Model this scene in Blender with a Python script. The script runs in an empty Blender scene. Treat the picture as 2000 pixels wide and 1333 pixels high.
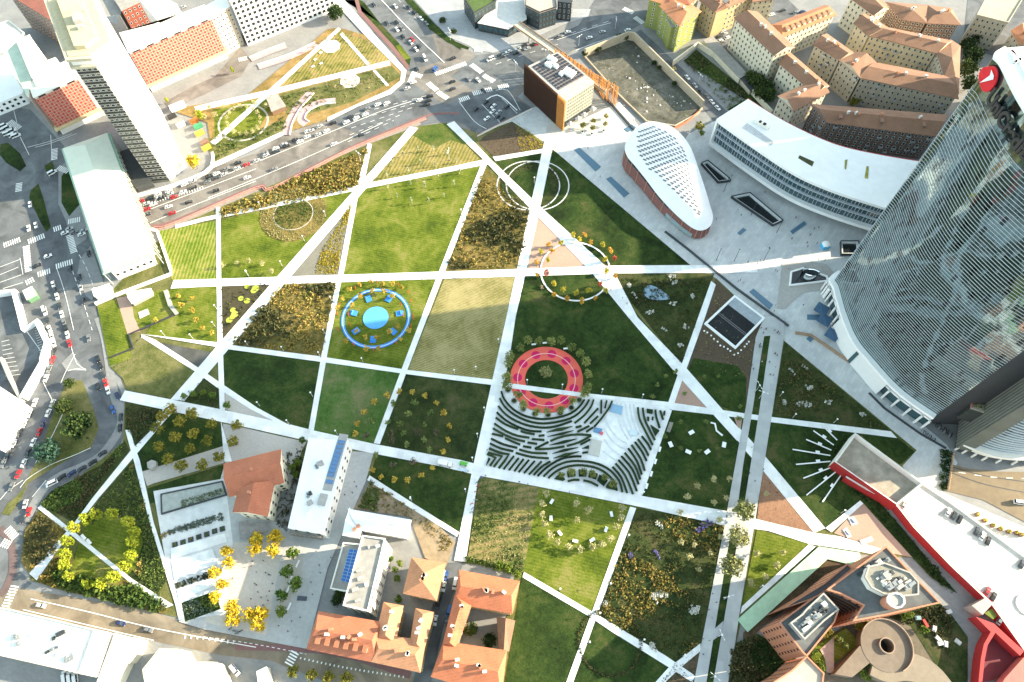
import bpy,bmesh,math,random
from mathutils import Vector,Matrix
R = math.radians
rnd = random.Random(7)
C = bpy.context.scene.collection
SC = bpy.context.scene
# ------------------------------------------------------------------ camera
CAM_H,TILT,ROLL,FPX = 320.0,R(28),R(-1),1400.0
FWD = Vector((0,math.sin(TILT),-math.cos(TILT)))
UP0 = Vector((0,math.cos(TILT),math.sin(TILT)));RT0 = Vector((1,0,0))
RIGHT = RT0*math.cos(ROLL) + UP0*math.sin(ROLL)
UP = UP0*math.cos(ROLL) - RT0*math.sin(ROLL)
EYE = Vector((0,0,CAM_H))
cam = bpy.data.objects.new('camera',bpy.data.cameras.new('camera'));C.objects.link(cam)
cam.matrix_world = Matrix(((RIGHT.x,UP.x,-FWD.x,0),(RIGHT.y,UP.y,-FWD.y,0),(RIGHT.z,UP.z,-FWD.z,CAM_H),(0,0,0,1)))
cam.data.sensor_width = 36;cam.data.lens = 36*FPX/2000
cam.data.clip_start = 1;cam.data.clip_end = 9000
SC.camera = cam
# ------------------------------------------------------------------ light
SUN_AZ,SUN_EL = R(8),R(21)          # azimuth counted from +X towards +Y
w = bpy.data.worlds.new('World');SC.world = w;w.use_nodes = True
nt = w.node_tree;nt.nodes.clear()
sky = nt.nodes.new('ShaderNodeTexSky');sky.sky_type = 'NISHITA';sky.sun_disc = False
sky.sun_elevation = SUN_EL;sky.sun_rotation = R(90) - SUN_AZ
bg = nt.nodes.new('ShaderNodeBackground');bg.inputs[1].default_value = 0.15
wo = nt.nodes.new('ShaderNodeOutputWorld')
hs = nt.nodes.new('ShaderNodeHueSaturation');hs.inputs['Saturation'].default_value = 0.60;hs.inputs['Hue'].default_value = 0.455
nt.links.new(sky.outputs[0],hs.inputs['Color']);nt.links.new(hs.outputs[0],bg.inputs[0]);nt.links.new(bg.outputs[0],wo.inputs[0])
sl = bpy.data.lights.new('sun','SUN');sl.energy = 4.6;sl.angle = R(0.5);sl.color = (1.0,0.86,0.62)
so = bpy.data.objects.new('sun',sl);C.objects.link(so)
sd = Vector((math.cos(SUN_AZ)*math.cos(SUN_EL),math.sin(SUN_AZ)*math.cos(SUN_EL),math.sin(SUN_EL)))
so.rotation_euler = sd.to_track_quat('Z','Y').to_euler();so.location = sd*900
SC.view_settings.view_transform = 'Standard';SC.view_settings.look = 'None'
SC.view_settings.exposure = 1.85;SC.view_settings.gamma = 1
SC.render.engine = 'CYCLES'
SC.cycles.max_bounces = 5;SC.cycles.diffuse_bounces = 2;SC.cycles.glossy_bounces = 3;SC.cycles.transmission_bounces = 2

# ------------------------------------------------------------------ measuring: a point of the photograph to the place it shows
def S(x,y,h=0.0):
 d = RIGHT*((x-1000)/FPX) - UP*((y-666.5)/FPX) + FWD
 return EYE + d*((h-CAM_H)/d.z)
def K(s,o=None,sc=0.30012):
 out = []
 for t in s.split():
  a,b = t.split(',')
  a,b = float(a),float(b)
  out.append((o[0]+a*sc,o[1]+b*sc) if o else (a,b))
 return out
def G(s,h=0.0,o=None,sc=0.30012):
 return [S(x,y,h) for x,y in K(s,o,sc)]
# ------------------------------------------------------------------ materials
MATS = {}
def base_mat(name):
 m = bpy.data.materials.new(name);m.use_nodes = True
 n = m.node_tree.nodes;b = n['Principled BSDF']
 return m,m.node_tree,b
def mix_cols(t,cols,fac_socket):
 r = t.nodes.new('ShaderNodeValToRGB')
 e = r.color_ramp.elements
 while len(e) > 1: e.remove(e[-1])
 for i,c in enumerate(cols):
  p,c = c
  k = e[0] if i == 0 else e.new(p)
  k.position = p;k.color = (*c,1)
 t.links.new(fac_socket,r.inputs[0])
 return r.outputs[0]
def world_pos(t):
 return t.nodes.new('ShaderNodeNewGeometry').outputs['Position']
def noise(t,scale,detail=4,rough=0.6,vec=None,dist=0.0):
 n = t.nodes.new('ShaderNodeTexNoise');n.inputs['Scale'].default_value = scale
 n.inputs['Detail'].default_value = detail;n.inputs['Roughness'].default_value = rough
 n.inputs['Distortion'].default_value = dist
 t.links.new(vec if vec else world_pos(t),n.inputs['Vector'])
 return n.outputs['Fac']
def math_n(t,op,a,b):
 n = t.nodes.new('ShaderNodeMath');n.operation = op
 for i,v in ((0,a),(1,b)):
  if isinstance(v,(int,float)): n.inputs[i].default_value = v
  else: t.links.new(v,n.inputs[i])
 return n.outputs[0]
def mixrgb(t,mode,f,a,b):
 n = t.nodes.new('ShaderNodeMixRGB');n.blend_type = mode
 for i,v in ((0,f),(1,a),(2,b)):
  if isinstance(v,(int,float)): n.inputs[i].default_value = v
  elif isinstance(v,tuple): n.inputs[i].default_value = (*v,1)
  else: t.links.new(v,n.inputs[i])
 return n.outputs[0]
def plain(name,col,rough=0.7,var=0.12,scale=0.6,metal=0.0,spec=0.3,coarse=0.05):
 """a surface with fine and coarse mottling of its own colour"""
 if name in MATS: return MATS[name]
 m,t,b = base_mat(name)
 f = noise(t,scale,5);g = noise(t,coarse,3)
 k = math_n(t,'ADD',math_n(t,'MULTIPLY',f,0.6),math_n(t,'MULTIPLY',g,0.4))
 lo = tuple(max(0,c*(1-2*var)) for c in col);hi = tuple(min(1,c*(1+2*var)) for c in col)
 c = mix_cols(t,[(0.3,lo),(0.7,hi)],k)
 t.links.new(c,b.inputs['Base Color'])
 b.inputs['Roughness'].default_value = rough;b.inputs['Metallic'].default_value = metal
 b.inputs['Specular IOR Level'].default_value = spec
 MATS[name] = m;return m
def glossy(name,col,rough=0.25,metal=0.0,spec=0.5,coat=0.0):
 if name in MATS: return MATS[name]
 m,t,b = base_mat(name)
 b.inputs['Base Color'].default_value = (*col,1);b.inputs['Roughness'].default_value = rough
 b.inputs['Metallic'].default_value = metal;b.inputs['Specular IOR Level'].default_value = spec
 b.inputs['Coat Weight'].default_value = coat
 MATS[name] = m;return m
def rot_coord(t,ang):
 mp = t.nodes.new('ShaderNodeMapping');mp.inputs['Rotation'].default_value = (0,0,ang)
 t.links.new(world_pos(t),mp.inputs['Vector']);return mp.outputs[0]
def grass(name,cols,stripe=None,patch=0.06,fine=1.6):
 """cols: dark, mid, light, dry; stripe: (angle, wavelength m, strength)"""
 if name in MATS: return MATS[name]
 m,t,b = base_mat(name)
 f = noise(t,fine,6,0.7);g = noise(t,patch,5,0.6,dist=0.6);h2 = noise(t,0.35,4,0.6)
 k = math_n(t,'ADD',math_n(t,'ADD',math_n(t,'MULTIPLY',f,0.32),math_n(t,'MULTIPLY',g,0.48)),math_n(t,'MULTIPLY',h2,0.20))
 if stripe:
  wv = t.nodes.new('ShaderNodeTexWave');wv.inputs['Scale'].default_value = 1.0/stripe[1]*0.314*1.0
  wv.inputs['Distortion'].default_value = 2.0;wv.inputs['Detail'].default_value = 3;wv.inputs['Detail Scale'].default_value = 1.5
  t.links.new(rot_coord(t,stripe[0]),wv.inputs['Vector'])
  k = math_n(t,'ADD',k,math_n(t,'MULTIPLY',math_n(t,'SUBTRACT',wv.outputs['Fac'],0.5),stripe[2]))
 ps = (0.39,0.465,0.53,0.605)
 c = mix_cols(t,list(zip(ps,cols)),k)
 t.links.new(c,b.inputs['Base Color']);b.inputs['Roughness'].default_value = 0.9
 b.inputs['Specular IOR Level'].default_value = 0.1
 bp = t.nodes.new('ShaderNodeBump');bp.inputs['Strength'].default_value = 0.5;bp.inputs['Distance'].default_value = 0.25
 t.links.new(f,bp.inputs['Height']);t.links.new(bp.outputs[0],b.inputs['Normal'])
 MATS[name] = m;return m
def leaf(name,cols,rough=0.75,trans=0.0):
 """foliage whose every leaf clump has its own shade"""
 if name in MATS: return MATS[name]
 m,t,b = base_mat(name)
 g = t.nodes.new('ShaderNodeNewGeometry');oi = t.nodes.new('ShaderNodeObjectInfo')
 k = math_n(t,'ADD',math_n(t,'MULTIPLY',g.outputs['Random Per Island'],0.62),math_n(t,'MULTIPLY',oi.outputs['Random'],0.38))
 n = len(cols)
 c = mix_cols(t,[((i+0.4)/n*0.9+0.05,cc) for i,cc in enumerate(cols)],k)
 t.links.new(c,b.inputs['Base Color']);b.inputs['Roughness'].default_value = rough
 b.inputs['Specular IOR Level'].default_value = 0.15
 b.inputs['Subsurface Weight'].default_value = 0.0
 MATS[name] = m;return m
def asphalt(name,col):
 if name in MATS: return MATS[name]
 m,t,b = base_mat(name)
 f = noise(t,3.0,5,0.7);g = noise(t,0.07,5,0.65,dist=1.0)
 vo = t.nodes.new('ShaderNodeTexVoronoi');vo.inputs['Scale'].default_value = 0.055
 t.links.new(world_pos(t),vo.inputs['Vector'])
 k = math_n(t,'ADD',math_n(t,'MULTIPLY',f,0.25),math_n(t,'MULTIPLY',g,0.75))
 c = mix_cols(t,[(0.36,tuple(x*0.62 for x in col)),(0.5,col),(0.62,tuple(x*1.35 for x in col))],k)
 sp = mix_cols(t,[(0.0,(0.86,0.86,0.88)),(1.0,(1.12,1.12,1.1))],vo.outputs['Color'])
 t.links.new(mixrgb(t,'MULTIPLY',1.0,c,sp),b.inputs['Base Color'])
 b.inputs['Roughness'].default_value = 0.85;b.inputs['Specular IOR Level'].default_value = 0.25
 MATS[name] = m;return m
def slabs(name,col,ang,sx,sy,dark=0.72):
 """paving laid in slabs"""
 if name in MATS: return MATS[name]
 m,t,b = base_mat(name)
 br = t.nodes.new('ShaderNodeTexBrick');br.inputs['Scale'].default_value = 1.0
 br.inputs['Brick Width'].default_value = sx;br.inputs['Row Height'].default_value = sy
 br.inputs['Mortar Size'].default_value = 0.05;br.inputs['Mortar Smooth'].default_value = 0.3
 br.inputs['Color1'].default_value = (*col,1);br.inputs['Color2'].default_value = (*[c*0.86 for c in col],1)
 br.inputs['Mortar'].default_value = (*[c*dark for c in col],1)
 t.links.new(rot_coord(t,ang),br.inputs['Vector'])
 g = noise(t,0.09,5,0.6)
 v = mix_cols(t,[(0.3,(0.82,0.83,0.85)),(0.7,(1.1,1.1,1.08))],g)
 t.links.new(mixrgb(t,'MULTIPLY',1.0,br.outputs['Color'],v),b.inputs['Base Color'])
 b.inputs['Roughness'].default_value = 0.7
 MATS[name] = m;return m
def ribbed(name,col,ang,wl,depth=0.25,rough=0.5,vert=False,metal=0.0):
 """sheet or panels with ribs across one direction"""
 if name in MATS: return MATS[name]
 m,t,b = base_mat(name)
 wv = t.nodes.new('ShaderNodeTexWave');wv.inputs['Scale'].default_value = 0.314/wl
 wv.inputs['Distortion'].default_value = 0.0
 if vert: wv.bands_direction = 'Z'
 t.links.new(rot_coord(t,ang),wv.inputs['Vector'])
 g = noise(t,0.2,5,0.6)
 c = mix_cols(t,[(0.0,tuple(x*(1-depth) for x in col)),(0.35,col),(1.0,tuple(min(1,x*1.06) for x in col))],wv.outputs['Fac'])
 v = mix_cols(t,[(0.3,(0.84,0.84,0.84)),(0.7,(1.08,1.07,1.05))],g)
 t.links.new(mixrgb(t,'MULTIPLY',1.0,c,v),b.inputs['Base Color'])
 b.inputs['Roughness'].default_value = rough;b.inputs['Metallic'].default_value = metal
 MATS[name] = m;return m
def tiles(name,col,ang=0.0):
 if name in MATS: return MATS[name]
 m,t,b = base_mat(name)
 f = noise(t,0.9,6,0.75);g = noise(t,0.10,5,0.65,dist=0.5);wv = t.nodes.new('ShaderNodeTexWave')
 wv.inputs['Scale'].default_value = 0.314/1.1;wv.inputs['Distortion'].default_value = 0.6
 t.links.new(rot_coord(t,ang),wv.inputs['Vector'])
 k = math_n(t,'ADD',math_n(t,'ADD',math_n(t,'MULTIPLY',f,0.40),math_n(t,'MULTIPLY',g,0.54)),math_n(t,'MULTIPLY',wv.outputs['Fac'],0.06))
 c = mix_cols(t,[(0.28,tuple(x*0.5 for x in col)),(0.45,tuple(x*0.85 for x in col)),(0.56,col),(0.74,(min(1,col[0]*1.3),col[1]*1.38,col[2]*1.4))],k)
 t.links.new(c,b.inputs['Base Color']);b.inputs['Roughness'].default_value = 0.85
 MATS[name] = m;return m

# ------------------------------------------------------------------ mesh building
class MB:
 def __init__(self): self.v = [];self.f = [];self.m = []
 def add(self,vs,fs,mi=0):
  o = len(self.v);self.v += [tuple(p) for p in vs]
  for q in fs: self.f.append([i+o for i in q]);self.m.append(mi)
 def quad(self,a,b,c,d,mi=0): self.add([a,b,c,d],[(0,1,2,3)],mi)
 def poly(self,pts,mi=0): self.add(pts,[tuple(range(len(pts)))],mi)
 def prism(self,poly,z0,z1,mi=0,top=None,bottom=True):
  p = ccw(poly);n = len(p)
  vs = [(q[0],q[1],z0) for q in p] + [(q[0],q[1],z1) for q in p]
  self.add(vs,[(i,(i+1) % n,(i+1) % n+n,i+n) for i in range(n)],mi)
  self.add([(q[0],q[1],z1) for q in p],[tuple(range(n))],mi if top is None else top)
  if bottom: self.add([(q[0],q[1],z0) for q in p],[tuple(range(n-1,-1,-1))],mi)
 def box(self,c,s,ang=0.0,mi=0):
  ca,sa = math.cos(ang),math.sin(ang)
  P = []
  for dx,dy in ((-1,-1),(1,-1),(1,1),(-1,1)):
   x,y = dx*s[0]/2,dy*s[1]/2
   P.append((c[0]+x*ca-y*sa,c[1]+x*sa+y*ca))
  self.prism(P,c[2]-s[2]/2,c[2]+s[2]/2,mi)
 def tube(self,pts,r,n=6,mi=0,r1=None):
  pts = [Vector(p) for p in pts];o = len(self.v);N = len(pts)
  for i,p in enumerate(pts):
   d = (pts[min(i+1,N-1)]-pts[max(i-1,0)]).normalized()
   a = d.cross(Vector((0,0,1)))
   if a.length < 1e-3: a = Vector((1,0,0))
   a.normalize();b = d.cross(a)
   rr = r if r1 is None else r+(r1-r)*i/(N-1)
   for k in range(n):
    t = 2*math.pi*k/n
    self.v.append(tuple(p+a*(rr*math.cos(t))+b*(rr*math.sin(t))))
  for i in range(N-1):
   for k in range(n):
    self.f.append([o+i*n+k,o+i*n+(k+1) % n,o+(i+1)*n+(k+1) % n,o+(i+1)*n+k]);self.m.append(mi)
  self.f.append([o+k for k in range(n)][::-1]);self.m.append(mi)
  self.f.append([o+(N-1)*n+k for k in range(n)]);self.m.append(mi)
 def lathe(self,c,prof,n=12,mi=0,sx=1.0,sy=1.0):
  o = len(self.v)
  for r,z in prof:
   for k in range(n):
    t = 2*math.pi*k/n
    self.v.append((c[0]+r*sx*math.cos(t),c[1]+r*sy*math.sin(t),c[2]+z))
  for i in range(len(prof)-1):
   for k in range(n):
    self.f.append([o+i*n+k,o+i*n+(k+1) % n,o+(i+1)*n+(k+1) % n,o+(i+1)*n+k]);self.m.append(mi)
  self.f.append([o+(len(prof)-1)*n+k for k in range(n)]);self.m.append(mi)
 def tuft(self,c,size,rg,mi=0,flat=0.5):
  """one leaf clump: a bent quad of its own"""
  n = Vector((rg.gauss(0,1),rg.gauss(0,1),rg.gauss(0,1)+flat)).normalized()
  a = n.cross(Vector((rg.gauss(0,1),rg.gauss(0,1),rg.gauss(0,1)))).normalized();b = n.cross(a)
  c = Vector(c);s = size*rg.uniform(0.6,1.25);q = size*rg.uniform(0.4,0.9)
  self.add([c-a*s,c-b*q+n*0.1*s,c+a*s,c+b*q+n*0.15*s],[(0,1,2,3)],mi)
 def mesh(self,name,mats,smooth=False):
  me = bpy.data.meshes.new(name);me.from_pydata(self.v,[],self.f)
  if not isinstance(mats,(list,tuple)): mats = [mats]
  for m in mats: me.materials.append(m)
  if len(mats) > 1: me.polygons.foreach_set('material_index',self.m)
  if smooth: me.polygons.foreach_set('use_smooth',[True]*len(me.polygons))
  me.update();return me
 def build(self,name,mats,parent=None,smooth=False):
  return link(name,self.mesh(name,mats,smooth),parent)
def link(name,me,parent=None):
 o = bpy.data.objects.new(name,me);C.objects.link(o)
 if parent: o.parent = parent
 return o
def tag(o,label=None,cat=None,group=None,kind=None):
 if label: o['label'] = label
 if cat: o['category'] = cat
 if group: o['group'] = group
 if kind: o['kind'] = kind
 return o
def empty(name,loc,label,cat,group=None,rz=0.0):
 o = bpy.data.objects.new(name,None);C.objects.link(o);o.location = loc;o.rotation_euler = (0,0,rz)
 o.empty_display_size = 0.5
 return tag(o,label,cat,group)
def clone(root):
 r = root.copy();C.objects.link(r)
 for ch in list(root.children):
  c = ch.copy();C.objects.link(c);c.parent = r
  for g in list(ch.children):
   d = g.copy();C.objects.link(d);d.parent = c
 return r
def area2(p):
 return sum(p[i][0]*p[(i+1) % len(p)][1]-p[(i+1) % len(p)][0]*p[i][1] for i in range(len(p)))
def ccw(p):
 p = [(q[0],q[1]) for q in p]
 return p if area2(p) > 0 else p[::-1]
def inside(x,y,p):
 r = False;j = len(p)-1
 for i in range(len(p)):
  if (p[i][1] > y) != (p[j][1] > y) and x < (p[j][0]-p[i][0])*(y-p[i][1])/(p[j][1]-p[i][1]+1e-12)+p[i][0]: r = not r
  j = i
 return r
def grow(poly,d):
 """offset a polygon outwards by d (inwards when negative)"""
 p = ccw(poly);n = len(p);out = []
 for i in range(n):
  a,b,c = Vector(p[i-1]),Vector(p[i]),Vector(p[(i+1) % n])
  e1 = (b-a).normalized();e2 = (c-b).normalized()
  n1 = Vector((e1.y,-e1.x));n2 = Vector((e2.y,-e2.x))
  k = n1+n2
  if k.length < 1e-4: out.append((b.x,b.y));continue
  k = k.normalized();s = d/max(0.35,k.dot(n1))
  out.append((b.x+k.x*s,b.y+k.y*s))
 return out
def stroke(pts,wd):
 """polyline to a ribbon outline of width wd"""
 p = [Vector((q[0],q[1])) for q in pts];L = [];Rr = []
 for i in range(len(p)):
  a = p[max(i-1,0)];b = p[min(i+1,len(p)-1)]
  d = (b-a).normalized();n = Vector((-d.y,d.x))*wd/2
  L.append(p[i]+n);Rr.append(p[i]-n)
 return L,Rr
def smooth_line(pts,sub=4,closed=False):
 p = [Vector(q) for q in pts];n = len(p);out = []
 rng = range(n if closed else n-1)
 for i in rng:
  if closed: a,b,c,d = p[i-1],p[i],p[(i+1) % n],p[(i+2) % n]
  else: a,b,c,d = p[max(i-1,0)],p[i],p[i+1],p[min(i+2,n-1)]
  for k in range(sub):
   t = k/sub
   out.append(0.5*((2*b)+(c-a)*t+(2*a-5*b+4*c-d)*t*t+(3*b-a-3*c+d)*t**3))
 if not closed: out.append(p[-1])
 return out
def sheet(name,poly,z,mat,label=None,kind='structure',cat=None,thick=0.0):
 mb = MB()
 if thick: mb.prism(poly,z-thick,z,bottom=False)
 else: mb.poly([(q[0],q[1],z) for q in ccw(poly)])
 return tag(mb.build(name,mat),label,cat,None,kind)
ORDN = ['first','second','third','fourth','fifth','sixth','seventh','eighth','ninth','tenth','eleventh','twelfth','thirteenth','fourteenth','fifteenth','sixteenth','seventeenth','eighteenth','nineteenth','twentieth']
def nth(i):
 if i < 20: return ORDN[i]
 n = i+1
 t = {2: 'twenty',3: 'thirty',4: 'forty',5: 'fifty',6: 'sixty',7: 'seventy',8: 'eighty'}[n//10]
 return t+'-'+ORDN[n % 10-1] if n % 10 else t[:-1]+'ieth'
T = {(i,j): (i,j) for i in (0,400,800,1200,1500) for j in (0,300,620,933)}
# ================================================================== GROUND
def Gm(a,b,c,d): return [a,b,c,d]
M_PAVE = slabs('city_paving',(0.24,0.24,0.235),R(25),1.6,0.8,0.85)
M_ASPH = asphalt('asphalt',(0.115,0.122,0.128))  # faint blue shade tint is put into this asphalt
M_ASPHW = asphalt('sun_toned_asphalt',(0.165,0.15,0.135));M_ASPHT = asphalt('sun_toned_street_asphalt',(0.20,0.165,0.12))  # lighter, warmer copies: sunlight on the road put into the colour
M_PATH = slabs('white_concrete_path',(0.82,0.815,0.80),R(12),3.0,3.0,0.93)
M_PLAZA = slabs('pale_stone_plaza',(0.54,0.545,0.54),R(-52),3.2,1.7,0.74)
M_LINE = plain('road_paint',(0.78,0.78,0.75),0.6,0.10,1.2)
M_RED_LANE = plain('red_cycle_lane',(0.19,0.10,0.095),0.85,0.1,0.8)
M_LAWN_D = grass('shade_toned_lawn_turf',[(0.011,0.019,0.006),(0.020,0.038,0.009),(0.034,0.058,0.013),(0.080,0.075,0.028)])  # darker turf copy, shade on the lawns put into the colour
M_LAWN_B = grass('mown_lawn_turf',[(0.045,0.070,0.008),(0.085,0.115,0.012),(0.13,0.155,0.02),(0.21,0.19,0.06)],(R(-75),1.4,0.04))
M_LAWN_M = grass('meadow_turf',[(0.035,0.06,0.012),(0.06,0.095,0.018),(0.10,0.115,0.028),(0.17,0.14,0.06)])
M_LAWN_G = grass('golden_turf',[(0.08,0.10,0.02),(0.16,0.15,0.04),(0.25,0.20,0.07),(0.32,0.25,0.10)],(R(20),2.0,0.10))
M_HAY = grass('dry_hay_field',[(0.12,0.115,0.035),(0.20,0.175,0.065),(0.28,0.24,0.10),(0.34,0.29,0.14)],(R(-72),0.9,0.16),0.05,2.2)
M_STRIPE = grass('striped_young_crop',[(0.07,0.12,0.012),(0.13,0.18,0.02),(0.20,0.21,0.045),(0.30,0.26,0.09)],(R(4),1.9,0.13))
M_OLIVE = grass('olive_rough_grass',[(0.05,0.065,0.018),(0.09,0.10,0.03),(0.14,0.135,0.05),(0.19,0.17,0.08)])
M_WILD = grass('wild_tall_grass',[(0.05,0.07,0.02),(0.11,0.12,0.035),(0.18,0.16,0.06),(0.27,0.20,0.09)],(R(80),3.0,0.1),0.09,1.2)
M_SOIL = plain('planting_soil',(0.085,0.062,0.040),0.95,0.22,0.9)
M_SOIL_G = grass('weedy_soil',[(0.014,0.022,0.008),(0.026,0.040,0.012),(0.045,0.058,0.018),(0.085,0.072,0.034)])
M_SOIL_Y = grass('dry_weedy_soil',[(0.04,0.05,0.012),(0.10,0.085,0.025),(0.17,0.13,0.04),(0.24,0.17,0.06)])
M_PINK = plain('pink_gravel',(0.40,0.26,0.20),0.9,0.08,1.5)
M_GRAVEL = plain('pale_gravel',(0.40,0.37,0.33),0.9,0.10,1.8)
M_GREYGR = plain('grey_gravel',(0.17,0.16,0.13),0.95,0.18,1.8)
M_MULCH = plain('brown_mulch',(0.26,0.14,0.085),0.95,0.2,1.6)
M_TAN = plain('tan_earth',(0.26,0.20,0.13),0.95,0.2,0.35)
M_ORANGE = grass('orange_earth_grass',[(0.11,0.09,0.025),(0.20,0.14,0.05),(0.27,0.18,0.07),(0.34,0.24,0.11)])
M_KERB = plain('pale_kerb_stone',(0.55,0.54,0.52),0.7,0.06)
M_WHITE = plain('white_render',(0.78,0.78,0.76),0.6,0.05,0.4)
M_CONC = plain('bare_concrete',(0.34,0.33,0.31),0.8,0.10,0.5)

mb = MB();mb.poly([(-3500,-3000,-0.02),(3500,-3000,-0.02),(3500,4000,-0.02),(-3500,4000,-0.02)])
# hole-free city floor: far districts read as paving and roads
tag(mb.build('ground',M_PAVE),'grey paved city ground around the park','ground',None,'structure')

_zr = [0.020]
def road(pts,mat,label,name='road'):
 _zr[0] += 0.006
 return sheet(name,G(pts) if isinstance(pts,str) else pts,_zr[0],mat,label)
road('0,205 60,215 125,285 150,390 175,470 205,545 192,600 215,720 237,768 245,842 236,868 200,905 100,958 76,990 48,1040 38,1115 62,1140 0,1192 -80,1200 -90,560 -100,180',M_ASPH,'wide asphalt junction and curving street along the west side of the park')
road('283,446 400,414 535,366 670,300 718,284 790,252 850,241 880,238 915,257 935,263 975,243 1040,212 1010,190 1118,99 1220,66 1244,51 1300,20 1330,-30 1050,-30 1260,8 1130,50 1070,76 990,101 930,108 912,97 840,55 780,-30 680,-40 694,0 730,66 793,141 787,168 700,207 637,237 550,264 500,300 417,328 330,364 262,386',M_ASPHW,'broad multi-lane avenue north of the park')
road('1000,178 1118,99 1220,66 1300,20 1360,-30 1180,-30 1130,50 1070,76 990,101 930,108 880,150 930,180',M_ASPH,'shade painted as darker asphalt on the eastern avenue by the dark shops')  # darker asphalt laid over the avenue to paint its shade
road('640,238 700,207 787,168 800,160 870,205 920,225 880,238 850,241 790,252 718,284 700,262',M_ASPH,'shade painted as darker asphalt on the avenue beside the junction')  # dark sheet over the avenue paints the shade falling here
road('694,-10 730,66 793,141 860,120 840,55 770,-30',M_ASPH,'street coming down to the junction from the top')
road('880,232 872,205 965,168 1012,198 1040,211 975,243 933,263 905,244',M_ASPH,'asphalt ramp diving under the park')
road('1228,72 1251,58 1317,120 1420,218 1440,240 1400,245 1377,217',M_ASPH,'narrow street between the excavation and the green house')
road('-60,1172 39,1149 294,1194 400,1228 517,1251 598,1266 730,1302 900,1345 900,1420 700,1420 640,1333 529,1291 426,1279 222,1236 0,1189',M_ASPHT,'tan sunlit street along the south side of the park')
road('868,1100 905,1098 872,1200 842,1333 806,1333 840,1200',M_ASPH,'narrow street between the orange roofed blocks')
road('1380,-40 1500,-40 1560,20 1530,60 1470,40 1440,110 1400,100',M_ASPH,'car yard among the cream houses')
road('1890,0 1960,-60 2100,-60 1990,80 1940,110 1880,90',M_ASPH,'shaded street behind the tall glass tower')
road('380,168 420,150 470,92 490,118 470,150 400,185 330,215 320,200',M_ASPHW,'service lane under the red panelled slab')
# grass islands, verges and cycle lanes
_zi = [0.12]
def patch(name,pts,mat,label,o=None,kind='structure',thick=0.0):
 _zi[0] += 0.002
 return sheet(name,G(pts,0.12,o) if isinstance(pts,str) else pts,_zi[0],mat,label,kind,None,thick)
patch('lawn','430,420 530,408 560,470 610,600 642,720 590,850 400,950 180,1080 140,1120 230,950 300,760 370,560',M_OLIVE,'grass island inside the bend of the western street',(0,620),thick=0.12)
patch('lawn','100,1170 180,1090 140,1180 60,1290 10,1280 50,1210',M_OLIVE,'small grass verge by the street bend',(0,620),thick=0.12)
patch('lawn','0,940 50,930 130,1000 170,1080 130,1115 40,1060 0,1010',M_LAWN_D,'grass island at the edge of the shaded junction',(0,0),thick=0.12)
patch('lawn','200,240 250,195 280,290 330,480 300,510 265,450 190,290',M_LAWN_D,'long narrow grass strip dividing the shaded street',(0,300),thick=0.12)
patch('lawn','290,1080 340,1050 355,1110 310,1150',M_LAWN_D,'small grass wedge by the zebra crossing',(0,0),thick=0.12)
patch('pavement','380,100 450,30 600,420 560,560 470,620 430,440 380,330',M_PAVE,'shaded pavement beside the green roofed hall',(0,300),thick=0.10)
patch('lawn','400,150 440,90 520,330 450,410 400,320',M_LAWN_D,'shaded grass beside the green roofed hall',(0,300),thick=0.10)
patch('pavement','520,690 590,600 640,740 680,860 610,900 600,960 560,930 500,800',M_PAVE,'pavement corner below the green roofed hall',(0,300),thick=0.10)
patch('pavement','400,300 470,230 550,350 430,345',M_PAVE,'traffic island with a painted arrow',(0,620),thick=0.12)
patch('lawn','900,0 975,0 985,60 1100,190 1190,300 1330,440 1340,380 1270,290 1140,150 1040,20 1010,0',M_LAWN_D,'green verge along the street from the top',(400,0),thick=0.10)
patch('lawn','1240,300 1270,290 1340,380 1300,390',M_LAWN_B,'lighter turf painting the sunlit end of the street verge',(400,0),thick=0.10)  # light turf over the dark verge paints the sun on it
patch('cycle_lane','975,0 1000,0 1020,75 1120,180 1230,300 1330,430 1320,460 1220,330 1100,200 1000,90',M_RED_LANE,'red cycle lane beside the street verge',(400,0))
patch('lawn','1300,0 1345,0 1500,160 1666,300 1666,325 1560,260 1460,190 1440,120 1360,70',M_LAWN_D,'green strip between the street and the shops square',(400,0),thick=0.10)
patch('lawn','0,10 20,0 130,120 250,250 390,310 380,325 250,280 130,190',M_LAWN_D,'green strip curving towards the junction',(800,0),thick=0.10)
patch('pavement','30,0 400,-40 780,-40 1000,60 1180,60 1160,110 1000,160 880,215 700,300 540,345 420,325 390,300 250,240 130,110',slabs('pale_square',(0.36,0.37,0.38),R(20),2.2,1.1),'pale paved square in front of the dark shops',(800,0),thick=0.10)
def ribbon(name,pts,wd,mat,label,z=None,o=None,h=0.12):
 g = G(pts,h,o) if isinstance(pts,str) else pts
 L,Rr = stroke(g,wd);_zi[0] += 0.002
 mb = MB();zz = _zi[0] if z is None else z
 for i in range(len(L)-1): mb.quad((*L[i],zz),(*Rr[i],zz),(*Rr[i+1],zz),(*L[i+1],zz))
 return tag(mb.build(name,mat),label,None,None,'structure')
ribbon('cycle_lane',smooth_line(G('990,470 1130,440 1666,215',0.1,(0,300))+G('440,215 900,-15',0.1,(400,300))+G('1050,915 1290,815 1480,745 1660,740',0.1,(400,0))),1.7,M_RED_LANE,'red cycle lane along the avenue beside the park')
ribbon('pavement',smooth_line(G('1010,500 1140,470 1666,245',0.1,(0,300))+G('440,245 900,15',0.1,(400,300))+G('1060,945 1290,850 1400,800',0.1,(400,0))),3.4,plain('greyed_paving',(0.26,0.24,0.22),0.8),'narrow pavement between the cycle lane and the park')
ribbon('cycle_lane','200,1100 560,1110 800,1130 1000,1175 1340,1290',2.6,M_RED_LANE,'dark red lane along the southern street',None,(400,933))
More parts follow.
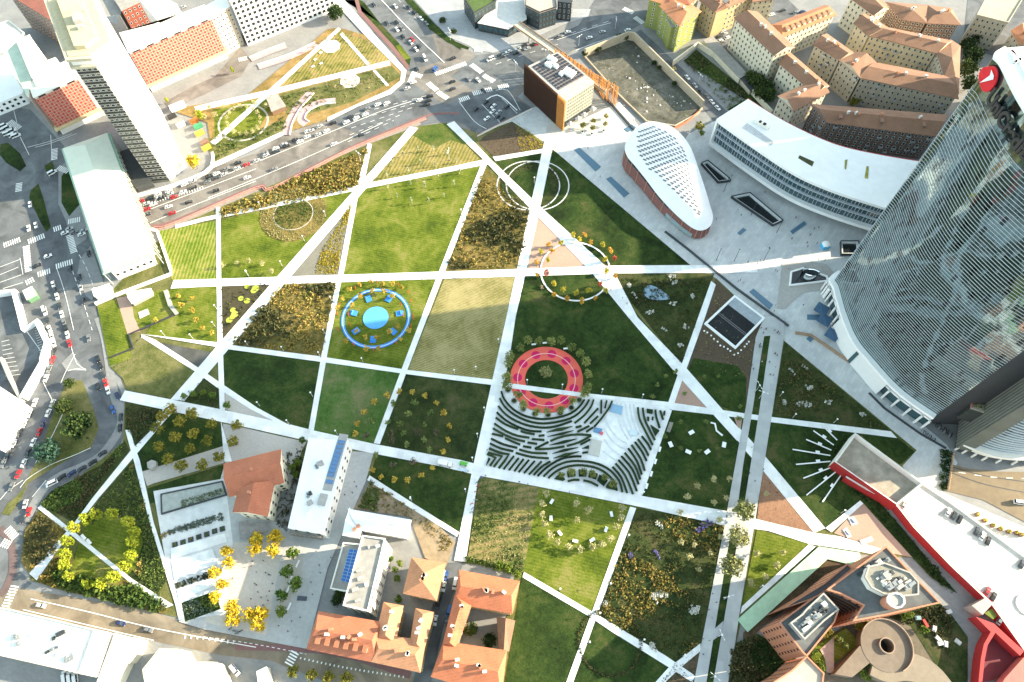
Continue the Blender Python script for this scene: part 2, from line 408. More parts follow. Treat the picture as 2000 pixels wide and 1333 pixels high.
ribbon('cycle_lane','0,330 60,400 85,500 80,620 40,720 0,770',3.2,plain('brown_lane',(0.13,0.09,0.085),0.85),'curving brown lane at the south-west corner',None,(0,933))

ribbon('pavement',smooth_line(G('640,0 680,120 705,260 720,380 748,520 782,600 790,680 750,780 650,905 520,980 400,1030 290,1110 210,1240 165,1330',0.1,(0,620))),4.2,M_PAVE,'pavement following the curve of the western street')
# ---------------------------------------------------------------- plaza
patch('plaza','1040,210 1075,205 1120,262 1215,205 1235,228 1300,330 1345,262 1400,235 1390,280 1480,330 1640,420 1720,430 1700,500 1650,560 1640,620 1720,760 1850,870 1870,905 1780,910 1560,690 1500,640 1390,545 1340,518 1075,290 1062,272 935,262 1010,225',M_PLAZA,'pale stone plaza between the curved white building and the lawns')
patch('plaza','1530,622 1565,650 1700,780 1790,850 1870,905 1838,955 1835,985 1790,960 1760,905 1785,883 1752,856 1740,842 1530,668',M_PLAZA,'grey stone plaza walk under the glass tower')
patch('pavement','935,262 1040,212 1075,235 1090,275 1062,292 1000,238',slabs('light_path_stone',(0.60,0.60,0.585),R(30),2.5,1.2,0.9),'pale paving around the timber clad block')
patch('plaza','1075,205 1100,250 1210,200 1240,232 1225,268 1080,285 1065,270',slabs('sun_toned_plaza_stone',(0.58,0.545,0.49),R(-50),3.0,1.5,0.85),'warm paving painting the sunlight on the plaza end by the potted trees')  # warm patch paints sunlight up to the edge of the plaza shade

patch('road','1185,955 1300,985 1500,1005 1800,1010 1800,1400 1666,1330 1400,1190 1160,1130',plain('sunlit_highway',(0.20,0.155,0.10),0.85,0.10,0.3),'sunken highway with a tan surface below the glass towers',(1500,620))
patch('pavement','1000,1085 1130,860 1118,1120 1160,1150 1300,1210 1700,1380 1700,1700 1400,1500',slabs('white_terrace',(0.55,0.52,0.47),R(-35),3,3,0.88),'white paved terrace with potted palms beside the highway',(1500,620))
# ---------------------------------------------------------------- park cells
_zi[0] = 0.30
def cell(pts,mat,label,name='lawn',o=None): return patch(name,pts,mat,label,o)
sheet('park_soil',G('330,448 718,283 812,248 872,240 935,262 1000,238 1065,280 1345,518 1400,545 1500,640 1530,665 1790,880 1700,980 1780,1090 1640,1080 1450,1200 1420,1340 960,1340 1010,1110 905,1100 895,1050 720,935 440,905 435,950 360,1210 60,1135 45,1050 80,990 240,865 245,762 190,600'),0.17,M_OLIVE,'rough ground of the park under its beds')
cell('700,368 812,250 850,243 872,243 945,320',M_LAWN_G,'golden triangular lawn at the north tip of the park')
cell('800,262 812,250 850,243 872,243 915,285 880,275 850,290',M_LAWN_M,'greener tip of the golden triangular lawn')
cell('700,370 945,322 862,532 668,538',M_LAWN_B,'large bright green mown lawn near the north of the park')
cell('700,375 665,540 555,545',M_GREYGR,'grey gravel wedge between two white paths','gravel_bed')
cell('427,432 690,372 555,545 427,550',M_LAWN_B,'green lawn holding the large round flower bed')
cell('308,452 424,432 428,548 337,550',M_STRIPE,'yellow and green striped field beside the green roofed hall')
cell('427,428 720,288 705,365 690,372',M_SOIL_Y,'shrub bed along the avenue','planting_bed')
cell('945,322 1040,415 1015,528 870,530',M_SOIL_Y,'autumn shrub bed west of the wide path','planting_bed')
cell('965,312 1062,295 1045,400',M_LAWN_D,'triangular lawn inside the double ring path')
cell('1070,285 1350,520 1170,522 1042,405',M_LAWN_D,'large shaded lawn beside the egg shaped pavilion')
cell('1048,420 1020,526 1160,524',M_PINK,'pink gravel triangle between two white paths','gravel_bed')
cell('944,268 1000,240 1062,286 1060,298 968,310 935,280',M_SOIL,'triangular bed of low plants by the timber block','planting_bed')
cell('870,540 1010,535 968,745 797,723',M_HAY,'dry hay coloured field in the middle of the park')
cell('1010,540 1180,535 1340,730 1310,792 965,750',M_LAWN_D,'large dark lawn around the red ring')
cell('1190,535 1395,535 1335,722',M_SOIL_G,'meadow bed with white flower patches and a drop shaped pool','planting_bed')
cell('430,558 540,550 430,672',plain('pond_mud',(0.06,0.05,0.025),0.4,0.2),'triangular pond bed with lily pads','pond_bed')
cell('335,562 428,560 428,672 285,656',M_LAWN_B,'green lawn dotted with young shrubs')
cell('545,550 660,548 632,702 440,680',M_SOIL_Y,'wild shrub bed west of the blue playground','planting_bed')
cell('662,552 865,545 788,725 632,700',M_LAWN_B,'lawn under the round blue playground')
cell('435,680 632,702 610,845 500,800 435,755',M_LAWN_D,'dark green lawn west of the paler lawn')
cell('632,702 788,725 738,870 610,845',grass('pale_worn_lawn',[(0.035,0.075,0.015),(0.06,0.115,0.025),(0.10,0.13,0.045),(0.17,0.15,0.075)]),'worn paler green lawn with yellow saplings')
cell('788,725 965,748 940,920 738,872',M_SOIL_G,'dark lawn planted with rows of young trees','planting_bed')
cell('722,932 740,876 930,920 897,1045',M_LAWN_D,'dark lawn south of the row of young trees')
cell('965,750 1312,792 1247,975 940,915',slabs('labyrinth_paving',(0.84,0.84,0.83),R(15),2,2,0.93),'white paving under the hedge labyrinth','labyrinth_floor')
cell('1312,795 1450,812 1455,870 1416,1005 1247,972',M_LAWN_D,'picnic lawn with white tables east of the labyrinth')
cell('1398,545 1490,640 1478,660 1455,815 1340,725',M_SOIL,'brown bed around the tunnel opening','planting_bed')
cell('1355,700 1440,715 1458,740 1455,815 1400,790 1342,725',M_LAWN_D,'grassy end of the brown bed by the tunnel')
cell('1335,735 1395,798 1315,792',M_PINK,'pink gravel triangle west of the promenade','gravel_bed')
cell('1430,805 1450,812 1445,850',M_PINK,'tiny pink gravel triangle at the promenade edge','gravel_bed')
cell('938,932 1053,953 1022,1118 912,1100',M_WILD,'tall wild grass field beside the parked bicycles')
cell('1053,953 1240,990 1160,1205 1022,1118',M_LAWN_B,'bright green lawn with a ring of pale trees')
cell('1240,992 1416,1024 1397,1130 1368,1262 1318,1296 1160,1204',M_SOIL_G,'long wild flower meadow west of the promenade','planting_bed')
cell('1020,1122 1155,1202 1106,1345 985,1345',M_LAWN_D,'dark lawn at the bottom of the park')
cell('1160,1204 1310,1303 1270,1350 1115,1350',M_LAWN_D,'dark lawn with a round hedge ring')
cell('1478,1035 1585,1063 1448,1190',M_LAWN_B,'bright triangular lawn east of the promenade')
cell('1490,905 1596,1045 1478,1018',M_MULCH,'triangular mulch bed dotted with seedlings','mulch_bed')
cell('1506,826 1690,845 1640,880 1640,900 1690,975 1612,1036 1494,900',M_LAWN_D,'lawn with long white radiating benches')
cell('1532,668 1740,842 1508,815',M_SOIL_G,'triangular meadow under the glass tower','planting_bed')
cell('1680,848 1752,856 1786,883 1758,908 1700,870',M_LAWN_D,'small triangular lawn beside the roofless building plot')
cell('1628,1042 1684,982 1700,1000 1785,1090 1745,1082 1645,1048',M_PINK,'pink gravel yard with table tennis tables','gravel_bed')
cell('1690,960 1720,985 1760,1030 1830,1115 1870,1160 1820,1130 1780,1088 1700,1000 1678,975',M_LAWN_D,'dark ivy slope along the red wall','slope')
cell('1308,1304 1362,1260 1372,1262 1356,1345 1270,1345',M_SOIL,'dark planted bed at the bottom by the promenade','planting_bed')
# lower left
cell('280,655 300,666 385,722 338,780 250,763 240,740 215,718 250,705 258,678 275,660',M_OLIVE,'olive rough lawn beside the western street')
cell('303,668 420,690 385,718',asphalt('dark_gravel_rows',(0.07,0.07,0.065)),'dark ribbed bed between two white paths','gravel_bed')
cell('398,735 430,758 432,800 345,782',M_SOIL_G,'dark bed beside the diagonal path','planting_bed')
cell('246,785 318,800 268,885 245,838',M_SOIL_G,'dark hedge rows beside the street bend','planting_bed')
cell('336,808 432,822 436,872 278,920 266,888',M_LAWN_D,'lawn planted with round golden trees')
cell('278,922 436,872 438,905 300,945 288,950',M_GRAVEL,'pale gravel terrace under the round trees','gravel_bed')
cell('288,955 438,908 440,935 292,985',M_LAWN_D,'grass terrace below the gravel')
cell('244,862 254,880 180,974 145,1022 80,985 100,960 200,908 238,868',M_SOIL_G,'shrub bank along the street bend','planting_bed')
cell('260,900 272,935 295,1020 330,1130 300,1170 250,1130 165,1022 195,975',M_SOIL_G,'shrub bed around the tree ring','planting_bed')
cell('74,998 130,1030 112,1080 58,1122 42,1100 48,1040',M_SOIL_Y,'shrub bed at the south-west corner','planting_bed')
cell('72,1135 112,1080 250,1135 335,1190 320,1200 100,1148',M_SOIL_Y,'shrub bed along the southern street','planting_bed')
cell('150,1075 168,1025 215,1005 270,1020 280,1060 265,1110 225,1145 170,1150 140,1120',M_LAWN_B,'round lawn inside the ring of lime trees')
cell('440,755 545,830 500,822 440,800',M_GRAVEL,'pale gravel triangle by the main path','gravel_bed')
cell('436,828 470,835 580,860 600,862 590,880 565,960 545,890 440,905',plain('pinkish_gravel',(0.42,0.385,0.35),0.9,0.08,1.5),'pinkish gravel yard behind the red roofed house','gravel_bed')
cell('350,1215 440,905 560,1040 660,880 730,885 715,940 640,1110 600,1268 400,1230',plain('grey_square',(0.40,0.40,0.39),0.8,0.08,0.7),'grey paved square between the white halls','plaza')
cell('455,1060 545,1060 552,1075 520,1240 435,1225 400,1215',plain('beige_gravel_square',(0.50,0.45,0.39),0.9,0.08,1.0),'beige gravel square with many small benches','plaza')
cell('575,1070 592,1095 585,1150 535,1215 545,1140 558,1075',plain('beige_island',(0.42,0.39,0.34),0.9,0.08,1.0),'beige gravel island with green trees and white benches','gravel_bed')
cell('300,960 440,935 455,1060 440,1200 350,1212 330,1130',slabs('terrace_stone',(0.66,0.66,0.645),R(15),2,2,0.92),'white stone garden terrace','terrace')
cell('355,1178 420,1155 432,1190 362,1215',M_LAWN_D,'small lawn below the white terraces')
cell('722,940 850,1020 890,1060 870,1110 830,1090 800,1010 690,995',M_TAN,'tan waste ground beside the white L shaped house','waste_ground')
cell('255,585 275,580 322,565 345,610 275,645 268,640 247,600',M_LAWN_B,'sunlit lawn below the green roofed hall')
cell('190,598 228,585 246,640 250,665 258,700 215,717',M_LAWN_B,'lawn strip beside the western street')
cell('228,583 256,578 262,620 275,648 250,655',M_PINK,'pink gravel path below the green roofed hall','gravel_bed')
# north-west garden
cell('330,215 480,190 640,58 662,55 733,75 792,140 786,166 700,206 637,236 550,262 418,320 412,283 405,240',M_ORANGE,'ochre garden north of the avenue')
cell('540,170 660,60 715,80 775,112 760,120',M_LAWN_G,'grassy middle of the ochre garden')
cell('545,185 765,130 785,150 690,200 600,225 560,225',M_OLIVE,'shrubby grass in the ochre garden')
cell('418,215 545,186 500,262 420,280',M_LAWN_B,'bright lawn around the small ring in the ochre garden')
cell('400,270 440,275 560,235 560,258 418,318',M_OLIVE,'planted bank above the avenue')
# pit, vacant lots
cell('1455,195 1335,120 1360,98 1465,185 1500,215 1490,235 1420,215',M_LAWN_D,'overgrown green plot beside the narrow street','slope')
# ================================================================== PATHS
_zp = [0.46]
pathmb = MB()
def path(pts,o=None):
 _zp[0] += 0.003
 g = G(pts,0.45,o);z = _zp[0]
 pathmb.poly([(q[0],q[1],z) for q in ccw(g)])
path('800.6,247.6 817,250.6 712,372 571,537 360,783.5 333,780.5 541,541 686,378')
path('872,243 887,237 962,315 1062,410 1203,538 1245,620 1341,720 1444,838 1440,862 1323,733 1227,620 1159,537 1033,405 944,312')
path('1444,836 1460,853 1494,891 1612,1032 1590,1041 1488,917 1455,880 1440,860')
path('339,547.6 900,529.6 1200,519 1479,517.5 1479.7,532.6 1200,534.5 900,543.8 400,560.5 333,564')
path('1064,273 1082,277 1050,430 1029,524 1007,620 995,700 949,911 933,940 909.5,1098 887,1095 924,910 971,700 989,620 1010,525 1032,420 1058,300')
path('940,320 951,321 870,528 796,722 742,868 730,866 784,722 857,531')
path('688,390 700,381 671.6,534 665.6,555 638.6,696 613,840.6 602.6,839 628,693 655,558 661,534')
path('421.6,405 430.6,405 432,540 435,666 439.6,800 432,824 453,902 438,902 429,797 424.6,672 423,540')
path('342,440 400,424.5 679,367 703,361 900,322 945,312 955,321 900,331.5 703,371 679,376 400,432 342,447')
path('962,307 1062,291 1060,299 968,315')
path('718,280.6 726.5,282 712,355 699,360')
path('276,653 423,669 450,674 625,696.5 800,723.5 959,741.5 986,748 1140,768 1300,785 1449,807 1509,815 1740,843 1752,856 1506,825 1449,817 1312,801 1300,794 1000,760 957,752 800,732 625,707 448,683 417,677')
path('276,653 303,664 388,719 441,755 503,797 560,828 545,828 490,800 430,762 381,726 276,659')
path('244,763 336,781 432,800 560,828 616,842 733,868 900,899 948,911 1100,935 1254,969 1416,998 1500,1020 1590,1041 1640,1048 1745,1080 1750,1092 1680,1078 1581,1063 1500,1037 1410,1026 1263,993 1052,951 938,930 859,911 733,887 680,876 580,857 472,833 318,800 234,782')
path('336,807.6 318,827 267,887 192,974 156,1020 111,1077 72,1134 57,1120.5 144,1023 180,974 255,881 300,836 318,800')
path('244.6,840.6 253.6,839 265,878 273,899 300,1020 360,1207.6 351,1207.6 292,1020 261,899 255,878')
path('79.5,987 129,1026 258,1131 339,1182 324,1188 249,1134 73.5,993')
path('1023.6,1117.6 1160,1197 1300,1281 1357.6,1320 1352,1333 1308,1305 1200,1237.6 1151,1204.6 1020.6,1128')
path('1230.6,990 1242.6,993 1166,1203 1119.6,1333 1106,1333 1155.6,1197')
path('1300.5,800 1312.6,801.6 1254,969.6 1239,965')
path('1389,549 1398,556.6 1377,620 1342.6,716 1333.6,740 1315.6,792.6 1303.6,791 1323,734 1332,710 1363.6,620')
path('1579.6,1063.5 1593,1068 1446,1200 1449,1185')
path('1680,978 1686,984 1624,1040 1612,1032')
path('1368,1257 1368,1272 1332,1302 1297,1335 1278,1335 1305,1305 1320,1294')
path('722,929 800,979 897,1040 893,1049 800,992 717,938')
path('380,209 400,204 535,174 760,118.5 763,127.5 541,183 400,214.5 383,219')
path('661,54 666,58 547,168 420,284 411,278')
path('664,68 669,64 722,125 717,128')
path('728,139 733,137 760,167 755,169')
path('649,0 672,0 735,72 794,138 790,160 764,184 700,208 640,238 640,230 760,176 782,158 784,140 718,75')
path('418,318 550,258 555,264 500,290 418,328')
tag(pathmb.build('path',M_PATH),'network of straight white paths crossing the park','path',None,'structure')
# promenade lanes
M_PROM = slabs('grey_promenade',(0.46,0.465,0.46),R(8),4.0,4.0,0.9)
def prom(pts,label):
 _zp[0] += 0.003
 return sheet('promenade',G(pts,0.5),_zp[0],M_PROM,label)
prom('1476,659 1492.6,656 1470,800 1452,905 1440,995 1425,1053 1396.6,1227 1378.6,1340 1354,1340 1395,1128 1416,1023 1419,1004 1431,935 1458,788','left lane of the grey promenade')
prom('1504.6,656 1515,620 1533,620 1530,668 1504.6,830 1476,1010 1471.6,1038 1446,1188 1435.6,1257 1421,1340 1392,1340 1437,1077 1455,977 1482,809','right lane of the grey promenade')
prom('1476,659 1495,615 1515,620 1504.6,656','upper link of the two promenade lanes')
prom('1395,1229 1413,1213 1409,1240 1391,1252','lower link of the two promenade lanes')
prom('1425,1006 1450,1012 1446,1040 1421,1034','middle link of the two promenade lanes')
sheet('promenade_strip',G('1492.6,656 1504.6,656 1482,809 1455,977 1440,1050 1393,1340 1380,1340 1396.6,1227 1425,1053 1452,905 1470,800',0.46),0.458,M_LAWN_D,'planted strip between the promenade lanes')
# rings
def ring(cx,cy,pts_left,r0,r1,z,mat,name,label,a0=0,a1=360,n=72):
 mb = MB()
 for i in range(n):
  t0 = R(a0+(a1-a0)*i/n);t1 = R(a0+(a1-a0)*(i+1)/n)
  mb.quad((cx+r0*math.cos(t0),cy+r0*math.sin(t0),z),(cx+r1*math.cos(t0),cy+r1*math.sin(t0),z),
    (cx+r1*math.cos(t1),cy+r1*math.sin(t1),z),(cx+r0*math.cos(t1),cy+r0*math.sin(t1),z))
 return tag(mb.build(name,mat),label,None,None,'structure')
def disc(cx,cy,r,z,mat,name,label,n=48):
 mb = MB();mb.poly([(cx+r*math.cos(2*math.pi*i/n),cy+r*math.sin(2*math.pi*i/n),z) for i in range(n)])
 return tag(mb.build(name,mat),label,None,None,'structure')
def circ(x0,x1,y0,y1,h=0.4):
 """centre and radius of a ground circle from its extent in the photograph"""
 cy = (y0+y1)/2;a = S(x0,cy,h);b = S(x1,cy,h)
 return (a.x+b.x)/2,(a.y+b.y)/2,(a-b).length/2
RED = circ(996,1138.5,676,806.5)
BLU = circ(666.5,802,561,682.5)
# ================================================================== BUILDINGS
GLASS_D = glossy('dark_window_glass',(0.02,0.03,0.035),0.08,0.0,0.6)
GLASS_T = glossy('teal_glass',(0.03,0.08,0.09),0.06,0.0,0.8)
FRAME_W = plain('window_frame_pale',(0.62,0.60,0.55),0.6,0.05)
FRAME_D = plain('window_frame_dark',(0.08,0.08,0.08),0.5,0.05)
FRAME_R = plain('window_frame_red',(0.52,0.11,0.09),0.6,0.05)
_wm = {}
def window_mesh(wd,ht,fr,gl):
 k = (wd,ht,fr.name,gl.name)
 if k in _wm: return _wm[k]
 mb = MB();f = min(0.16,wd*0.12);o = -0.10;g = -0.05
 x0,x1,z0,z1 = -wd/2,wd/2,-ht/2,ht/2
 O = [(x0,o,z0),(x1,o,z0),(x1,o,z1),(x0,o,z1)];B = [(x0,0,z0),(x1,0,z0),(x1,0,z1),(x0,0,z1)]
 I = [(x0+f,o,z0+f),(x1-f,o,z0+f),(x1-f,o,z1-f),(x0+f,o,z1-f)];Gp = [(a,g,c) for a,b,c in I]
 for i in range(4):
  j = (i+1) % 4
  mb.quad(O[i],O[j],I[j],I[i],0);mb.quad(B[i],B[j],O[j],O[i],0);mb.quad(I[i],I[j],Gp[j],Gp[i],0)
 mb.quad(*Gp,1)
 _wm[k] = mb.mesh('window',[fr,gl]);return _wm[k]
def place_windows(parent,specs,limit=100):
 """specs: (x, y, z, angle, w, h, frame, glass); the nearest become parts, any rest one part"""
 specs = sorted(specs,key=lambda s: -(s[4]*s[5])/max(1,(Vector(s[:3])-EYE).length_squared))
 inv = parent.location
 for s in specs[:limit]:
  o = link('window',window_mesh(s[4],s[5],s[6],s[7]),parent)
  o.location = Vector(s[:3])-inv;o.rotation_euler = (0,0,s[3])
 rest = specs[limit:]
 if rest:
  mb = MB();mats = []
  for s in rest:
   me = window_mesh(s[4],s[5],s[6],s[7])
   for m in (s[6],s[7]):
    if m not in mats: mats.append(m)
   ca,sa = math.cos(s[3]),math.sin(s[3])
   vs = [(s[0]-inv.x+v.co.x*ca-v.co.y*sa,s[1]-inv.y+v.co.x*sa+v.co.y*ca,s[2]-inv.z+v.co.z) for v in me.vertices]
   o = len(mb.v);mb.v += vs
   for p in me.polygons:
    mb.f.append([i+o for i in p.vertices]);mb.m.append(mats.index(s[6] if p.material_index == 0 else s[7]))
  r = mb.build('window',mats,parent);r['kind'] = 'stuff'
def facade(poly,z0,z1,sp=3.2,fl=3.3,ww=1.2,wh=1.7,fr=None,gl=None,avoid=(),minlen=4,edges=None,both=False):
 p = ccw(poly);n = len(p);out = []
 nz = max(1,int((z1-z0)/fl+0.3));dz = (z1-z0)/nz
 for i in range(n):
  if edges is not None and i not in edges: continue
  a,b = Vector(p[i]),Vector(p[(i+1) % n]);d = b-a;L = d.length
  if L < minlen: continue
  d /= L;nx = max(1,int(L/sp));out_n = Vector((d.y,-d.x));mid = (a+b)/2
  if not both and out_n.dot(Vector((0,0))-mid) < -30: continue
  for k in range(nx):
   q = a+d*(L*(k+0.5)/nx);t = q+out_n*0.4
   if any(inside(t.x,t.y,av) for av in avoid): continue
   for j in range(nz):
    out.append((q.x,q.y,z0+dz*(j+0.52),math.atan2(d.y,d.x),ww,wh,fr or FRAME_W,gl or GLASS_D))
 return out
def gable_roof(mb,quad,z,rise,hip=0.0,over=0.6,lip=0.35,wall=1):
 q = grow(quad,over);v = [Vector((a[0],a[1],z)) for a in q]
 if (v[0]-v[1]).length < (v[1]-v[2]).length: v = v[1:]+v[:1]
 # v0-v1 long eave, v2-v3 long eave
 m1 = (v[1]+v[2])/2;m0 = (v[3]+v[0])/2;ax = m1-m0;L = ax.length;wd = (v[1]-v[2]).length
 ins = min(0.45*L,hip*wd/2)
 r0 = m0+ax*(ins/L)+Vector((0,0,rise));r1 = m1-ax*(ins/L)+Vector((0,0,rise))
 mb.quad(v[0],v[1],r1,r0,0);mb.quad(v[2],v[3],r0,r1,0)
 mi = 0 if hip > 0 else wall
 mb.add([v[1],v[2],r1],[(0,1,2)],mi);mb.add([v[3],v[0],r0],[(0,1,2)],mi)
 dn = Vector((0,0,-lip))
 for i in range(4): mb.quad(v[i]+dn,v[(i+1) % 4]+dn,v[(i+1) % 4],v[i],0)
 mb.quad(*[x+dn for x in v[::-1]],0)
 return r0,r1
def chimney(parent,x,y,z,inv,s=1.0,mat=None,h=1.6):
 mb = MB();mb.box((x-inv.x,y-inv.y,z+h/2-inv.z-0.4),(0.9*s,1.3*s,h),0.4);mb.box((x-inv.x,y-inv.y,z+h-inv.z-0.35),(1.1*s,1.5*s,0.25),0.4)
 return mb.build('chimney',mat or FRAME_W,parent)
def house(name,label,cat,wings,h,wall,roof,rise=3.0,hip=0.0,win=None,group=None,o=None,sc=0.30012,chim=3,z0=0.0,flat=False,limit=100,parapet=None,balc=0,dorm=0):
 W = []
 for wv in wings:
  hh = h
  if isinstance(wv,tuple): wv,hh = wv
  W.append((ccw(G(wv,hh,o,sc)),hh))
 c = sum((Vector(q) for p,_ in W for q in p),Vector((0,0)))/sum(len(p) for p,_ in W)
 root = empty(name,(c.x,c.y,z0),label,cat,group);loc = root.location
 body = MB();rf = MB();specs = [];chs = [];chs0 = []
 for k,(p,hh) in enumerate(W):
  pl = [(a[0]-c.x,a[1]-c.y) for a in p]
  ins = grow(pl,-0.5) if not flat else pl
  body.prism(ins,-0.5,hh-z0+(0.0 if not flat else -0.02*k)-0.01*k)
  if len(p) == 4 and not flat:
   r0,r1 = gable_roof(rf,pl,hh-z0+0.03*k,rise,hip)
   chs0.append((r0,r1))
   for j in range(chim):
    t = rnd.uniform(0.12,0.88);chs.append((r0.lerp(r1,t),rnd.uniform(-2.2,2.2)))
  elif flat:
   rp = grow(pl,0.25)
   rf.prism(rp,hh-z0-0.3+0.02*k,hh-z0+0.05+0.02*k)
  else:
   gp = grow(pl,0.5);cc = sum((Vector(q) for q in gp),Vector((0,0)))/len(gp)
   for i in range(len(gp)):
    a,b = gp[i],gp[(i+1) % len(gp)]
    rf.add([(a[0],a[1],hh-z0),(b[0],b[1],hh-z0),(cc.x,cc.y,hh-z0+rise)],[(0,1,2)],0)
  if win:
   wd = dict(win);zb = wd.pop('z0',1.0)
   specs += facade(grow(p,-0.5) if not flat else p,zb,hh-0.6,avoid=[grow(q,0.2) for j,(q,_) in enumerate(W) if j != k],**wd)
 body.build('wall',wall,root)
 ro = rf.build('roof',[roof,wall],root)
 for (pt,off) in chs:
  x,y = pt.x+off*0.5,pt.y+off*0.5
  mb = MB();mb.box((x,y,pt.z+0.3),(0.9,1.4,1.8),off);mb.box((x,y,pt.z+1.25),(1.15,1.65,0.22),off)
  mb.build('chimney',FRAME_W if rnd.random() < 0.6 else FRAME_T,ro)
 if parapet:
  mb = MB()
  for k,(p,hh) in enumerate(W):
   op = grow([(a[0]-c.x,a[1]-c.y) for a in p],0.28);ip = grow(op,-0.55);n = len(op)
   za,zb2 = hh-z0+0.03+0.02*k,hh-z0+0.8+0.02*k
   for i in range(n):
    j = (i+1) % n
    mb.quad((*op[i],za),(*op[j],za),(*op[j],zb2),(*op[i],zb2));mb.quad((*ip[j],za),(*ip[i],za),(*ip[i],zb2),(*ip[j],zb2))
    mb.quad((*op[i],zb2),(*op[j],zb2),(*ip[j],zb2),(*ip[i],zb2))
  mb.build('parapet',parapet,root)
 place_windows(root,specs,limit)
 for s in (rnd.sample(specs,min(balc,len(specs))) if specs else []):
  mb = MB();mb.box((0,-.65,-1.0),(2.4,1.2,.14));mb.box((0,-1.22,-.5),(2.4,.06,.95));mb.box((-1.17,-.65,-.5),(.06,1.15,.95));mb.box((1.17,-.65,-.5),(.06,1.15,.95))
  b_ = mb.build('balcony',plain('pale_balcony',(.46,.47,.46),.7),root);b_.location = Vector(s[:3])-root.location;b_.rotation_euler = (0,0,s[3])
 for k in range(dorm):
  r0,r1 = chs0[k % len(chs0)];d = (r1-r0).normalized();n = Vector((-d.y,d.x,0));n = n if n.y < .2*abs(n.x) else -n
  q = r0.lerp(r1,(k//len(chs0)+.5)/max(1,dorm/len(chs0)))+n*3.4;a = math.atan2(d.y,d.x);mb = MB();mb.box((q.x,q.y,q.z-1.1),(1.5,2.6,1.5),a);d_ = mb.build('dormer',wall,ro)
  mb = MB();mb.box((q.x,q.y,q.z-.28),(1.9,3.0,.16),a);mb.build('dormer_roof',roof,ro)
 return root,W
FRAME_T = plain('terracotta_block',(0.42,0.19,0.11),0.85,0.1)
CREAM = plain('cream_render',(0.60,0.50,0.33),0.85,0.10,0.3);CREAM2 = plain('pale_cream_render',(0.66,0.60,0.46),0.85,0.08,0.3)
BEIGE = plain('beige_render',(0.46,0.40,0.30),0.85,0.10,0.3);BROWN = plain('brown_render',(0.25,0.165,0.125),0.85,0.12,0.4)
OCHRE = plain('ochre_render',(0.52,0.38,0.20),0.85,0.10,0.3);LIME = plain('lime_green_render',(0.25,0.275,0.085),0.85,0.06,0.4)
BRICK = plain('orange_brick',(0.47,0.21,0.125),0.85,0.12,1.5)
T_BR = tiles('brown_roof_tiles',(0.26,0.135,0.08),R(20));T_RD = tiles('red_roof_tiles',(0.40,0.135,0.07),R(70));T_OR = tiles('orange_roof_tiles',(0.46,0.19,0.09),R(15))
T_OR2 = tiles('pale_orange_roof_tiles',(0.46,0.22,0.115),R(80));T_DK = tiles('dark_red_roof_tiles',(0.24,0.085,0.06),R(20))
GREY_R = plain('grey_roof_felt',(0.30,0.285,0.26),0.9,0.10,0.4);WHITE_R = plain('white_roof_membrane',(0.80,0.80,0.785),0.7,0.035,0.25,coarse=0.08)
GREEN_CU = ribbed('pale_green_metal_roof',(0.46,0.56,0.45),R(10),1.2,0.10,0.6);DARKM = plain('dark_metal_cladding',(0.045,0.05,0.055),0.5,0.12)
WARMW = plain('warm_white_render',(0.74,0.71,0.64),0.8,0.05,0.3)
o12,o15 = (1200,0),(1500,0)
WN = dict(sp=3.0,fl=3.5,ww=1.15,wh=1.9)
house('apartment_house','cream five storey house with a plain red brown roof beside the walled car yard','apartment house',['785,118 930,82 1168,308 1042,358'],23,CREAM2,T_BR,3.2,0.0,WN,'old apartment houses in the north-east',o12)
house('apartment_house','long pale house with a bright orange roof and a row of small dormers','apartment house',['1095,240 1440,96 1370,38 1028,165'],20,CREAM2,T_OR,3.5,0.5,WN,'old apartment houses in the north-east',o12,chim=0,dorm=9)
house('apartment_house','brown roofed house bent like a hook with a blank grey gable','apartment house',['1075,412 1150,352 1392,560 1310,610','1070,628 1168,720 1392,600 1300,530'],18,CREAM2,T_BR,3.0,0.0,dict(WN,fr=FRAME_W),'old apartment houses in the north-east',o12)
house('apartment_house','long cranked beige house whose brown roof bends twice around the netted court','apartment house',['300,290 385,225 555,345 465,388','465,390 560,340 695,405 602,505','600,505 695,410 1160,500 1232,640','1098,335 1190,262 1248,300 1238,610 1150,500'],20,BEIGE,T_BR,2.6,0.0,WN,'old apartment houses in the north-east',o15,balc=20)
house('apartment_house','cream house with blue balconies north of the netted court','apartment house',['565,152 640,92 790,190 655,232','655,228 790,185 1190,268 1098,345'],20,CREAM,T_BR,2.6,0.0,dict(WN,gl=GLASS_T),'old apartment houses in the north-east',o15,balc=14)
house('apartment_house','long house with white framed windows on brown walls behind the curved white building','apartment house',['285,682 385,795 1092,885 1160,752'],19,BROWN,T_BR,3.0,0.0,dict(sp=3.5,fl=3.5,ww=1.5,wh=1.9,fr=WHITE_R),'old apartment houses in the north-east',o15,chim=5,balc=16,dorm=3)
house('apartment_house','pale house with a brown roof at the top edge beside the dark tree','apartment house',['530,-20 690,97 782,58 700,-60'],21,CREAM2,T_BR,3.0,0.0,WN,'old apartment houses in the north-east',o15)
house('apartment_house','brown and white banded house at the top right with a hipped roof','apartment house',['775,18 1042,38 1036,150 872,128','1042,38 1190,58 1250,160 1036,150'],18,BROWN,T_BR,2.6,0.6,dict(sp=2.8,fl=3.4,ww=1.5,wh=1.8,fr=WHITE_R),'old apartment houses in the north-east',o15)
house('apartment_house','flat roofed beige block at the top right corner behind the glass tower','apartment house',['1425,-20 1665,-20 1560,152 1360,102'],20,BEIGE,plain('buff_flat_roof',(0.42,0.37,0.27),0.9),1,0,WN,'old apartment houses in the north-east',o15,flat=True,parapet=BEIGE)
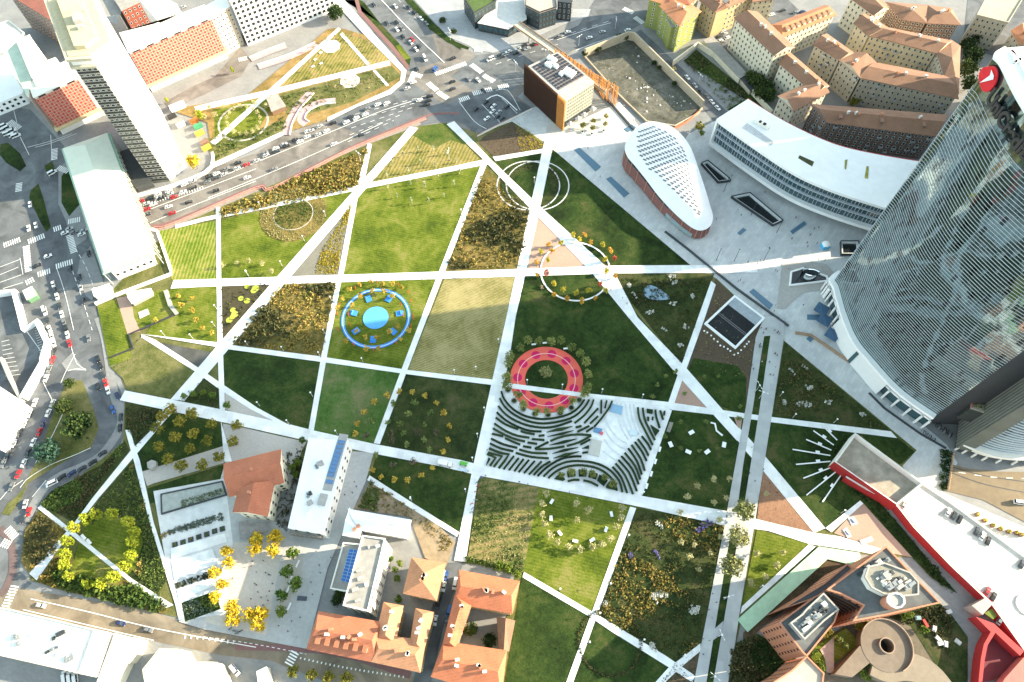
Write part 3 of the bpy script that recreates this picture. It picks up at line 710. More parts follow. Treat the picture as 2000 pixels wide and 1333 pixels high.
house('apartment_house','grey house with an orange roof patch at the far right edge','apartment house',['1590,200 1700,150 1700,300 1640,290'],14,BEIGE,T_OR,2,0,WN,'old apartment houses in the north-east',o15)
green,_ = house('apartment_house','lime green painted house with orange roof at the end of the narrow street','apartment house',['222,-4 300,20 345,60 560,-60 480,-120 250,-120','300,40 425,168 560,75 420,-20'],20.5,LIME,T_OR,2.4,0.4,dict(sp=4.6,fl=3.6,ww=1.3,wh=1.7,fr=WHITE_R),'old apartment houses in the north-east',o12)
house('apartment_house','ochre house with tall arched base beside the green painted house','apartment house',['560,4 655,78 742,44 640,-40','655,78 742,44 1010,-70 930,-120'],20,OCHRE,T_BR,2.4,0.5,WN,'old apartment houses in the north-east',o12)
house('apartment_house','cream house with a red roof at the top edge by the green house','apartment house',['360,10 490,30 560,-25 480,-110 330,-60'],22,CREAM,T_RD,2.4,0,WN,'old apartment houses in the north-east',o12)
house('apartment_house','pale cream house with barred windows beside the car yard at the top edge','apartment house',['900,10 1050,-10 1000,-90 860,-60'],19,CREAM,T_BR,2.4,0.4,WN,'old apartment houses in the north-east',o12)
house('annex','low grey roofed annex along the wall of the green plot','shed',['580,262 640,238 862,480 815,510'],4.5,CREAM2,GREY_R,1,0,None,None,o12,flat=True)
house('annex','small dark grey roofed shed beside the dark garden trees','shed',['822,512 880,480 940,560 885,590'],4,BEIGE,DARKM,1,0,None,None,o12,flat=True)
house('annex','flat roofed lower wing with a grey terrace on the green painted house','terrace wing',['335,150 425,168 345,335 300,240'] if False else ['340,110 395,90 432,165 372,178'],17,LIME,GREY_R,1,0,None,None,o12,flat=True)
# ---- dark shops and buildings along the top edge
o8,o4,o0 = (800,0),(400,0),(0,0)
house('shop_building','dark glass building with a planted roof at the top edge','building',['350,-20 420,90 560,10 530,-60'],12,DARKM,plain('planted_roof',(0.07,0.11,0.03),0.9,0.2),1,0,dict(sp=2.6,fl=3.6,ww=2.2,wh=1.9,fr=FRAME_D,gl=GLASS_T),'dark buildings of the shop square',o8,flat=True,parapet=DARKM)
house('shop_building','low dark shop with a pale flat roof and glass corner facing the avenue','shop',['445,150 640,190 760,125 740,-30 600,-60 560,30'],6.5,DARKM,plain('pale_flat_roof',(0.56,0.55,0.52),0.8),1,0,dict(sp=3.2,fl=5,ww=2.8,wh=3.2,fr=FRAME_D,gl=GLASS_T),'dark buildings of the shop square',o8,flat=True)
house('shop_building','dark stepped building with flowers on its terrace above the shop','building',['755,40 845,85 955,50 940,-50 760,-60'],13,DARKM,plain('terrace_roof',(0.40,0.34,0.28),0.8),1,0,dict(sp=2.4,fl=3.4,ww=1.9,wh=2.0,fr=FRAME_D,gl=GLASS_T),'dark buildings of the shop square',o8,flat=True,parapet=DARKM)
house('shop_building','black narrow building with tall slit windows at the top edge','building',['965,10 1055,20 1070,-60 970,-60'],14,DARKM,DARKM,1,0,dict(sp=3.0,fl=4,ww=1.0,wh=2.6,fr=FRAME_W,gl=GLASS_T),'dark buildings of the shop square',o8,flat=True)
GRIDW = plain('white_facade_grid',(0.76,0.74,0.70),0.6,0.04)
house('office_block','white office slab with a square grid of dark windows on the garden side','office block',['165,8 780,-230 740,-330 130,-80'],33,GRIDW,WHITE_R,1,0,dict(sp=3.3,fl=3.3,ww=2.3,wh=2.3,fr=FRAME_W),'office slabs in the north-west',o4,flat=True,parapet=GRIDW)
house('office_block','narrow beige office block between the red panelled slab and the white grid slab','office block',['1372,116 1492,42 1460,-30 1340,40'],28,BEIGE,WHITE_R,1,0,dict(sp=2.6,fl=3.3,ww=1.5,wh=1.3,fr=FRAME_W),'office slabs in the north-west',o0,flat=True)
def red_panels(p,z0,z1,rows,sp,fr,gl): return facade(p,z0,z1,sp,(z1-z0)/rows,sp*0.5,(z1-z0)/rows*0.62,fr,gl)
PANEL_R = None
def panel_slab(label,pts,h,o,canopy):
 if 'red_panel_grid' not in MATS:
  m,t,b = base_mat('red_panel_grid')
  uv = t.nodes.new('ShaderNodeUVMap')
  ch = t.nodes.new('ShaderNodeTexBrick');ch.offset = 0.0;ch.inputs['Scale'].default_value = 1.0
  ch.inputs['Brick Width'].default_value = 1.7;ch.inputs['Row Height'].default_value = 1.75;ch.inputs['Mortar Size'].default_value = 0.14
  ch.inputs['Color1'].default_value = (0.46,0.06,0.045,1);ch.inputs['Color2'].default_value = (0.66,0.56,0.42,1);ch.inputs['Mortar'].default_value = (0.62,0.56,0.46,1)
  t.links.new(uv.outputs[0],ch.inputs['Vector'])
  ck = t.nodes.new('ShaderNodeTexChecker');ck.inputs['Scale'].default_value = 1.0
  ck.inputs['Color1'].default_value = (0.42,0.045,0.035,1);ck.inputs['Color2'].default_value = (0.42,0.13,0.10,1)
  mp = t.nodes.new('ShaderNodeMapping');mp.inputs['Scale'].default_value = (1/1.7,1/1.75,1);t.links.new(uv.outputs[0],mp.inputs['Vector']);t.links.new(mp.outputs[0],ck.inputs['Vector'])
  mx = mixrgb(t,'MIX',ch.outputs['Fac'],ck.outputs['Color'],(0.50,0.36,0.26));t.links.new(mx,b.inputs['Base Color'])
  b.inputs['Roughness'].default_value = 0.5;MATS['red_panel_grid'] = m
 p = ccw(G(pts,h,o));c = sum((Vector(q) for q in p),Vector((0,0)))/len(p)
 root = empty('office_block',(c.x,c.y,0),label,'office block','office slabs in the north-west')
 pl = [(a[0]-c.x,a[1]-c.y) for a in p]
 mb = MB();mb.prism(grow(pl,-0.3),-0.5,h);mb.build('wall',WARMW,root)
 mb = MB();mb.prism(grow(pl,0.2),h,h+0.5);mb.build('roof',plain('warm_white_roof',(0.76,0.73,0.64),0.8,0.05),root)
 mb = MB();uvs = []
 for i in range(len(pl)):
  a,b = Vector(pl[i]),Vector(pl[(i+1) % len(pl)]);L = (b-a).length
  mb.quad((*a,6.2),(*b,6.2),(*b,h-1.2),(*a,h-1.2));uvs += [(0,0),(L,0),(L,h-7.4),(0,h-7.4)]
 o2 = mb.build('facade_panels',MATS['red_panel_grid'],root)
 ul = o2.data.uv_layers.new(name='UVMap')
 for i,u in enumerate(uvs): ul.data[i].uv = u
 o2.data.materials[0] = MATS['red_panel_grid']
 mb = MB();mb.prism(grow(pl,1.6),4.8,6.0);mb.build('canopy',plain('yellowish_canopy',(0.55,0.46,0.26),0.8),root)
 place_windows(root,facade(p,h-1.25,h-0.05,7.5,1.2,4.2,1.05,FRAME_D),60)
 return root
panel_slab('long office slab in a red and cream checker right of the tall tower','840,346 1372,116 1330,38 790,240',30,o0,1)
panel_slab('shorter red panelled office slab, half in shade, left of the tall tower','220,640 600,465 540,350 175,520',29,o0,1)
house('office_block','pale green stepped roof block behind the shaded red panelled slab','office block',['30,345 112,272 200,515 178,628'],30,WARMW,GREEN_CU,1,0,None,'office slabs in the north-west',o0,flat=True)
house('office_block','white roofed taller block rising behind the shaded red panelled slab','office block',['112,275 190,228 290,400 205,500'],33,WARMW,plain('warm_white_roof',(0.76,0.73,0.64)),1,0,None,'office slabs in the north-west',o0,flat=True)
house('office_block','white roofed block between the two panelled slabs at the foot of the tower','office block',['290,402 360,376 392,420 470,392 520,490 240,560 210,505'],30.5,WARMW,plain('warm_white_roof',(0.76,0.73,0.64)),1,0,None,'office slabs in the north-west',o0,flat=True)
house('office_block','white flat roofed block with pale green terrace north of the long red slab','office block',['790,240 1180,85 1150,30 940,-80 880,-40 1040,150 780,215'],31,WARMW,plain('warm_white_roof',(0.76,0.73,0.64)),1,0,None,'office slabs in the north-west',o0,flat=True)
house('old_building','old dark building with a wine red flat roof at the top left corner','building',['20,-10 350,160 420,390 345,340 60,60'] if False else ['60,-30 300,-40 362,150 130,10'],24,BROWN,T_DK,1,0,dict(sp=3.4,fl=3.6,ww=1.5,wh=2.0),'old blocks at the top left',o0,flat=True)
house('old_building','low white building with roof courts at the left edge','building',['-60,180 60,140 160,220 110,275 30,345 -60,360'],16,WARMW,plain('blotched_flat_roof',(0.52,0.50,0.44),0.9,0.2,0.3),1,0,None,'old blocks at the top left',o0,flat=True,parapet=WARMW)
house('old_building','white block with black window rows at the left edge','building',['-80,380 0,350 150,590 140,610 -80,700'],8,WHITE_R,WHITE_R,1,0,dict(sp=3,fl=3,ww=1.6,wh=1.5,fr=FRAME_D),'old blocks at the top left',o0,flat=True)
house('old_building','red brick building with arched white ground floor near the top left','building',['720,-60 900,-100 940,0 790,70'],17,plain('dark_red_brick',(0.26,0.08,0.055),0.85),GREY_R,1,0,dict(sp=3.2,fl=3.4,ww=1.3,wh=1.8),'old blocks at the top left',o0,flat=True)
house('old_building','grey roofed block left of the red brick building near the top left','building',['630,20 720,-20 790,70 760,160 700,130'],14,M_CONC,GREY_R,1,0,None,'old blocks at the top left',o0,flat=True)
# ---- tall tower of the north-west
def tall_tower():
 A,B,Cc,D = [S(*q) for q in ((297,357),(333,354),(364.5,327),(320,224))]
 E = A+(D-Cc)*1.0;h = 87
 base = [A,B,Cc,D,E];c = sum((Vector((q.x,q.y)) for q in base),Vector((0,0)))/5
 root = empty('tower_block',(c.x,c.y,0),'tall cream office tower with a blank sunlit white face and a banded window face','tower')
 pl = ccw([(q.x-c.x,q.y-c.y) for q in base])
 mb = MB();mb.prism(grow(pl,-0.2),0,h);mb.build('wall',plain('cream_white_tower_face',(0.80,0.78,0.72),0.35,0.02),root)
 mb = MB();mb.prism(grow(pl,1.4),h-5,h-3.8);mb.prism(grow(pl,1.2),h-0.8,h+0.6);mb.build('crown',plain('crown_stone',(0.52,0.46,0.33),0.8),root)
 mb = MB();mb.prism(grow(pl,-0.6),h+0.55,h+0.9);mb.prism(grow(pl,-5.0),h+0.8,h+3.0);mb.build('roof',plain('tan_roof',(0.50,0.43,0.27),0.9,0.1),root)
 # banded windows on the two faces towards the south-west and the shaded long side
 ab = [(A.x,A.y),(B.x,B.y)]
 d = (Vector((B.x,B.y))-Vector((A.x,A.y)));L = d.length;d /= L;ang = math.atan2(d.y,d.x)
 mb = MB();out = Vector((d.y,-d.x))
 if out.dot(-Vector((A.x,A.y))) < 0: out = -out
 n = 25;fh = (h-7)/n
 dark = MB()
 a0 = Vector((A.x-c.x,A.y-c.y));b0 = Vector((B.x-c.x,B.y-c.y))
 for i in range(n):
  z = 1.5+i*fh
  p,q = a0+out*0.15,b0+out*0.15
  dark.quad((p.x,p.y,z),(q.x,q.y,z),(q.x,q.y,z+fh*0.36),(p.x,p.y,z+fh*0.36))
 mb.prism([tuple(a0+out*0.0),tuple(b0+out*0.0),tuple(b0+out*0.08),tuple(a0+out*0.08)],0,h-5)
 mb.build('window_face',plain('tower_tan_bands',(0.30,0.27,0.19),0.7),root)
 dark.build('spandrel_bands',plain('tower_dark_bands',(0.035,0.035,0.035),0.4),root)
 sp = []
 for i in range(n):
  for k in range(4):
   q = Vector((A.x,A.y))+d*(L*(k+0.5)/4)+out*0.16
   sp.append((q.x,q.y,1.5+i*fh+fh*0.68,ang if out.dot(Vector((d.y,-d.x))) > 0 else ang+math.pi,1.9,fh*0.46,FRAME_W,GLASS_D))
 place_windows(root,sp,100)
 # shaded long side: vertical strips
 a1 = Vector((E.x-c.x,E.y-c.y));side = MB();dd = (a1-a0);n2 = Vector((dd.y,-dd.x)).normalized()
 if n2.dot(a0-Vector((0,0))) < 0: n2 = -n2
 for k in range(9):
  p = a0+dd*((k+0.25)/9)+n2*0.2;q = a0+dd*((k+0.75)/9)+n2*0.2
  side.quad((p.x,p.y,2),(q.x,q.y,2),(q.x,q.y,h-6),(p.x,p.y,h-6))
 side.build('glazing_strips',GLASS_D,root)
 mb = MB();mb.box((0,2,h+4.0),(4,6,2.4),0.4);mb.box((3,-4,h+3.8),(3,2.2,1.6),0.4);mb.build('rooftop_plant',M_CONC,root)
 mb = MB();mb.tube([(1,8,h+3),(1,8,h+12)],0.25,6,0,0.08);mb.build('mast',M_CONC,root)
tall_tower()
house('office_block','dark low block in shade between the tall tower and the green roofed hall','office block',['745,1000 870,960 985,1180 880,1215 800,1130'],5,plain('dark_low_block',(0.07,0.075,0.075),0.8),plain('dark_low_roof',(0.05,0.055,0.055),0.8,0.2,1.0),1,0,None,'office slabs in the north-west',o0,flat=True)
house('construction_hut','small white site hut at the end of the storage yard by the tall tower','hut',['1100,690 1190,655 1200,680 1110,715'],3,WHITE_R,WHITE_R,1,0,None,None,o0,flat=True)
house('garden_hut','grey flat roofed garden hut beside the white garden path','hut',['400,635 470,610 525,690 435,725'],4,plain('brown_boards',(0.22,0.13,0.08),0.8),GREY_R,1,0,None,None,o4,flat=True)
# ---- green roofed hall
def green_hall():
 h = 13
 p = ccw(G('126,291 207,262.6 292,492 204,526 ',h));c = sum((Vector(q) for q in p),Vector((0,0)))/4
 root = empty('hall',(c.x,c.y,0),'long hall with a pale green hipped metal roof on the shaded street corner','hall')
 pl = [(a[0]-c.x,a[1]-c.y) for a in p]
 mb = MB();mb.prism(grow(pl,-1.2),0,h-0.4);mb.build('wall',WARMW,root)
 mb = MB();gable_roof(mb,pl,h,3.0,0.55,0.8);mb.build('roof',[plain('pale_metal_roof_sheet',(0.62,0.64,0.52),0.55,0.04,0.3)],root)
 mb = MB();q = grow(pl,2.0);r = grow(pl,0.75)
 for i in range(4):
  j = (i+1) % 4;mb.quad((*q[i],h-1.2),(*q[j],h-1.2),(*r[j],h-0.7),(*r[i],h-0.7));mb.quad((*q[i],h-1.6),(*q[j],h-1.6),(*q[j],h-1.2),(*q[i],h-1.2))
 mb.build('gutter',plain('green_copper_edge',(0.28,0.42,0.33),0.7),root)
 e = ccw(pl)
 for i in range(4):
  a,b = Vector(q[i]),Vector(q[(i+1) % 4]);L = (b-a).length
  if L < 30: continue
  for k in range(24):
   t = a+(b-a)*((k+0.5)/24);mb = MB();mb.box((t.x,t.y,h/2-1),(0.35,0.35,h-2),0.3);mb.build('column',plain('pale_column',(0.5,0.53,0.47),0.7),root)
 place_windows(root,facade(grow(p,-1.2),1.5,h-1,3.0,4.0,1.7,1.9,FRAME_W),80)
green_hall()
house('gate_house','low white annex by the south end of the green roofed hall','annex',['600,885 708,850 720,900 615,930'],4,WHITE_R,WHITE_R,1,0,None,None,(0,300),flat=True)
house('canopy','flat white canopy at the end of the green roofed hall','canopy',['825,905 980,880 985,910 860,975 835,940'],3.5,M_CONC,WHITE_R,1,0,None,None,(0,300),flat=True)
house('kiosk','small white roofed kiosk beside the western street','kiosk',['150,895 205,868 232,920 175,950'],4,plain('green_kiosk_side',(0.12,0.25,0.13),0.7),WHITE_R,1,0,None,None,(0,300),flat=True)
# ---- white halls at the left edge
house('warehouse','white roofed hall with rows of small roof lights at the left edge','warehouse',['-40,430 145,550 -20,850 -120,800'],8,WHITE_R,WHITE_R,1,0,None,'white halls of the south-west',(0,620),flat=True)
house('warehouse','large white flat roofed warehouse in the bottom left corner','warehouse',['-60,840 60,858 620,992 520,1272 -60,1140'],9,WARMW,ribbed('warm_white_sheet_roof',(0.80,0.77,0.70),R(-15),1.4,0.05,0.6),1,0,None,'white halls of the south-west',(0,933),flat=True,parapet=plain('warm_coping',(0.62,0.55,0.45),0.7))
house('warehouse','narrow strip roofed hall beside the bottom left warehouse','warehouse',['632,995 716,1012 622,1295 526,1275'],8,WARMW,plain('warm_white_roof',(0.76,0.73,0.64)),1,0,None,'white halls of the south-west',(0,933),flat=True)
house('warehouse','grey roofed hall with a white lit edge at the bottom left','warehouse',['748,1015 860,1045 820,1200 720,1420 600,1420'],7,CREAM2,plain('pale_grey_roof',(0.50,0.495,0.48),0.7,0.04),2,0,None,'white halls of the south-west',(0,933),flat=True)
house('warehouse','small white roofed shed against the grey roofed hall at the bottom left','shed',['862,1045 920,1052 905,1120 840,1205 825,1200'],6,CREAM2,WARMW,1,0,None,'white halls of the south-west',(0,933),flat=True)
house('warehouse','half built hall with a cream ribbed roof and scaffold at the bottom edge','warehouse',['1040,1115 1185,1122 1225,1200 1410,1205 1500,1420 960,1420 930,1250'],9,CREAM2,ribbed('cream_ribbed_roof',(0.72,0.64,0.46),R(-72),0.9,0.35,0.7),1,0,None,'white halls of the south-west',(0,933),flat=True)
house('warehouse','white shed roof half hidden at the bottom edge beside the parked truck','shed',['1140,1245 1195,1220 1320,1420 1180,1420'] if False else ['340,1265 400,1235 440,1400 360,1400'],5,CREAM2,WHITE_R,1,0,None,'white halls of the south-west',(400,933),flat=True)
# ---- halls and houses of the lower middle
def red_house():
 h = 13
 root,W = house('villa','large house with two red tiled roofs and cream walls beside the white terraces','house',['132,958 490,868 508,1070 165,1160','225,1125 445,1075 402,1288 190,1262'],h,plain('cream_villa_wall',(0.74,0.68,0.52),0.8),T_RD,3.5,0.0,dict(sp=3.6,fl=4.2,ww=1.3,wh=2.0,fr=FRAME_D),None,(400,620),chim=1)
red_house()
def white_hall():
 h = 11
 p = ccw(G('603,856 681,861 632,1044 562,1032',h));c = sum((Vector(q) for q in p),Vector((0,0)))/4
 root = empty('hall',(c.x,c.y,0),'long white hall with a row of blue skylights along its roof edge','hall')
 pl = [(a[0]-c.x,a[1]-c.y) for a in p]
 mb = MB();mb.prism(grow(pl,-0.4),0,h-0.2);mb.build('wall',WARMW,root)
 mb = MB();mb.prism(pl,h-0.2,h+0.1);mb.build('roof',WHITE_R,root)
 g = G('890,815 880,845 870,873 862,900 855,925 846,950 838,975 830,1000 822,1028 813,1072',h,(400,620))
 d = (Vector(g[-1][:2])-Vector(g[0][:2])).normalized();ang = math.atan2(d.y,d.x)
 mb = MB()
 m = (g[0]+g[-1])/2;mb.box((m.x-c.x,m.y-c.y,h+0.12),((g[-1]-g[0]).length+8,4.2,0.3),ang);mb.build('skylight_curb',M_CONC,root)
 for q in g:
  mb = MB();mb.box((q.x-c.x,q.y-c.y,h+0.42),(1.7,3.2,0.35),ang);mb.build('skylight',glossy('blue_roof_glass',(0.10,0.20,0.36),0.1),root)
 q = S(400+770*.3,620+1190*.3,h);mb = MB();mb.box((q.x-c.x,q.y-c.y,h+0.7),(5,3.4,1.2),ang);mb.build('rooftop_plant',M_CONC,root)
 place_windows(root,facade(grow(p,-0.4),1.2,h-1,4.2,3.6,1.2,1.8,FRAME_D),80)
 e = G('560,322 765,352 750,392 545,365',7,(400,933))
 mb = MB();mb.prism([(a.x-c.x,a.y-c.y) for a in e],3.0,7.0);mb.build('porch',ribbed('dark_slat_porch',(0.2,0.19,0.17),R(75),0.8,0.5),root)
white_hall()
house('outbuilding','white L shaped house north of the grey roofed apartment block','house',['945,215 1335,283 1312,388 1010,335','945,218 1012,330 1000,386 905,370'],8,WHITE_R,WHITE_R,1.5,0,dict(sp=4,fl=3.6,ww=1.2,wh=1.5,fr=FRAME_D),None,(400,933),chim=2)
def apartment_mid():
 root,W = house('apartment_block','white apartment block with a cluttered grey flat roof and blue solar terrace','apartment block',[('1030,382 1172,402 1062,868 905,832',20),('905,428 1030,440 950,745 822,722',8)],20,WARMW,GREY_R,1,0,dict(sp=3.3,fl=3.3,ww=1.3,wh=1.7,fr=FRAME_D),None,(400,933),flat=True,parapet=WARMW)
 c = root.location
 pv = G('940,465 1000,472 945,688 885,672',8.6,(400,933))
 mb = MB();mb.prism([(a.x-c.x,a.y-c.y) for a in pv],8.3,8.6)
 s = mb.build('solar_terrace',plain('pale_blue_deck',(0.45,0.55,0.66),0.5),root)
 for i in range(10):
  for k in range(2):
   u0,u1 = (i+0.08)/10,(i+0.92)/10;v0,v1 = (k+0.06)/2,(k+0.94)/2
   f = lambda u,v: (pv[0].lerp(pv[1],v)).lerp(pv[3].lerp(pv[2],v),u)
   mb = MB();mb.prism([(f(a,b).x-c.x,f(a,b).y-c.y) for a,b in ((u0,v0),(u1,v0),(u1,v1),(u0,v1))],8.62,8.72)
   mb.build('solar_panel',glossy('solar_blue',(0.03,0.14,0.42),0.2),s)
 rg = random.Random(5)
 for i in range(22):
  x,y = rg.uniform(940,1150),rg.uniform(400,840);q = S(400+x*.3,933+y*.3,20)
  if not inside(q.x,q.y,grow(W[0][0],-2)): continue
  mb = MB();mb.box((q.x-c.x,q.y-c.y,20.8),(rg.uniform(0.7,2.6),rg.uniform(0.7,1.6),rg.uniform(0.8,1.7)),0.3);mb.build('rooftop_unit',M_CONC if rg.random() < 0.5 else WARMW,root)
apartment_mid()
house('apartment_house','patched dark red roofed house with dormers inside green scaffold netting','apartment house',['745,880 1140,948 1108,1195 672,1108'],15,plain('scaffold_green_wall',(0.36,0.44,0.34),0.8),T_RD,3.5,0.3,WN,'orange roofed houses in the south',(400,933),chim=6,dorm=6)
house('apartment_house','U shaped house with pale orange roofs around a dark court','apartment house',['1170,822 1282,842 1232,1070 1118,1042','1378,862 1482,884 1418,1120 1340,1100','1112,1030 1428,1068 1395,1258 1092,1192'],15,OCHRE,T_OR2,2.6,0.5,WN,'orange roofed houses in the south',(400,933),chim=3)
house('apartment_house','small orange roofed house with a stepped roof left of the narrow street','apartment house',['1352,530 1556,562 1502,792 1300,748'],15,OCHRE,T_OR2,3.0,0.8,WN,'orange roofed houses in the south',(400,933),chim=5)
house('apartment_house','large court house with bright orange roofs right of the narrow street','apartment house',['330,612 706,682 662,876 300,812','300,780 392,838 300,1100 225,1080','228,1075 622,1135 590,1420 150,1290'],15,OCHRE,tiles('bright_orange_roof_tiles',(0.46,0.15,0.07),R(80)),3.0,0.3,WN,'orange roofed houses in the south',(800,933),chim=5)
house('outbuilding','narrow brown roofed outbuilding closing the court of the bright orange house','outbuilding',['576,918 676,940 640,1120 590,1105'],9,OCHRE,T_BR,1.5,0,None,None,(800,933),chim=0)
# ================================================================== LANDMARK BUILDINGS
TIM = plain('orange_timber',(0.50,0.22,0.06),0.7,0.12,1.0);TIM_D = plain('shade_toned_brown_timber',(0.050,0.024,0.016),0.6,0.15,0.8);TIM_P = plain('red_brown_timber',(0.19,0.085,0.075),0.4,0.10,0.5)  # the dark brown also holds the west face's shade in its colour
Z1 = (1000,80);ZS = 250/1666.0
def timber_block():
 h = 22
 p = ccw(G('205,345 595,155 1070,545 695,785',h,Z1,ZS));c = sum((Vector(q) for q in p),Vector((0,0)))/4
 root = empty('timber_clad_building',(c.x,c.y,0),'square block behind orange and brown timber slats with solar panels on its roof','building')
 pl = [(a[0]-c.x,a[1]-c.y) for a in p]
 loc = lambda v: Vector((v.x-c.x,v.y-c.y))
 mb = MB();mb.prism(pl,0,h);mb.build('wall',plain('pale_glass_wall',(0.34,0.34,0.28),0.4,0.06),root)
 mb = MB();mb.prism(grow(pl,0.3),h,h+0.4);mb.build('roof',plain('grey_deck_roof',(0.36,0.34,0.32),0.8),root)
 q = G('265,335 592,165 945,450 610,640',h+0.6,Z1,ZS)
 mb = MB();mb.prism([tuple(loc(v)) for v in q],h+0.41,h+0.7);f = mb.build('solar_field',plain('solar_field_base',(0.17,0.15,0.145),0.6),root)
 for i in range(9):
  for k in range(10):
   if (i,k) in ((2,2),(3,2),(3,3),(5,6),(6,6),(6,7),(5,7)): continue
   u0,u1,v0,v1 = (i+.2)/9,(i+.8)/9,(k+.15)/10,(k+.75)/10
   mb = MB();mb.prism([tuple(loc(q[0].lerp(q[1],a).lerp(q[3].lerp(q[2],a),b))) for a,b in ((u0,v0),(u1,v0),(u1,v1),(u0,v1))],h+0.72,h+0.95)
   mb.build('solar_panel',glossy('dark_solar',(0.035,0.035,0.045),0.25),f)
 for x,y,a,b in ((520,265,6,2.6),(480,340,4.5,2.8),(545,345,5.5,2.4),(740,440,7,5),(640,455,2.5,2.5)):
  v = loc(S(1000+x*ZS,80+y*ZS,h));mb = MB();mb.box((v.x,v.y,h+1.5),(a,b,1.6),-0.7);mb.box((v.x+.4,v.y,h+2.5),(a*.6,b*.6,0.5),-0.7);mb.build('rooftop_unit',WHITE_R,root)
 # west screen of slats
 s0,s1 = S(1000+158*ZS,80+305*ZS,h+1.5),S(1000+688*ZS,80+792*ZS,h+1.5)
 back = MB();a,b = loc(s0),loc(s1);d = (b-a).normalized();n = Vector((d.y,-d.x))
 if n.dot(a) < 0: n = -n
 back.prism([tuple(a-n*1.6),tuple(b-n*0.6),tuple(b-n*0.9),tuple(a-n*1.9)],0.4,h-0.3);back.build('screen_wall',TIM_D,root)
 N = 60
 for i in range(N):
  t = a+(b-a)*(i/(N-1));mb = MB();mb.box((t.x-n.x*0.3,t.y-n.y*0.3,(h+1.5)/2+0.3),(0.30,0.75,h+1.2),math.atan2(d.y,d.x))
  mb.build('slat',TIM if i > N*0.80 else TIM_D,root)
 for k in range(7):
  z = 2+k*3.2;mb = MB();mb.prism([tuple(a-n*0.75),tuple(b-n*0.75),tuple(b-n*0.95),tuple(a-n*0.95)],z,z+0.25);mb.build('rail',TIM_D,root)
 for x,y in ((415,850),(500,920),(580,1010)):
  v = loc(S(1000+x*ZS,80+y*ZS,3));mb = MB();mb.box((v.x+n.x*.4,v.y+n.y*.4,3),(2.4,0.5,5.5),math.atan2(d.y,d.x));mb.box((v.x+n.x*.7,v.y+n.y*.7,3),(1.8,0.2,4.9),math.atan2(d.y,d.x),1);mb.build('doorway',[WARMW,GLASS_D],root)
 # glazed south face
 sp = facade(p,6,h-0.5,1.7,2.6,1.45,2.1,plain('pale_mullion',(0.46,0.44,0.36),0.6),glossy('olive_glass',(0.16,0.17,0.13),0.10),edges=None)
 S0,S1 = Vector(p[0]),Vector(p[1])
 sp = [s for s in sp if abs((Vector((s[0],s[1]))-Vector((s0.x,s0.y))).dot(n)) > 2.5]
 sp += [s for s in facade(p,0.5,5.6,2.2,5.0,2.0,4.6,FRAME_D,GLASS_D) if abs((Vector((s[0],s[1]))-Vector((s0.x,s0.y))).dot(n)) > 2.5]
 place_windows(root,sp,100)
timber_block()
def bridge():
 pts = G('695,158 940,330 1160,500 1290,590',7,(800,0))
 c = pts[1];root = empty('footbridge',(c.x,c.y,0),'pale footbridge crossing the avenue beside the timber clad block','bridge')
 L,Rr = stroke([(q.x-c.x,q.y-c.y) for q in pts],5.2)
 mb = MB()
 for i in range(len(L)-1):
  mb.prism([L[i],L[i+1],Rr[i+1],Rr[i]],6.4-0.01*i,7.0-0.01*i)
 mb.build('deck',plain('bridge_deck',(0.52,0.44,0.34),0.8),root)
 for side in (L,Rr):
  mb = MB()
  for i in range(len(side)-1):
   a,b = side[i],side[i+1];d = (b-a).normalized();nn = Vector((-d.y,d.x))*0.1
   mb.prism([a-nn,b-nn,b+nn,a+nn],7.0,8.1)
  mb.build('railing',plain('bridge_railing',(0.33,0.24,0.17),0.6),root)
 for t in (0.15,0.5,0.8):
  q = Vector((pts[0].x-c.x,pts[0].y-c.y)).lerp(Vector((pts[-1].x-c.x,pts[-1].y-c.y)),t)
  mb = MB();mb.lathe((q.x,q.y,0),[(0.6,0),(0.5,6.5)],10);mb.build('pier',M_CONC,root)
bridge()
def trellis():
 a,b = S(1000+560*ZS,80+105*ZS,15),S(1000+1385*ZS,80+605*ZS,15);c = (a+b)/2
 root = empty('timber_trellis',(c.x,c.y,0),'open trellis of tall orange timber slats beside the footbridge','trellis')
 N = 70;d = (b-a).normalized();ang = math.atan2(d.y,d.x)
 for i in range(N):
  t = a.lerp(b,i/(N-1));zt = 15;zb = 8.0 if i < N*0.55 else 8.0-7.5*min(1,(i/N-0.55)/0.25)
  off = Vector((-d.y,d.x,0))*rnd.uniform(-0.7,0.7)
  mb = MB();mb.box((t.x-c.x+off.x,t.y-c.y+off.y,(zt+zb)/2),(0.26,0.42,zt-zb),ang);mb.build('slat',TIM,root)
 for z in (9.5,12,14.5):
  mb = MB();mb.box((0,0,z),((b-a).length,0.2,0.22),ang);mb.build('rail',TIM,root)
trellis()
Z2 = (1190,220);ZT = 230/1179.0
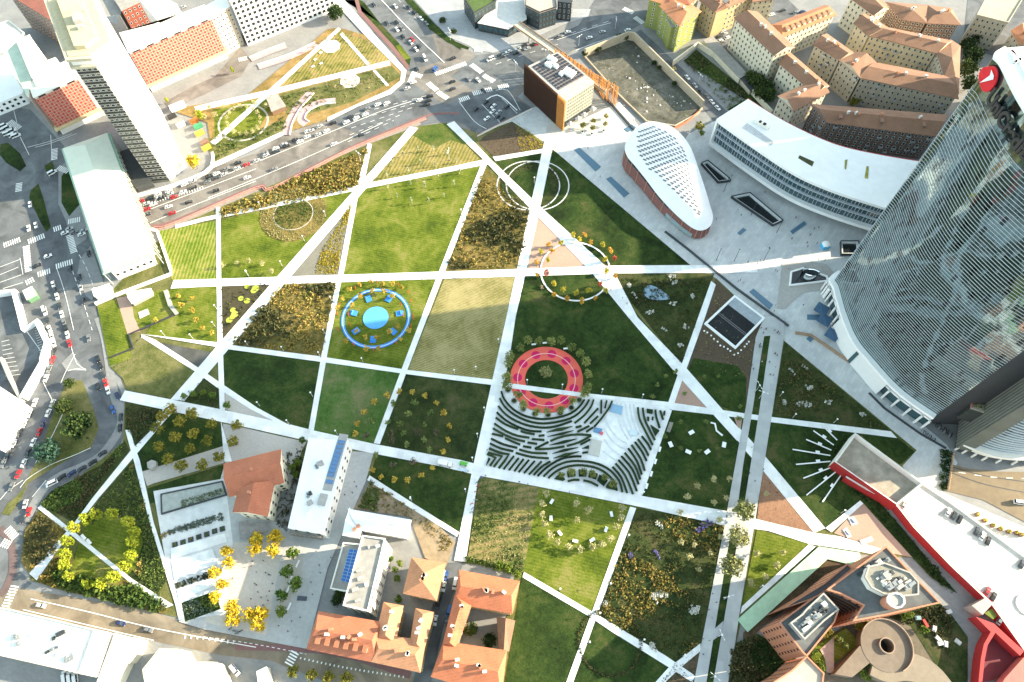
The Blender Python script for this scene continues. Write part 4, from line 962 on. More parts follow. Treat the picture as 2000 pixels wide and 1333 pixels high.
def pavilion():
 from mathutils.bvhtree import BVHTree
 out = [(x,y) for x,y in K('380,100 280,152 205,245 165,345 190,440 260,522 380,672 500,830 640,982 780,1108 880,1168 960,1162 1015,1112 1030,1030 1000,925 955,770 900,605 850,455 800,335 720,225 620,142 500,102')]
 def hz(y): return 14.5-6.0*(y-100)/1080
 P = [S(Z2[0]+x*ZT,Z2[1]+y*ZT,hz(y)) for x,y in out]
 P = smooth_line(P,3,True)
 c = sum(P,Vector())/len(P);c.z = 0
 root = empty('pavilion',(c.x,c.y,0),'egg shaped timber pavilion with a domed white roof covered in dark solar panels','pavilion')
 Q = [q-c for q in P];n = len(Q)
 if area2(Q) < 0: Q = Q[::-1]
 # spine for the dome
 tail = Q[min(range(n),key=lambda i: Q[i].y)];head = max(Q,key=lambda v: (v-tail).length)
 ax = (head-tail);axl = ax.length
 def sp_pt(q):
  t = max(0.16,min(0.72,(q-tail).dot(ax)/axl**2));return tail+ax*t
 rings = []
 for k in range(9):
  s = 1-k/8*0.96;row = []
  for q in Q:
   m = sp_pt(q);v = m.lerp(q,s);rise = 4.6*(1-s*s);v.z = q.z*s+m.z*(1-s)+rise;row.append(v)
  rings.append(row)
 mb = MB(); 
 for k in range(8):
  o = len(mb.v)
  for i in range(n):
   j = (i+1) % n;mb.f.append([k*n+i,k*n+j,(k+1)*n+j,(k+1)*n+i]);mb.m.append(0)
 mb.v = [tuple(v) for r in rings for v in r]
 mb.f.append([8*n+i for i in range(n)]);mb.m.append(0)
 eb = [grow([(q.x,q.y) for q in Q],0.5)[i] for i in range(n)]
 o = len(mb.v);mb.v += [(eb[i][0],eb[i][1],Q[i].z-0.25) for i in range(n)]
 for i in range(n):
  j = (i+1) % n;mb.f.append([o+i,o+j,j,i]);mb.m.append(0)
 rf = mb.build('roof',plain('pale_zinc_roof',(0.80,0.80,0.80),0.4,0.03,0.3),root,True)
 bvh = BVHTree.FromPolygons([Vector(v) for v in mb.v],mb.f)
 # walls lean in from a wider foot
 mb = MB();base = grow([(q.x,q.y) for q in Q],0.4);foot = grow([(q.x,q.y) for q in Q],-0.6)
 for i in range(n):
  j = (i+1) % n
  mb.quad((*base[i],0.9),(*base[j],0.9),(foot[j][0],foot[j][1],Q[j].z-0.3),(foot[i][0],foot[i][1],Q[i].z-0.3),0)
  mb.quad((*grow([(q.x,q.y) for q in Q],-0.8)[i],0),(*grow([(q.x,q.y) for q in Q],-0.8)[j],0),(*base[j],0.9),(*base[i],0.9),1)
 mb.build('wall',[TIM_P,DARKM],root)
 for i in range(0,n,2):
  a,b = base[i],foot[i];mb = MB();mb.tube([(a[0]*1.004,a[1]*1.004,0.6),((a[0]*.5+b[0]*.5)*1.012,(a[1]*.5+b[1]*.5)*1.012,Q[i].z*0.5),(b[0]*1.012,b[1]*1.012,Q[i].z-0.3)],0.22,5);mb.build('rib',plain('light_timber_rib',(0.42,0.22,0.15),0.6),root)
 # upper dark glazing and lower glass on the park side
 def band(i0,i1,f0,f1,mat,nm):
  mb = MB()
  for i in range(i0,i1):
   i %= n;j = (i+1) % n
   A = Vector((*base[i],0.9)).lerp(Vector((*foot[i],Q[i].z-0.3)),f0)*1.006;B = Vector((*base[j],0.9)).lerp(Vector((*foot[j],Q[j].z-0.3)),f0)*1.006
   Cq = Vector((*base[j],0.9)).lerp(Vector((*foot[j],Q[j].z-0.3)),f1)*1.006;D = Vector((*base[i],0.9)).lerp(Vector((*foot[i],Q[i].z-0.3)),f1)*1.006
   mb.quad(A,B,Cq,D)
  mb.build(nm,mat,root)
 west = [i for i in range(n) if Q[i].x+Q[i].y*0.4 < 0]
 w0 = min(range(n),key=lambda i: Q[i].x)
 idx = sorted(west,key=lambda i: (i-w0) % n if (i-w0) % n < n/2 else (i-w0) % n-n)
 k0 = w0
 band(k0,k0+13,0.72,0.97,GLASS_D,'upper_glazing')
 band(k0+13,k0+19,0.02,0.36,glossy('pale_teal_glass',(0.22,0.30,0.32),0.15),'lower_glazing')
 # solar rows follow the photograph: rows run across the shell
 def row(x0,y0,x1,y1,m):
  mbs = MB()
  for k in range(m):
   t = (k+0.5)/m;x = x0+(x1-x0)*t;y = y0+(y1-y0)*t
   o3 = S(Z2[0]+x*ZT,Z2[1]+y*ZT,14)-c;dr = (o3-(EYE-c)).normalized()
   hit,nn,_,_ = bvh.ray_cast(EYE-c,dr)
   if hit is None: continue
   if nn.z < 0: nn = -nn
   u = Vector((0.62,0.78,0));u = (u-nn*u.dot(nn)).normalized();v = nn.cross(u);hh = hit+nn*0.22
   mbs.quad(hh-u*.5*.75-v*1.0,hh+u*.5*.75-v*1.0,hh+u*.5*.75+v*1.0,hh-u*.5*.75+v*1.0)
   mbs.quad(hh-u*.375-v-nn*.2,hh+u*.375-v-nn*.2,hh+u*.375-v,hh-u*.375-v)
  if mbs.f: mbs.build('solar_row',plain('dark_grey_solar',(0.13,0.125,0.13),0.4),rf)
 Lp = K('290,200 275,250 290,295 275,350 290,395 305,440 340,480 365,525 395,575 455,605 500,645 540,690 585,735 630,775 675,820 715,865 760,905 805,950 850,990 890,1025')
 Rp = K('460,140 515,165 575,190 625,230 670,255 690,300 735,345 755,380 770,425 785,470 800,515 805,560 810,605 820,655 830,705 845,760 855,810 865,870 880,920 905,980')
 for (x0,y0),(x1,y1) in zip(Lp,Rp):
  m = max(2,int(math.hypot(x1-x0,y1-y0)/30));row(x0,y0,x1,y1,m)
pavilion()
def curved_building():
 h,hb = 24.0,4.5
 F = smooth_line([Vector(q[:2]).to_3d() for q in G('1399.6,232.6 1411,243 1481,293 1555,341 1630,374 1724,405 1790,424',h)],5)
 Bk = smooth_line([Vector(q[:2]).to_3d() for q in G('1461,193.6 1506,222 1551,247 1600,270 1650,288 1719,303 1791,315 1860,324',h)],5)
 c = (F[0]+Bk[-1])/2
 root = empty('white_building',(c.x,c.y,0),'long curved white building with a glazed front raised above the plaza','building')
 F = [v-c for v in F];Bk = [v-c for v in Bk]
 poly = [tuple(v[:2]) for v in F]+[tuple(v[:2]) for v in Bk[::-1]]
 mb = MB();mb.prism(poly,h-1.6,h);mb.build('roof',WHITE_R,root)
 mb = MB();mb.prism(poly,hb,hb+2.2);mb.build('floor_slab',WHITE_R,root)
 mb = MB();mb.prism([tuple(v[:2]) for v in Bk]+[(q.x,q.y+0.5) for q in Bk[::-1]],h-0.9,h+0.06);mb.build('roof_edge',plain('red_roof_edge',(0.42,0.06,0.05),0.7),root)
 def inset(d):
  L,Rr = stroke([tuple(v[:2]) for v in F],2*d)
  return L if (L[3]-Vector(Bk[3][:2])).length < (Rr[3]-Vector(Bk[3][:2])).length else Rr
 I = inset(2.6)
 mb = MB();mb.prism([tuple(v) for v in I]+[tuple(v[:2]) for v in Bk[::-1]],hb+2.1,h-1.5);mb.build('glass_wall',glossy('curved_front_glass',(0.035,0.075,0.09),0.06,0,0.8),root)
 I2 = inset(1.3)
 for z,nm in ((hb+2.2+5.2,'gallery_floor'),(hb+2.2+10.0,'gallery_floor')):
  mb = MB();mb.prism([tuple(v) for v in I2]+[tuple(v) for v in I[::-1]],z,z+0.45);mb.build(nm,plain('pale_blue_slab_edge',(0.46,0.50,0.54),0.6),root)
 I3 = inset(2.35)
 L = [0]
 for i in range(len(I3)-1): L.append(L[-1]+(I3[i+1]-I3[i]).length)
 k = 0;s = 0.8
 while s < L[-1] and k < 95:
  i = max(j for j in range(len(L)-1) if L[j] <= s);t = (s-L[i])/(L[i+1]-L[i]);q = I3[i].lerp(I3[i+1],t);d = (I3[i+1]-I3[i])
  mb = MB();zt = h-1.6;mb.box((q.x,q.y,(hb+2.2+zt)/2),(0.16,0.5,zt-hb-2.2),math.atan2(d.y,d.x));mb.build('mullion',plain('pale_mullions',(0.50,0.54,0.56),0.5),root)
  s += rnd.choice((1.8,1.8,2.6,1.2));k += 1
 # end frame
 a,b = F[0],Bk[0];d = (b-a).normalized();nn = Vector((-d.y,d.x,0));nn = nn if nn.x > 0 else -nn
 mb = MB();mb.prism([tuple(a[:2]),tuple(b[:2]),tuple((b+nn*1.2)[:2]),tuple((a+nn*1.2)[:2])],hb+2.2,h-1.6);mb.build('end_wall',WHITE_R,root)
 for i in range(4,len(F)-2,7):
  q = I[i].lerp(Vector(Bk[min(i,len(Bk)-1)][:2]),0.45);mb = MB();mb.lathe((q.x,q.y,0),[(0.5,0),(0.5,hb)],10);mb.build('column',M_CONC,root)
 def on(pts,o=None): return [(v.x-c.x,v.y-c.y) for v in G(pts,h,o)]
 mb = MB();mb.prism(on('195,1030 205,1012 300,1055 287,1085',o15),h,h+0.12);mb.build('roof_opening',plain('mossy_opening',(0.05,0.055,0.02),0.9,0.3),root)
 for s_ in ('500,1045 517,1040 508,1105 498,1100','640,1085 655,1085 650,1165 628,1160'):
  mb = MB();mb.prism(on(s_,o15),h,h+0.2);mb.build('planter_bed',plain('yellowish_planting',(0.28,0.27,0.06),0.9,0.3),root)
 for k in range(5):
  a_ = K('830,835 865,800 1045,930 1015,950')
  f = lambda u,v: ((a_[0][0]+(a_[1][0]-a_[0][0])*u)*(1-v)+(a_[3][0]+(a_[2][0]-a_[3][0])*u)*v,(a_[0][1]+(a_[1][1]-a_[0][1])*u)*(1-v)+(a_[3][1]+(a_[2][1]-a_[3][1])*u)*v)
  for blk in (0,1):
   uu0,uu1 = (k+0.2)/5,(k+0.65)/5
   pts = [f(uu0,0),f(uu1,0),f(uu1,1),f(uu0,1)] if blk == 0 else [(x+110-(y-800)*0.75+60,y+15+k*0) for x,y in [f(uu0,0.35),f(uu1,0.35),f(uu1,0.95),f(uu0,0.95)]]
   if blk: continue
   mb = MB();mb.prism([(v.x-c.x,v.y-c.y) for v in [S(1200+x*.3,y*.3,h) for x,y in pts]],h,h+0.25);mb.build('roof_vent',plain('vent_grey',(0.50,0.50,0.51),0.6),root)
 for x,y in ((930,800),(960,815),(985,830)):
  v = S(1200+x*.3,y*.3,h);mb = MB();mb.box((v.x-c.x,v.y-c.y,h+0.8),(4.2,2.2,1.6),-0.7);mb.build('rooftop_unit',WARMW,root)
curved_building()
# ------------------------------------------------------------------ glass tower
def tower_glass_mat():
 if 'tower_glass' in MATS: return MATS['tower_glass']
 m,t,b = base_mat('tower_glass')
 uv = t.nodes.new('ShaderNodeUVMap');br = t.nodes.new('ShaderNodeTexBrick');br.offset = 0.0
 br.inputs['Scale'].default_value = 1;br.inputs['Brick Width'].default_value = 1.5;br.inputs['Row Height'].default_value = 4.28;br.inputs['Mortar Size'].default_value = 0.04
 br.inputs['Color1'].default_value = (0.16,0.225,0.23,1);br.inputs['Color2'].default_value = (0.23,0.295,0.30,1);br.inputs['Mortar'].default_value = (0.10,0.12,0.12,1)
 t.links.new(uv.outputs[0],br.inputs['Vector'])
 wn = t.nodes.new('ShaderNodeTexWhiteNoise');wn.noise_dimensions = '2D'
 sn = t.nodes.new('ShaderNodeVectorMath');sn.operation = 'SNAP';sn.inputs[1].default_value = (1.5,4.28,1)
 t.links.new(uv.outputs[0],sn.inputs[0]);t.links.new(sn.outputs[0],wn.inputs['Vector'])
 bl = mix_cols(t,[(0.0,(0.25,0.25,0.25)),(0.07,(0.25,0.25,0.25)),(0.075,(1,1,1)),(1.0,(1,1,1))],wn.outputs['Value'])
 t.links.new(mixrgb(t,'MULTIPLY',1.0,br.outputs['Color'],bl),b.inputs['Base Color'])
 b.inputs['Metallic'].default_value = 0.9;b.inputs['Roughness'].default_value = 0.045
 geo = t.nodes.new('ShaderNodeNewGeometry');vm = t.nodes.new('ShaderNodeVectorMath');vm.operation = 'SCALE';vm.inputs['Scale'].default_value = 0.006
 sb = t.nodes.new('ShaderNodeVectorMath');sb.operation = 'SUBTRACT';sb.inputs[1].default_value = (0.5,0.5,0.5)
 t.links.new(wn.outputs['Color'],sb.inputs[0]);t.links.new(sb.outputs[0],vm.inputs[0])
 ad = t.nodes.new('ShaderNodeVectorMath');ad.operation = 'ADD';t.links.new(geo.outputs['Normal'],ad.inputs[0]);t.links.new(vm.outputs[0],ad.inputs[1])
 t.links.new(ad.outputs[0],b.inputs['Normal'])
 MATS['tower_glass'] = m;return m
LOUV = plain('white_louvre',(0.70,0.72,0.72),0.5,0.03)
def strip_wall(root,line,z0,z1,mat,name,uvmap=True):
 mb = MB();uvs = [];s = 0
 for i in range(len(line)-1):
  a,b = line[i],line[i+1];L = (b-a).length
  mb.quad((a.x,a.y,z0),(b.x,b.y,z0),(b.x,b.y,z1),(a.x,a.y,z1));uvs += [(s,z0),(s+L,z0),(s+L,z1),(s,z1)];s += L
 o = mb.build(name,mat,root,True);ul = o.data.uv_layers.new(name='UVMap')
 for i,u in enumerate(uvs): ul.data[i].uv = u
 return o
def offs(line,d):
 L,Rr = stroke([(v.x,v.y) for v in line],2*d)
 return Rr if d > 0 else Rr
def arc_out(line,d):
 """offset of the facade line away from the tower (line runs north to south along the west side)"""
 out = []
 for i,v in enumerate(line):
  a,b = line[max(i-1,0)],line[min(i+1,len(line)-1)];t = (b-a).normalized();n = Vector((t.y,-t.x))
  out.append(Vector((v.x,v.y))+n*d)
 return out
def glass_tower():
 zp,h = 12.0,150.0
 arc = [Vector(q[:2]) for q in G('1637.6,560 1652,610 1673.6,661 1706,702 1760,760 1829.6,810',zp)]
 nw = Vector(S(1962,97,h)[:2])
 a0 = arc[0];pre = [nw,Vector((nw.x*0.55+a0.x*0.45-3.0,nw.y*0.55+a0.y*0.45))] if nw.y > a0.y+4 else []
 line = [Vector(v[:2]) for v in smooth_line([Vector((*v,0)) for v in pre+arc],7)]
 c = Vector((line[0].x+25,(line[0].y+line[-1].y)/2))
 root = empty('glass_tower',(c.x,c.y,0),'tall curved glass tower striped with white louvres and a red round emblem near its top','tower')
 line = [v-c for v in line]
 if arc_out(line,1)[10].x > line[10].x: pass
 sgn = 1 if arc_out(line,1)[len(line)//2].x < line[len(line)//2].x else -1
 line = [Vector(v) for v in line];back = [line[-1]+Vector((52,-3)),Vector((245,190))-c,Vector((246,227))-c,Vector((205,203))-c]
 core = [tuple(v) for v in arc_out(line,-sgn*0.5)]+[tuple(v) for v in back]
 mb = MB();mb.prism(core,0.5,h-2);mb.build('core',DARKM,root)
 strip_wall(root,line if sgn > 0 else line,zp,h,tower_glass_mat(),'glass_facade')
 # north face
 strip_wall(root,back[1:]+[line[0]],zp,h,tower_glass_mat(),'glass_facade')
 roofp = [tuple(v) for v in arc_out(line,sgn*0.2)]+[tuple(v) for v in back]
 mb = MB();mb.prism(roofp,h-0.5,h+0.4);mb.build('roof',WHITE_R,root)
 mb = MB();o1,i1 = arc_out(line,sgn*0.5),arc_out(line,-sgn*1.0)
 for i in range(len(line)-1): mb.prism([o1[i],o1[i+1],i1[i+1],i1[i]],h+0.4,h+1.0)
 mb.build('parapet',WHITE_R,root)
 mb = MB();o1,i1 = arc_out(line,-sgn*6),arc_out(line,-sgn*7)
 for i in range(len(line)-1): mb.prism([o1[i],o1[i+1],i1[i+1],i1[i]],h+0.4,h+1.2)
 mb.build('inner_parapet',WHITE_R,root)
 mb = MB();mb.box((line[2].x+18,line[2].y-14,h+2),(8,6,3.4),0.3);mb.box((line[2].x+14,line[2].y-22,h+1.5),(3,3,2.2),0.3);mb.build('rooftop_plant',M_CONC,root)
 inner = arc_out(line,sgn*0.05);oo = arc_out(line,sgn*0.20)
 for k in range(84):
  mb = MB()
  for dz in (0.2,):
   z = zp+k*1.5+dz
   for i in range(len(line)-1):
    mb.quad((*inner[i],z),(*oo[i],z),(*oo[i+1],z),(*inner[i+1],z));mb.quad((*oo[i],z-0.08),(*oo[i+1],z-0.08),(*oo[i+1],z),(*oo[i],z));mb.quad((*inner[i],z-0.08),(*inner[i+1],z-0.08),(*oo[i+1],z-0.08),(*oo[i],z-0.08))
  mb.build('louvre',LOUV,root)
 # podium: white stone band on a glazed ground floor
 oo = arc_out(line,sgn*2.6);o3 = arc_out(line,sgn*3.6);ii = arc_out(line,-sgn*1)
 mb = MB();n = len(line)
 for i in range(n-1): mb.prism([oo[i],oo[i+1],ii[i+1],ii[i]],zp-1.6,zp-0.02)
 mb.build('podium_ledge',WHITE_R,root)
 mb = MB();f0,f1 = int(n*0.44),int(n*0.80)
 for i in range(f0,f1):
  mb.quad((*o3[i],0.3),(*o3[i+1],0.3),(*oo[i+1],zp-1.6),(*oo[i],zp-1.6)); 
 mb.build('podium_wall',plain('white_stone_podium',(0.70,0.70,0.68),0.6,0.03),root)
 mb = MB()
 for i in range(n-1): mb.prism([arc_out(line,sgn*1.9)[i],arc_out(line,sgn*1.9)[i+1],ii[i+1],ii[i]],zp-4.6,zp-3.4)
 mb.build('podium_lintel',WHITE_R,root)
 mb = MB()
 for i in range(n-1): mb.quad((*arc_out(line,sgn*0.8)[i],0.2),(*arc_out(line,sgn*0.8)[i+1],0.2),(*arc_out(line,sgn*0.8)[i+1],zp-3),(*arc_out(line,sgn*0.8)[i],zp-3))
 mb.build('podium_glazing',GLASS_T,root)
 i = int(n*0.62);mb = MB();A,B = o3[i]*1.001,o3[i+1]*1.001;A2,B2 = oo[i],oo[i+1];nn = (A-ii[i]).normalized()*0.25
 mb.quad((*(A+nn),0.8),(*(B+nn),0.8),(*(B2+nn),zp-2),(*(A2+nn),zp-2));mb.build('podium_window',GLASS_T,root)
 for i in list(range(1,f0,2))+list(range(f1+1,n,2)):
  q = arc_out(line,sgn*2.6)[i];mb = MB();mb.lathe((q.x,q.y,0),[(0.55,0.0),(0.55,zp-3.4)],10);mb.build('column',plain('white_column',(0.74,0.74,0.72),0.6),root)
 # lettering and emblem bent along the top of the facade
 Ls = [0]
 for i in range(n-1): Ls.append(Ls[-1]+(line[i+1]-line[i]).length)
 def at(s,z,d):
  s = max(0,min(Ls[-1]-0.01,s));i = max(j for j in range(n-1) if Ls[j] <= s);t = (s-Ls[i])/(Ls[i+1]-Ls[i])
  p1,p2 = arc_out(line,sgn*d)[i],arc_out(line,sgn*d)[i+1];q = p1.lerp(p2,t);return (q.x,q.y,z)
 cu = bpy.data.curves.new('lettering','FONT');cu.body = 'UniCredit';cu.size = 7.4;cu.extrude = 0.35;cu.offset = 0.22;cu.space_character = 0.98
 to = bpy.data.objects.new('lettering',cu);C.objects.link(to);dg = bpy.context.evaluated_depsgraph_get();dg.update()
 me = bpy.data.meshes.new_from_object(to.evaluated_get(dg));bpy.data.objects.remove(to)
 s0 = TOWER_LOGO_S+5.2;zb = TOWER_LOGO_Z-4.0
 for v in me.vertices: v.co = at(s0+v.co.x*0.92,zb+v.co.y,1.2+v.co.z)
 me.materials.clear();me.materials.append(plain('charcoal_letters',(0.045,0.043,0.042),0.6));me.update()
 for p in me.polygons: p.material_index = 0
 link('lettering',me,root)
 mb = MB();N = 36;r = 4.3
 for i in range(N):
  t0,t1 = 2*math.pi*i/N,2*math.pi*(i+1)/N
  pf = lambda t,d,rr=r: at(TOWER_LOGO_S+rr*math.cos(t),TOWER_LOGO_Z+rr*math.sin(t),d)
  mb.add([at(TOWER_LOGO_S,TOWER_LOGO_Z,1.3),pf(t0,1.2),pf(t1,1.2)],[(0,1,2)]);mb.quad(pf(t0,0.6),pf(t1,0.6),pf(t1,1.2),pf(t0,1.2))
 em = mb.build('emblem',plain('emblem_red',(0.62,0.02,0.03),0.4,0.02),root)
 mb = MB();dg2 = 1.6
 mark = [(-2.0,-3.2),(0.1,1.6),(-1.0,3.2),(1.9,2.9),(2.7,2.1)]
 mb.add([at(TOWER_LOGO_S+x,TOWER_LOGO_Z+y,dg2) for x,y in mark],[tuple(range(5))],0);mb.build('emblem_mark',WHITE_R,em)
TOWER_LOGO_S,TOWER_LOGO_Z = 10.5,144.6
glass_tower()
def second_tower():
 zp,h = 8.0,74.0
 arc = [Vector(q[:2]) for q in G('1886,859 1912,870 1945,880 1994,886 2040,884 2080,876',zp)]
 line = [Vector(v[:2]) for v in smooth_line([Vector((*v,0)) for v in arc],5)]
 c = line[8]+Vector((10,20));root = empty('glass_tower',(c.x,c.y,0),'second curved glass tower with sunlit louvres behind the dark green fin wall','tower')
 line = [v-c for v in line];sgn = 1 if arc_out(line,1)[8].y < line[8].y else -1
 back = [line[-1]+Vector((20,60)),line[0]+Vector((25,32))]
 mb = MB();mb.prism([tuple(v) for v in arc_out(line,-sgn*0.5)]+[tuple(v) for v in back],0.3,h-1);mb.build('core',DARKM,root)
 strip_wall(root,line,zp,h,tower_glass_mat(),'glass_facade')
 mb = MB();mb.prism([tuple(v) for v in arc_out(line,sgn*0.2)]+[tuple(v) for v in back],h-1,h);mb.build('roof',WHITE_R,root)
 inner = arc_out(line,sgn*0.05)
 for k in range(15):
  for dz in (0.3,2.3):
   oo = arc_out(line,sgn*0.7);z = zp+k*4.3+dz;mb = MB()
   for i in range(len(line)-1):
    mb.quad((*inner[i],z),(*oo[i],z),(*oo[i+1],z),(*inner[i+1],z));mb.quad((*oo[i],z-0.16),(*oo[i+1],z-0.16),(*oo[i+1],z),(*oo[i],z))
   mb.build('louvre',LOUV,root)
 for d,z in ((3.0,zp-0.1),(2.0,zp-3.2)):
  mb = MB();oo = arc_out(line,sgn*d);ii = arc_out(line,-sgn*0.5)
  for i in range(len(line)-1): mb.prism([oo[i],oo[i+1],ii[i+1],ii[i]],z-1.0,z)
  mb.build('podium_ledge',WARMW,root)
 for i in range(0,len(line),3):
  q = arc_out(line,sgn*2.4)[i];mb = MB();mb.lathe((q.x,q.y,0),[(0.5,0),(0.5,zp-4)],10);mb.build('column',WARMW,root)
second_tower()
def fin_wall():
 B1,B2 = S(1867,821,0),S(1860,879,0);c = (B1+B2)/2
 root = empty('fin_wall',(c.x,c.y,0),'dark grey green fin wall standing between the two glass towers','wall tower')
 a,b = Vector((B1.x-c.x,B1.y-c.y)),Vector((B2.x-c.x,B2.y-c.y));d = (b-a).normalized();n = Vector((d.y,-d.x));n = n if n.x > 0 else -n
 FM = ribbed('fin_panel',(0.085,0.10,0.085),R(5),2.2,0.3,0.35)
 mb = MB();mb.prism([tuple(a),tuple(b),tuple(b+n*6),tuple(a+n*6)],3,76);mb.build('wall',plain('fin_grey_green',(0.10,0.115,0.10),0.4,0.15,0.15),root)
 for k in range(9):
  t = a+(b-a)*((k+0.7)/9.5)-n*0.12;mb = MB();mb.box((t.x,t.y,39),(0.25,0.3,72),math.atan2(d.y,d.x));mb.build('seam',plain('fin_seam',(0.21,0.22,0.19),0.4),root)
 mb = MB();mb.prism([tuple(a+n),tuple(b+n),tuple(b+n*5),tuple(a+n*5)],0,3);mb.build('base',DARKM,root)
 # linking wing with the roof garden
 g = G('565,640 760,470 1030,330 860,400 755,730 545,825',22,(1780,680),0.165)
 P1,P2 = S(1780+565*.165,680+640*.165,13),S(1780+540*.165,680+828*.165,13)
 a,b = Vector(P1[:2]),Vector(P2[:2]);d = (b-a).normalized();n = Vector((d.y,-d.x));n = n if n.x > 0 else -n;m = (a+b)/2
 root = empty('link_wing',(m.x,m.y,0),'dark link building with a planted roof terrace between glass tower and fin wall','building')
 a,b = a-m,b-m
 mb = MB();mb.prism([tuple(a),tuple(b),tuple(b+n*34),tuple(a+n*34)],13,24);mb.build('wall',plain('dark_link_glass',(0.05,0.06,0.055),0.2,0.1),root)
 mb = MB();mb.prism([tuple(a-n*.1),tuple(b-n*.1),tuple(b+n*34),tuple(a+n*34)],24,24.3);mb.build('terrace',plain('terrace_gravel',(0.46,0.43,0.36),0.9),root)
 mb = MB();mb.prism([tuple(a-n*.1),tuple(b-n*.1),tuple(b+n*.2),tuple(a+n*.2)],24.3,25.4);mb.build('railing',plain('red_railing',(0.42,0.16,0.12),0.6),root)
 for k in range(3):
  t = a+(b-a)*((k+.5)/3)+n*9;mb = MB();mb.lathe((t.x,t.y,0),[(.6,0),(.6,13)],10);mb.build('column',M_CONC,root)
 rg = random.Random(4);mb = MB()
 for k in range(420):
  u,v = rg.random(),rg.random()
  if 0.25 < u < 0.75 and 0.2 < v < 0.8: continue
  t = a+(b-a)*(0.06+0.88*u)+n*(1+22*v);mb.tuft((t.x,t.y,24.6+rg.random()*0.9),0.5,rg)
 mb.build('terrace_planting',leaf('terrace_leaves',[(0.05,0.09,0.015),(0.12,0.15,0.02),(0.22,0.22,0.03),(0.3,0.16,0.08)]),root)
fin_wall()
def slab_tower(label,pts,h):  # unseen blocks, added and sized for the shadow they cast on the plaza
 c = sum((Vector(p) for p in pts),Vector((0,0)))/len(pts);root = empty('shade_tower',(c.x,c.y,0),label,'tower')
 pl = [(p[0]-c.x,p[1]-c.y) for p in pts]
 mb = MB();mb.prism(pl,0,h);mb.build('wall',plain('grey_tower_wall',(0.30,0.32,0.33),0.4,0.06),root)
 mb = MB();mb.prism(grow(pl,0.4),h,h+1.0);mb.build('roof',WHITE_R,root)
 for k in range(int(h/4)):
  mb = MB();mb.prism(grow(pl,0.15),k*4+1.2,k*4+3.4);mb.build('glass_band',GLASS_T,root)
slab_tower('unseen tall office tower added east of the plaza to cast its shade',[(304,303),(345,306),(345,338),(304,334)],113)
slab_tower('unseen middle office block added east of the plaza to cast its shade',[(247,232),(300,240),(300,300),(247,290)],68)
# ------------------------------------------------------------------ brick blocks of the south-east
ob,bs = (1460,1060),400/1953.0
WB = dict(sp=2.9,fl=3.3,ww=1.1,wh=1.7,fr=plain('brick_reveal',(0.33,0.15,0.09),0.8))
HT = 30
house('brick_tower','triangular orange brick tower with a grey flat roof and curved dark balconies','apartment block',[('1315,45 1820,575 1480,650 1310,690 1010,745 1105,600 890,490 760,452',HT)],HT,BRICK,plain('slate_terrace_roof',(0.115,0.12,0.12),0.9,0.15,0.4),1,0,WB,'orange brick blocks',ob,bs,flat=True,parapet=BRICK)
for o_ in list(C.objects):
 if o_.get('label','').startswith('triangular orange'):
  ln = smooth_line([Vector((v.x-o_.location.x,v.y-o_.location.y,0)) for v in G('770,448 890,486 1000,535 1108,602',HT,ob,bs)],4);L,Rr = stroke([(v.x,v.y) for v in ln],2.2)
  for k in range(8):
   mb = MB();z = 2.6+k*3.3
   for i in range(len(L)-1): mb.prism([L[i],L[i+1],Rr[i+1],Rr[i]],z,z+1.5-.002*i)
   mb.build('balcony_band',plain('dark_balcony_band',(.05,.045,.042),.4),o_)
def upper(label,pts,h,z0,wall,roof,name='roof_storey'):
 house(name,label,'roof storey',[(pts,h)],h,wall,roof,1,0,None,'set-back roof storeys',ob,bs,z0=z0,flat=True,parapet=plain('grey_coping',(.36,.34,.31),.7))
upper('pale set-back roof storey on the triangular brick tower','1150,235 1300,200 1540,290 1620,380 1620,495 1480,510 1320,500 1180,430 1120,330',HT+4,HT,WARMW,plain('sandy_flat_roof',(0.25,0.24,0.20)))
house('roof_storey','round brick stair head on the triangular brick tower','roof storey',[('1330,530 1350,500 1400,485 1450,495 1485,530 1490,580 1460,615 1410,625 1360,600 1330,565',HT+6)],HT+6,BRICK,M_CONC,1,0,None,'set-back roof storeys',ob,bs,z0=HT,flat=True,parapet=WARMW)
house('brick_tower','orange brick block with a grey roof terrace and planting left of the triangular tower','apartment block',[('305,765 640,520 725,488 860,640 820,760 560,1080 525,1050',26)],26,BRICK,MATS['slate_terrace_roof'],1,0,WB,'orange brick blocks',ob,bs,flat=True,parapet=BRICK)
upper('grey roof storey with machinery on the left brick block','410,770 520,690 560,640 720,490 858,640 730,740 540,920',29,26,M_CONC,plain('slate_flat_roof',(0.17,0.19,0.19),0.8,0.1))
house('brick_tower','low dark roofed brick wing linking the two brick blocks','wing',[('350,625 720,398 950,208 992,255 760,445 640,528',24)],24,BRICK,plain('dark_flat_roof',(0.10,0.105,0.11),0.8),1,0,WB,'orange brick blocks',ob,bs,flat=True,parapet=BRICK)
house('brick_tower','brick block with rooftop trees at the bottom edge','apartment block',[('110,1420 420,1225 560,1090 720,1250 700,1420',24)],24,BRICK,plain('terrace_roof',(0.40,0.34,0.28),0.8),1,0,WB,'orange brick blocks',ob,bs,flat=True,parapet=BRICK)
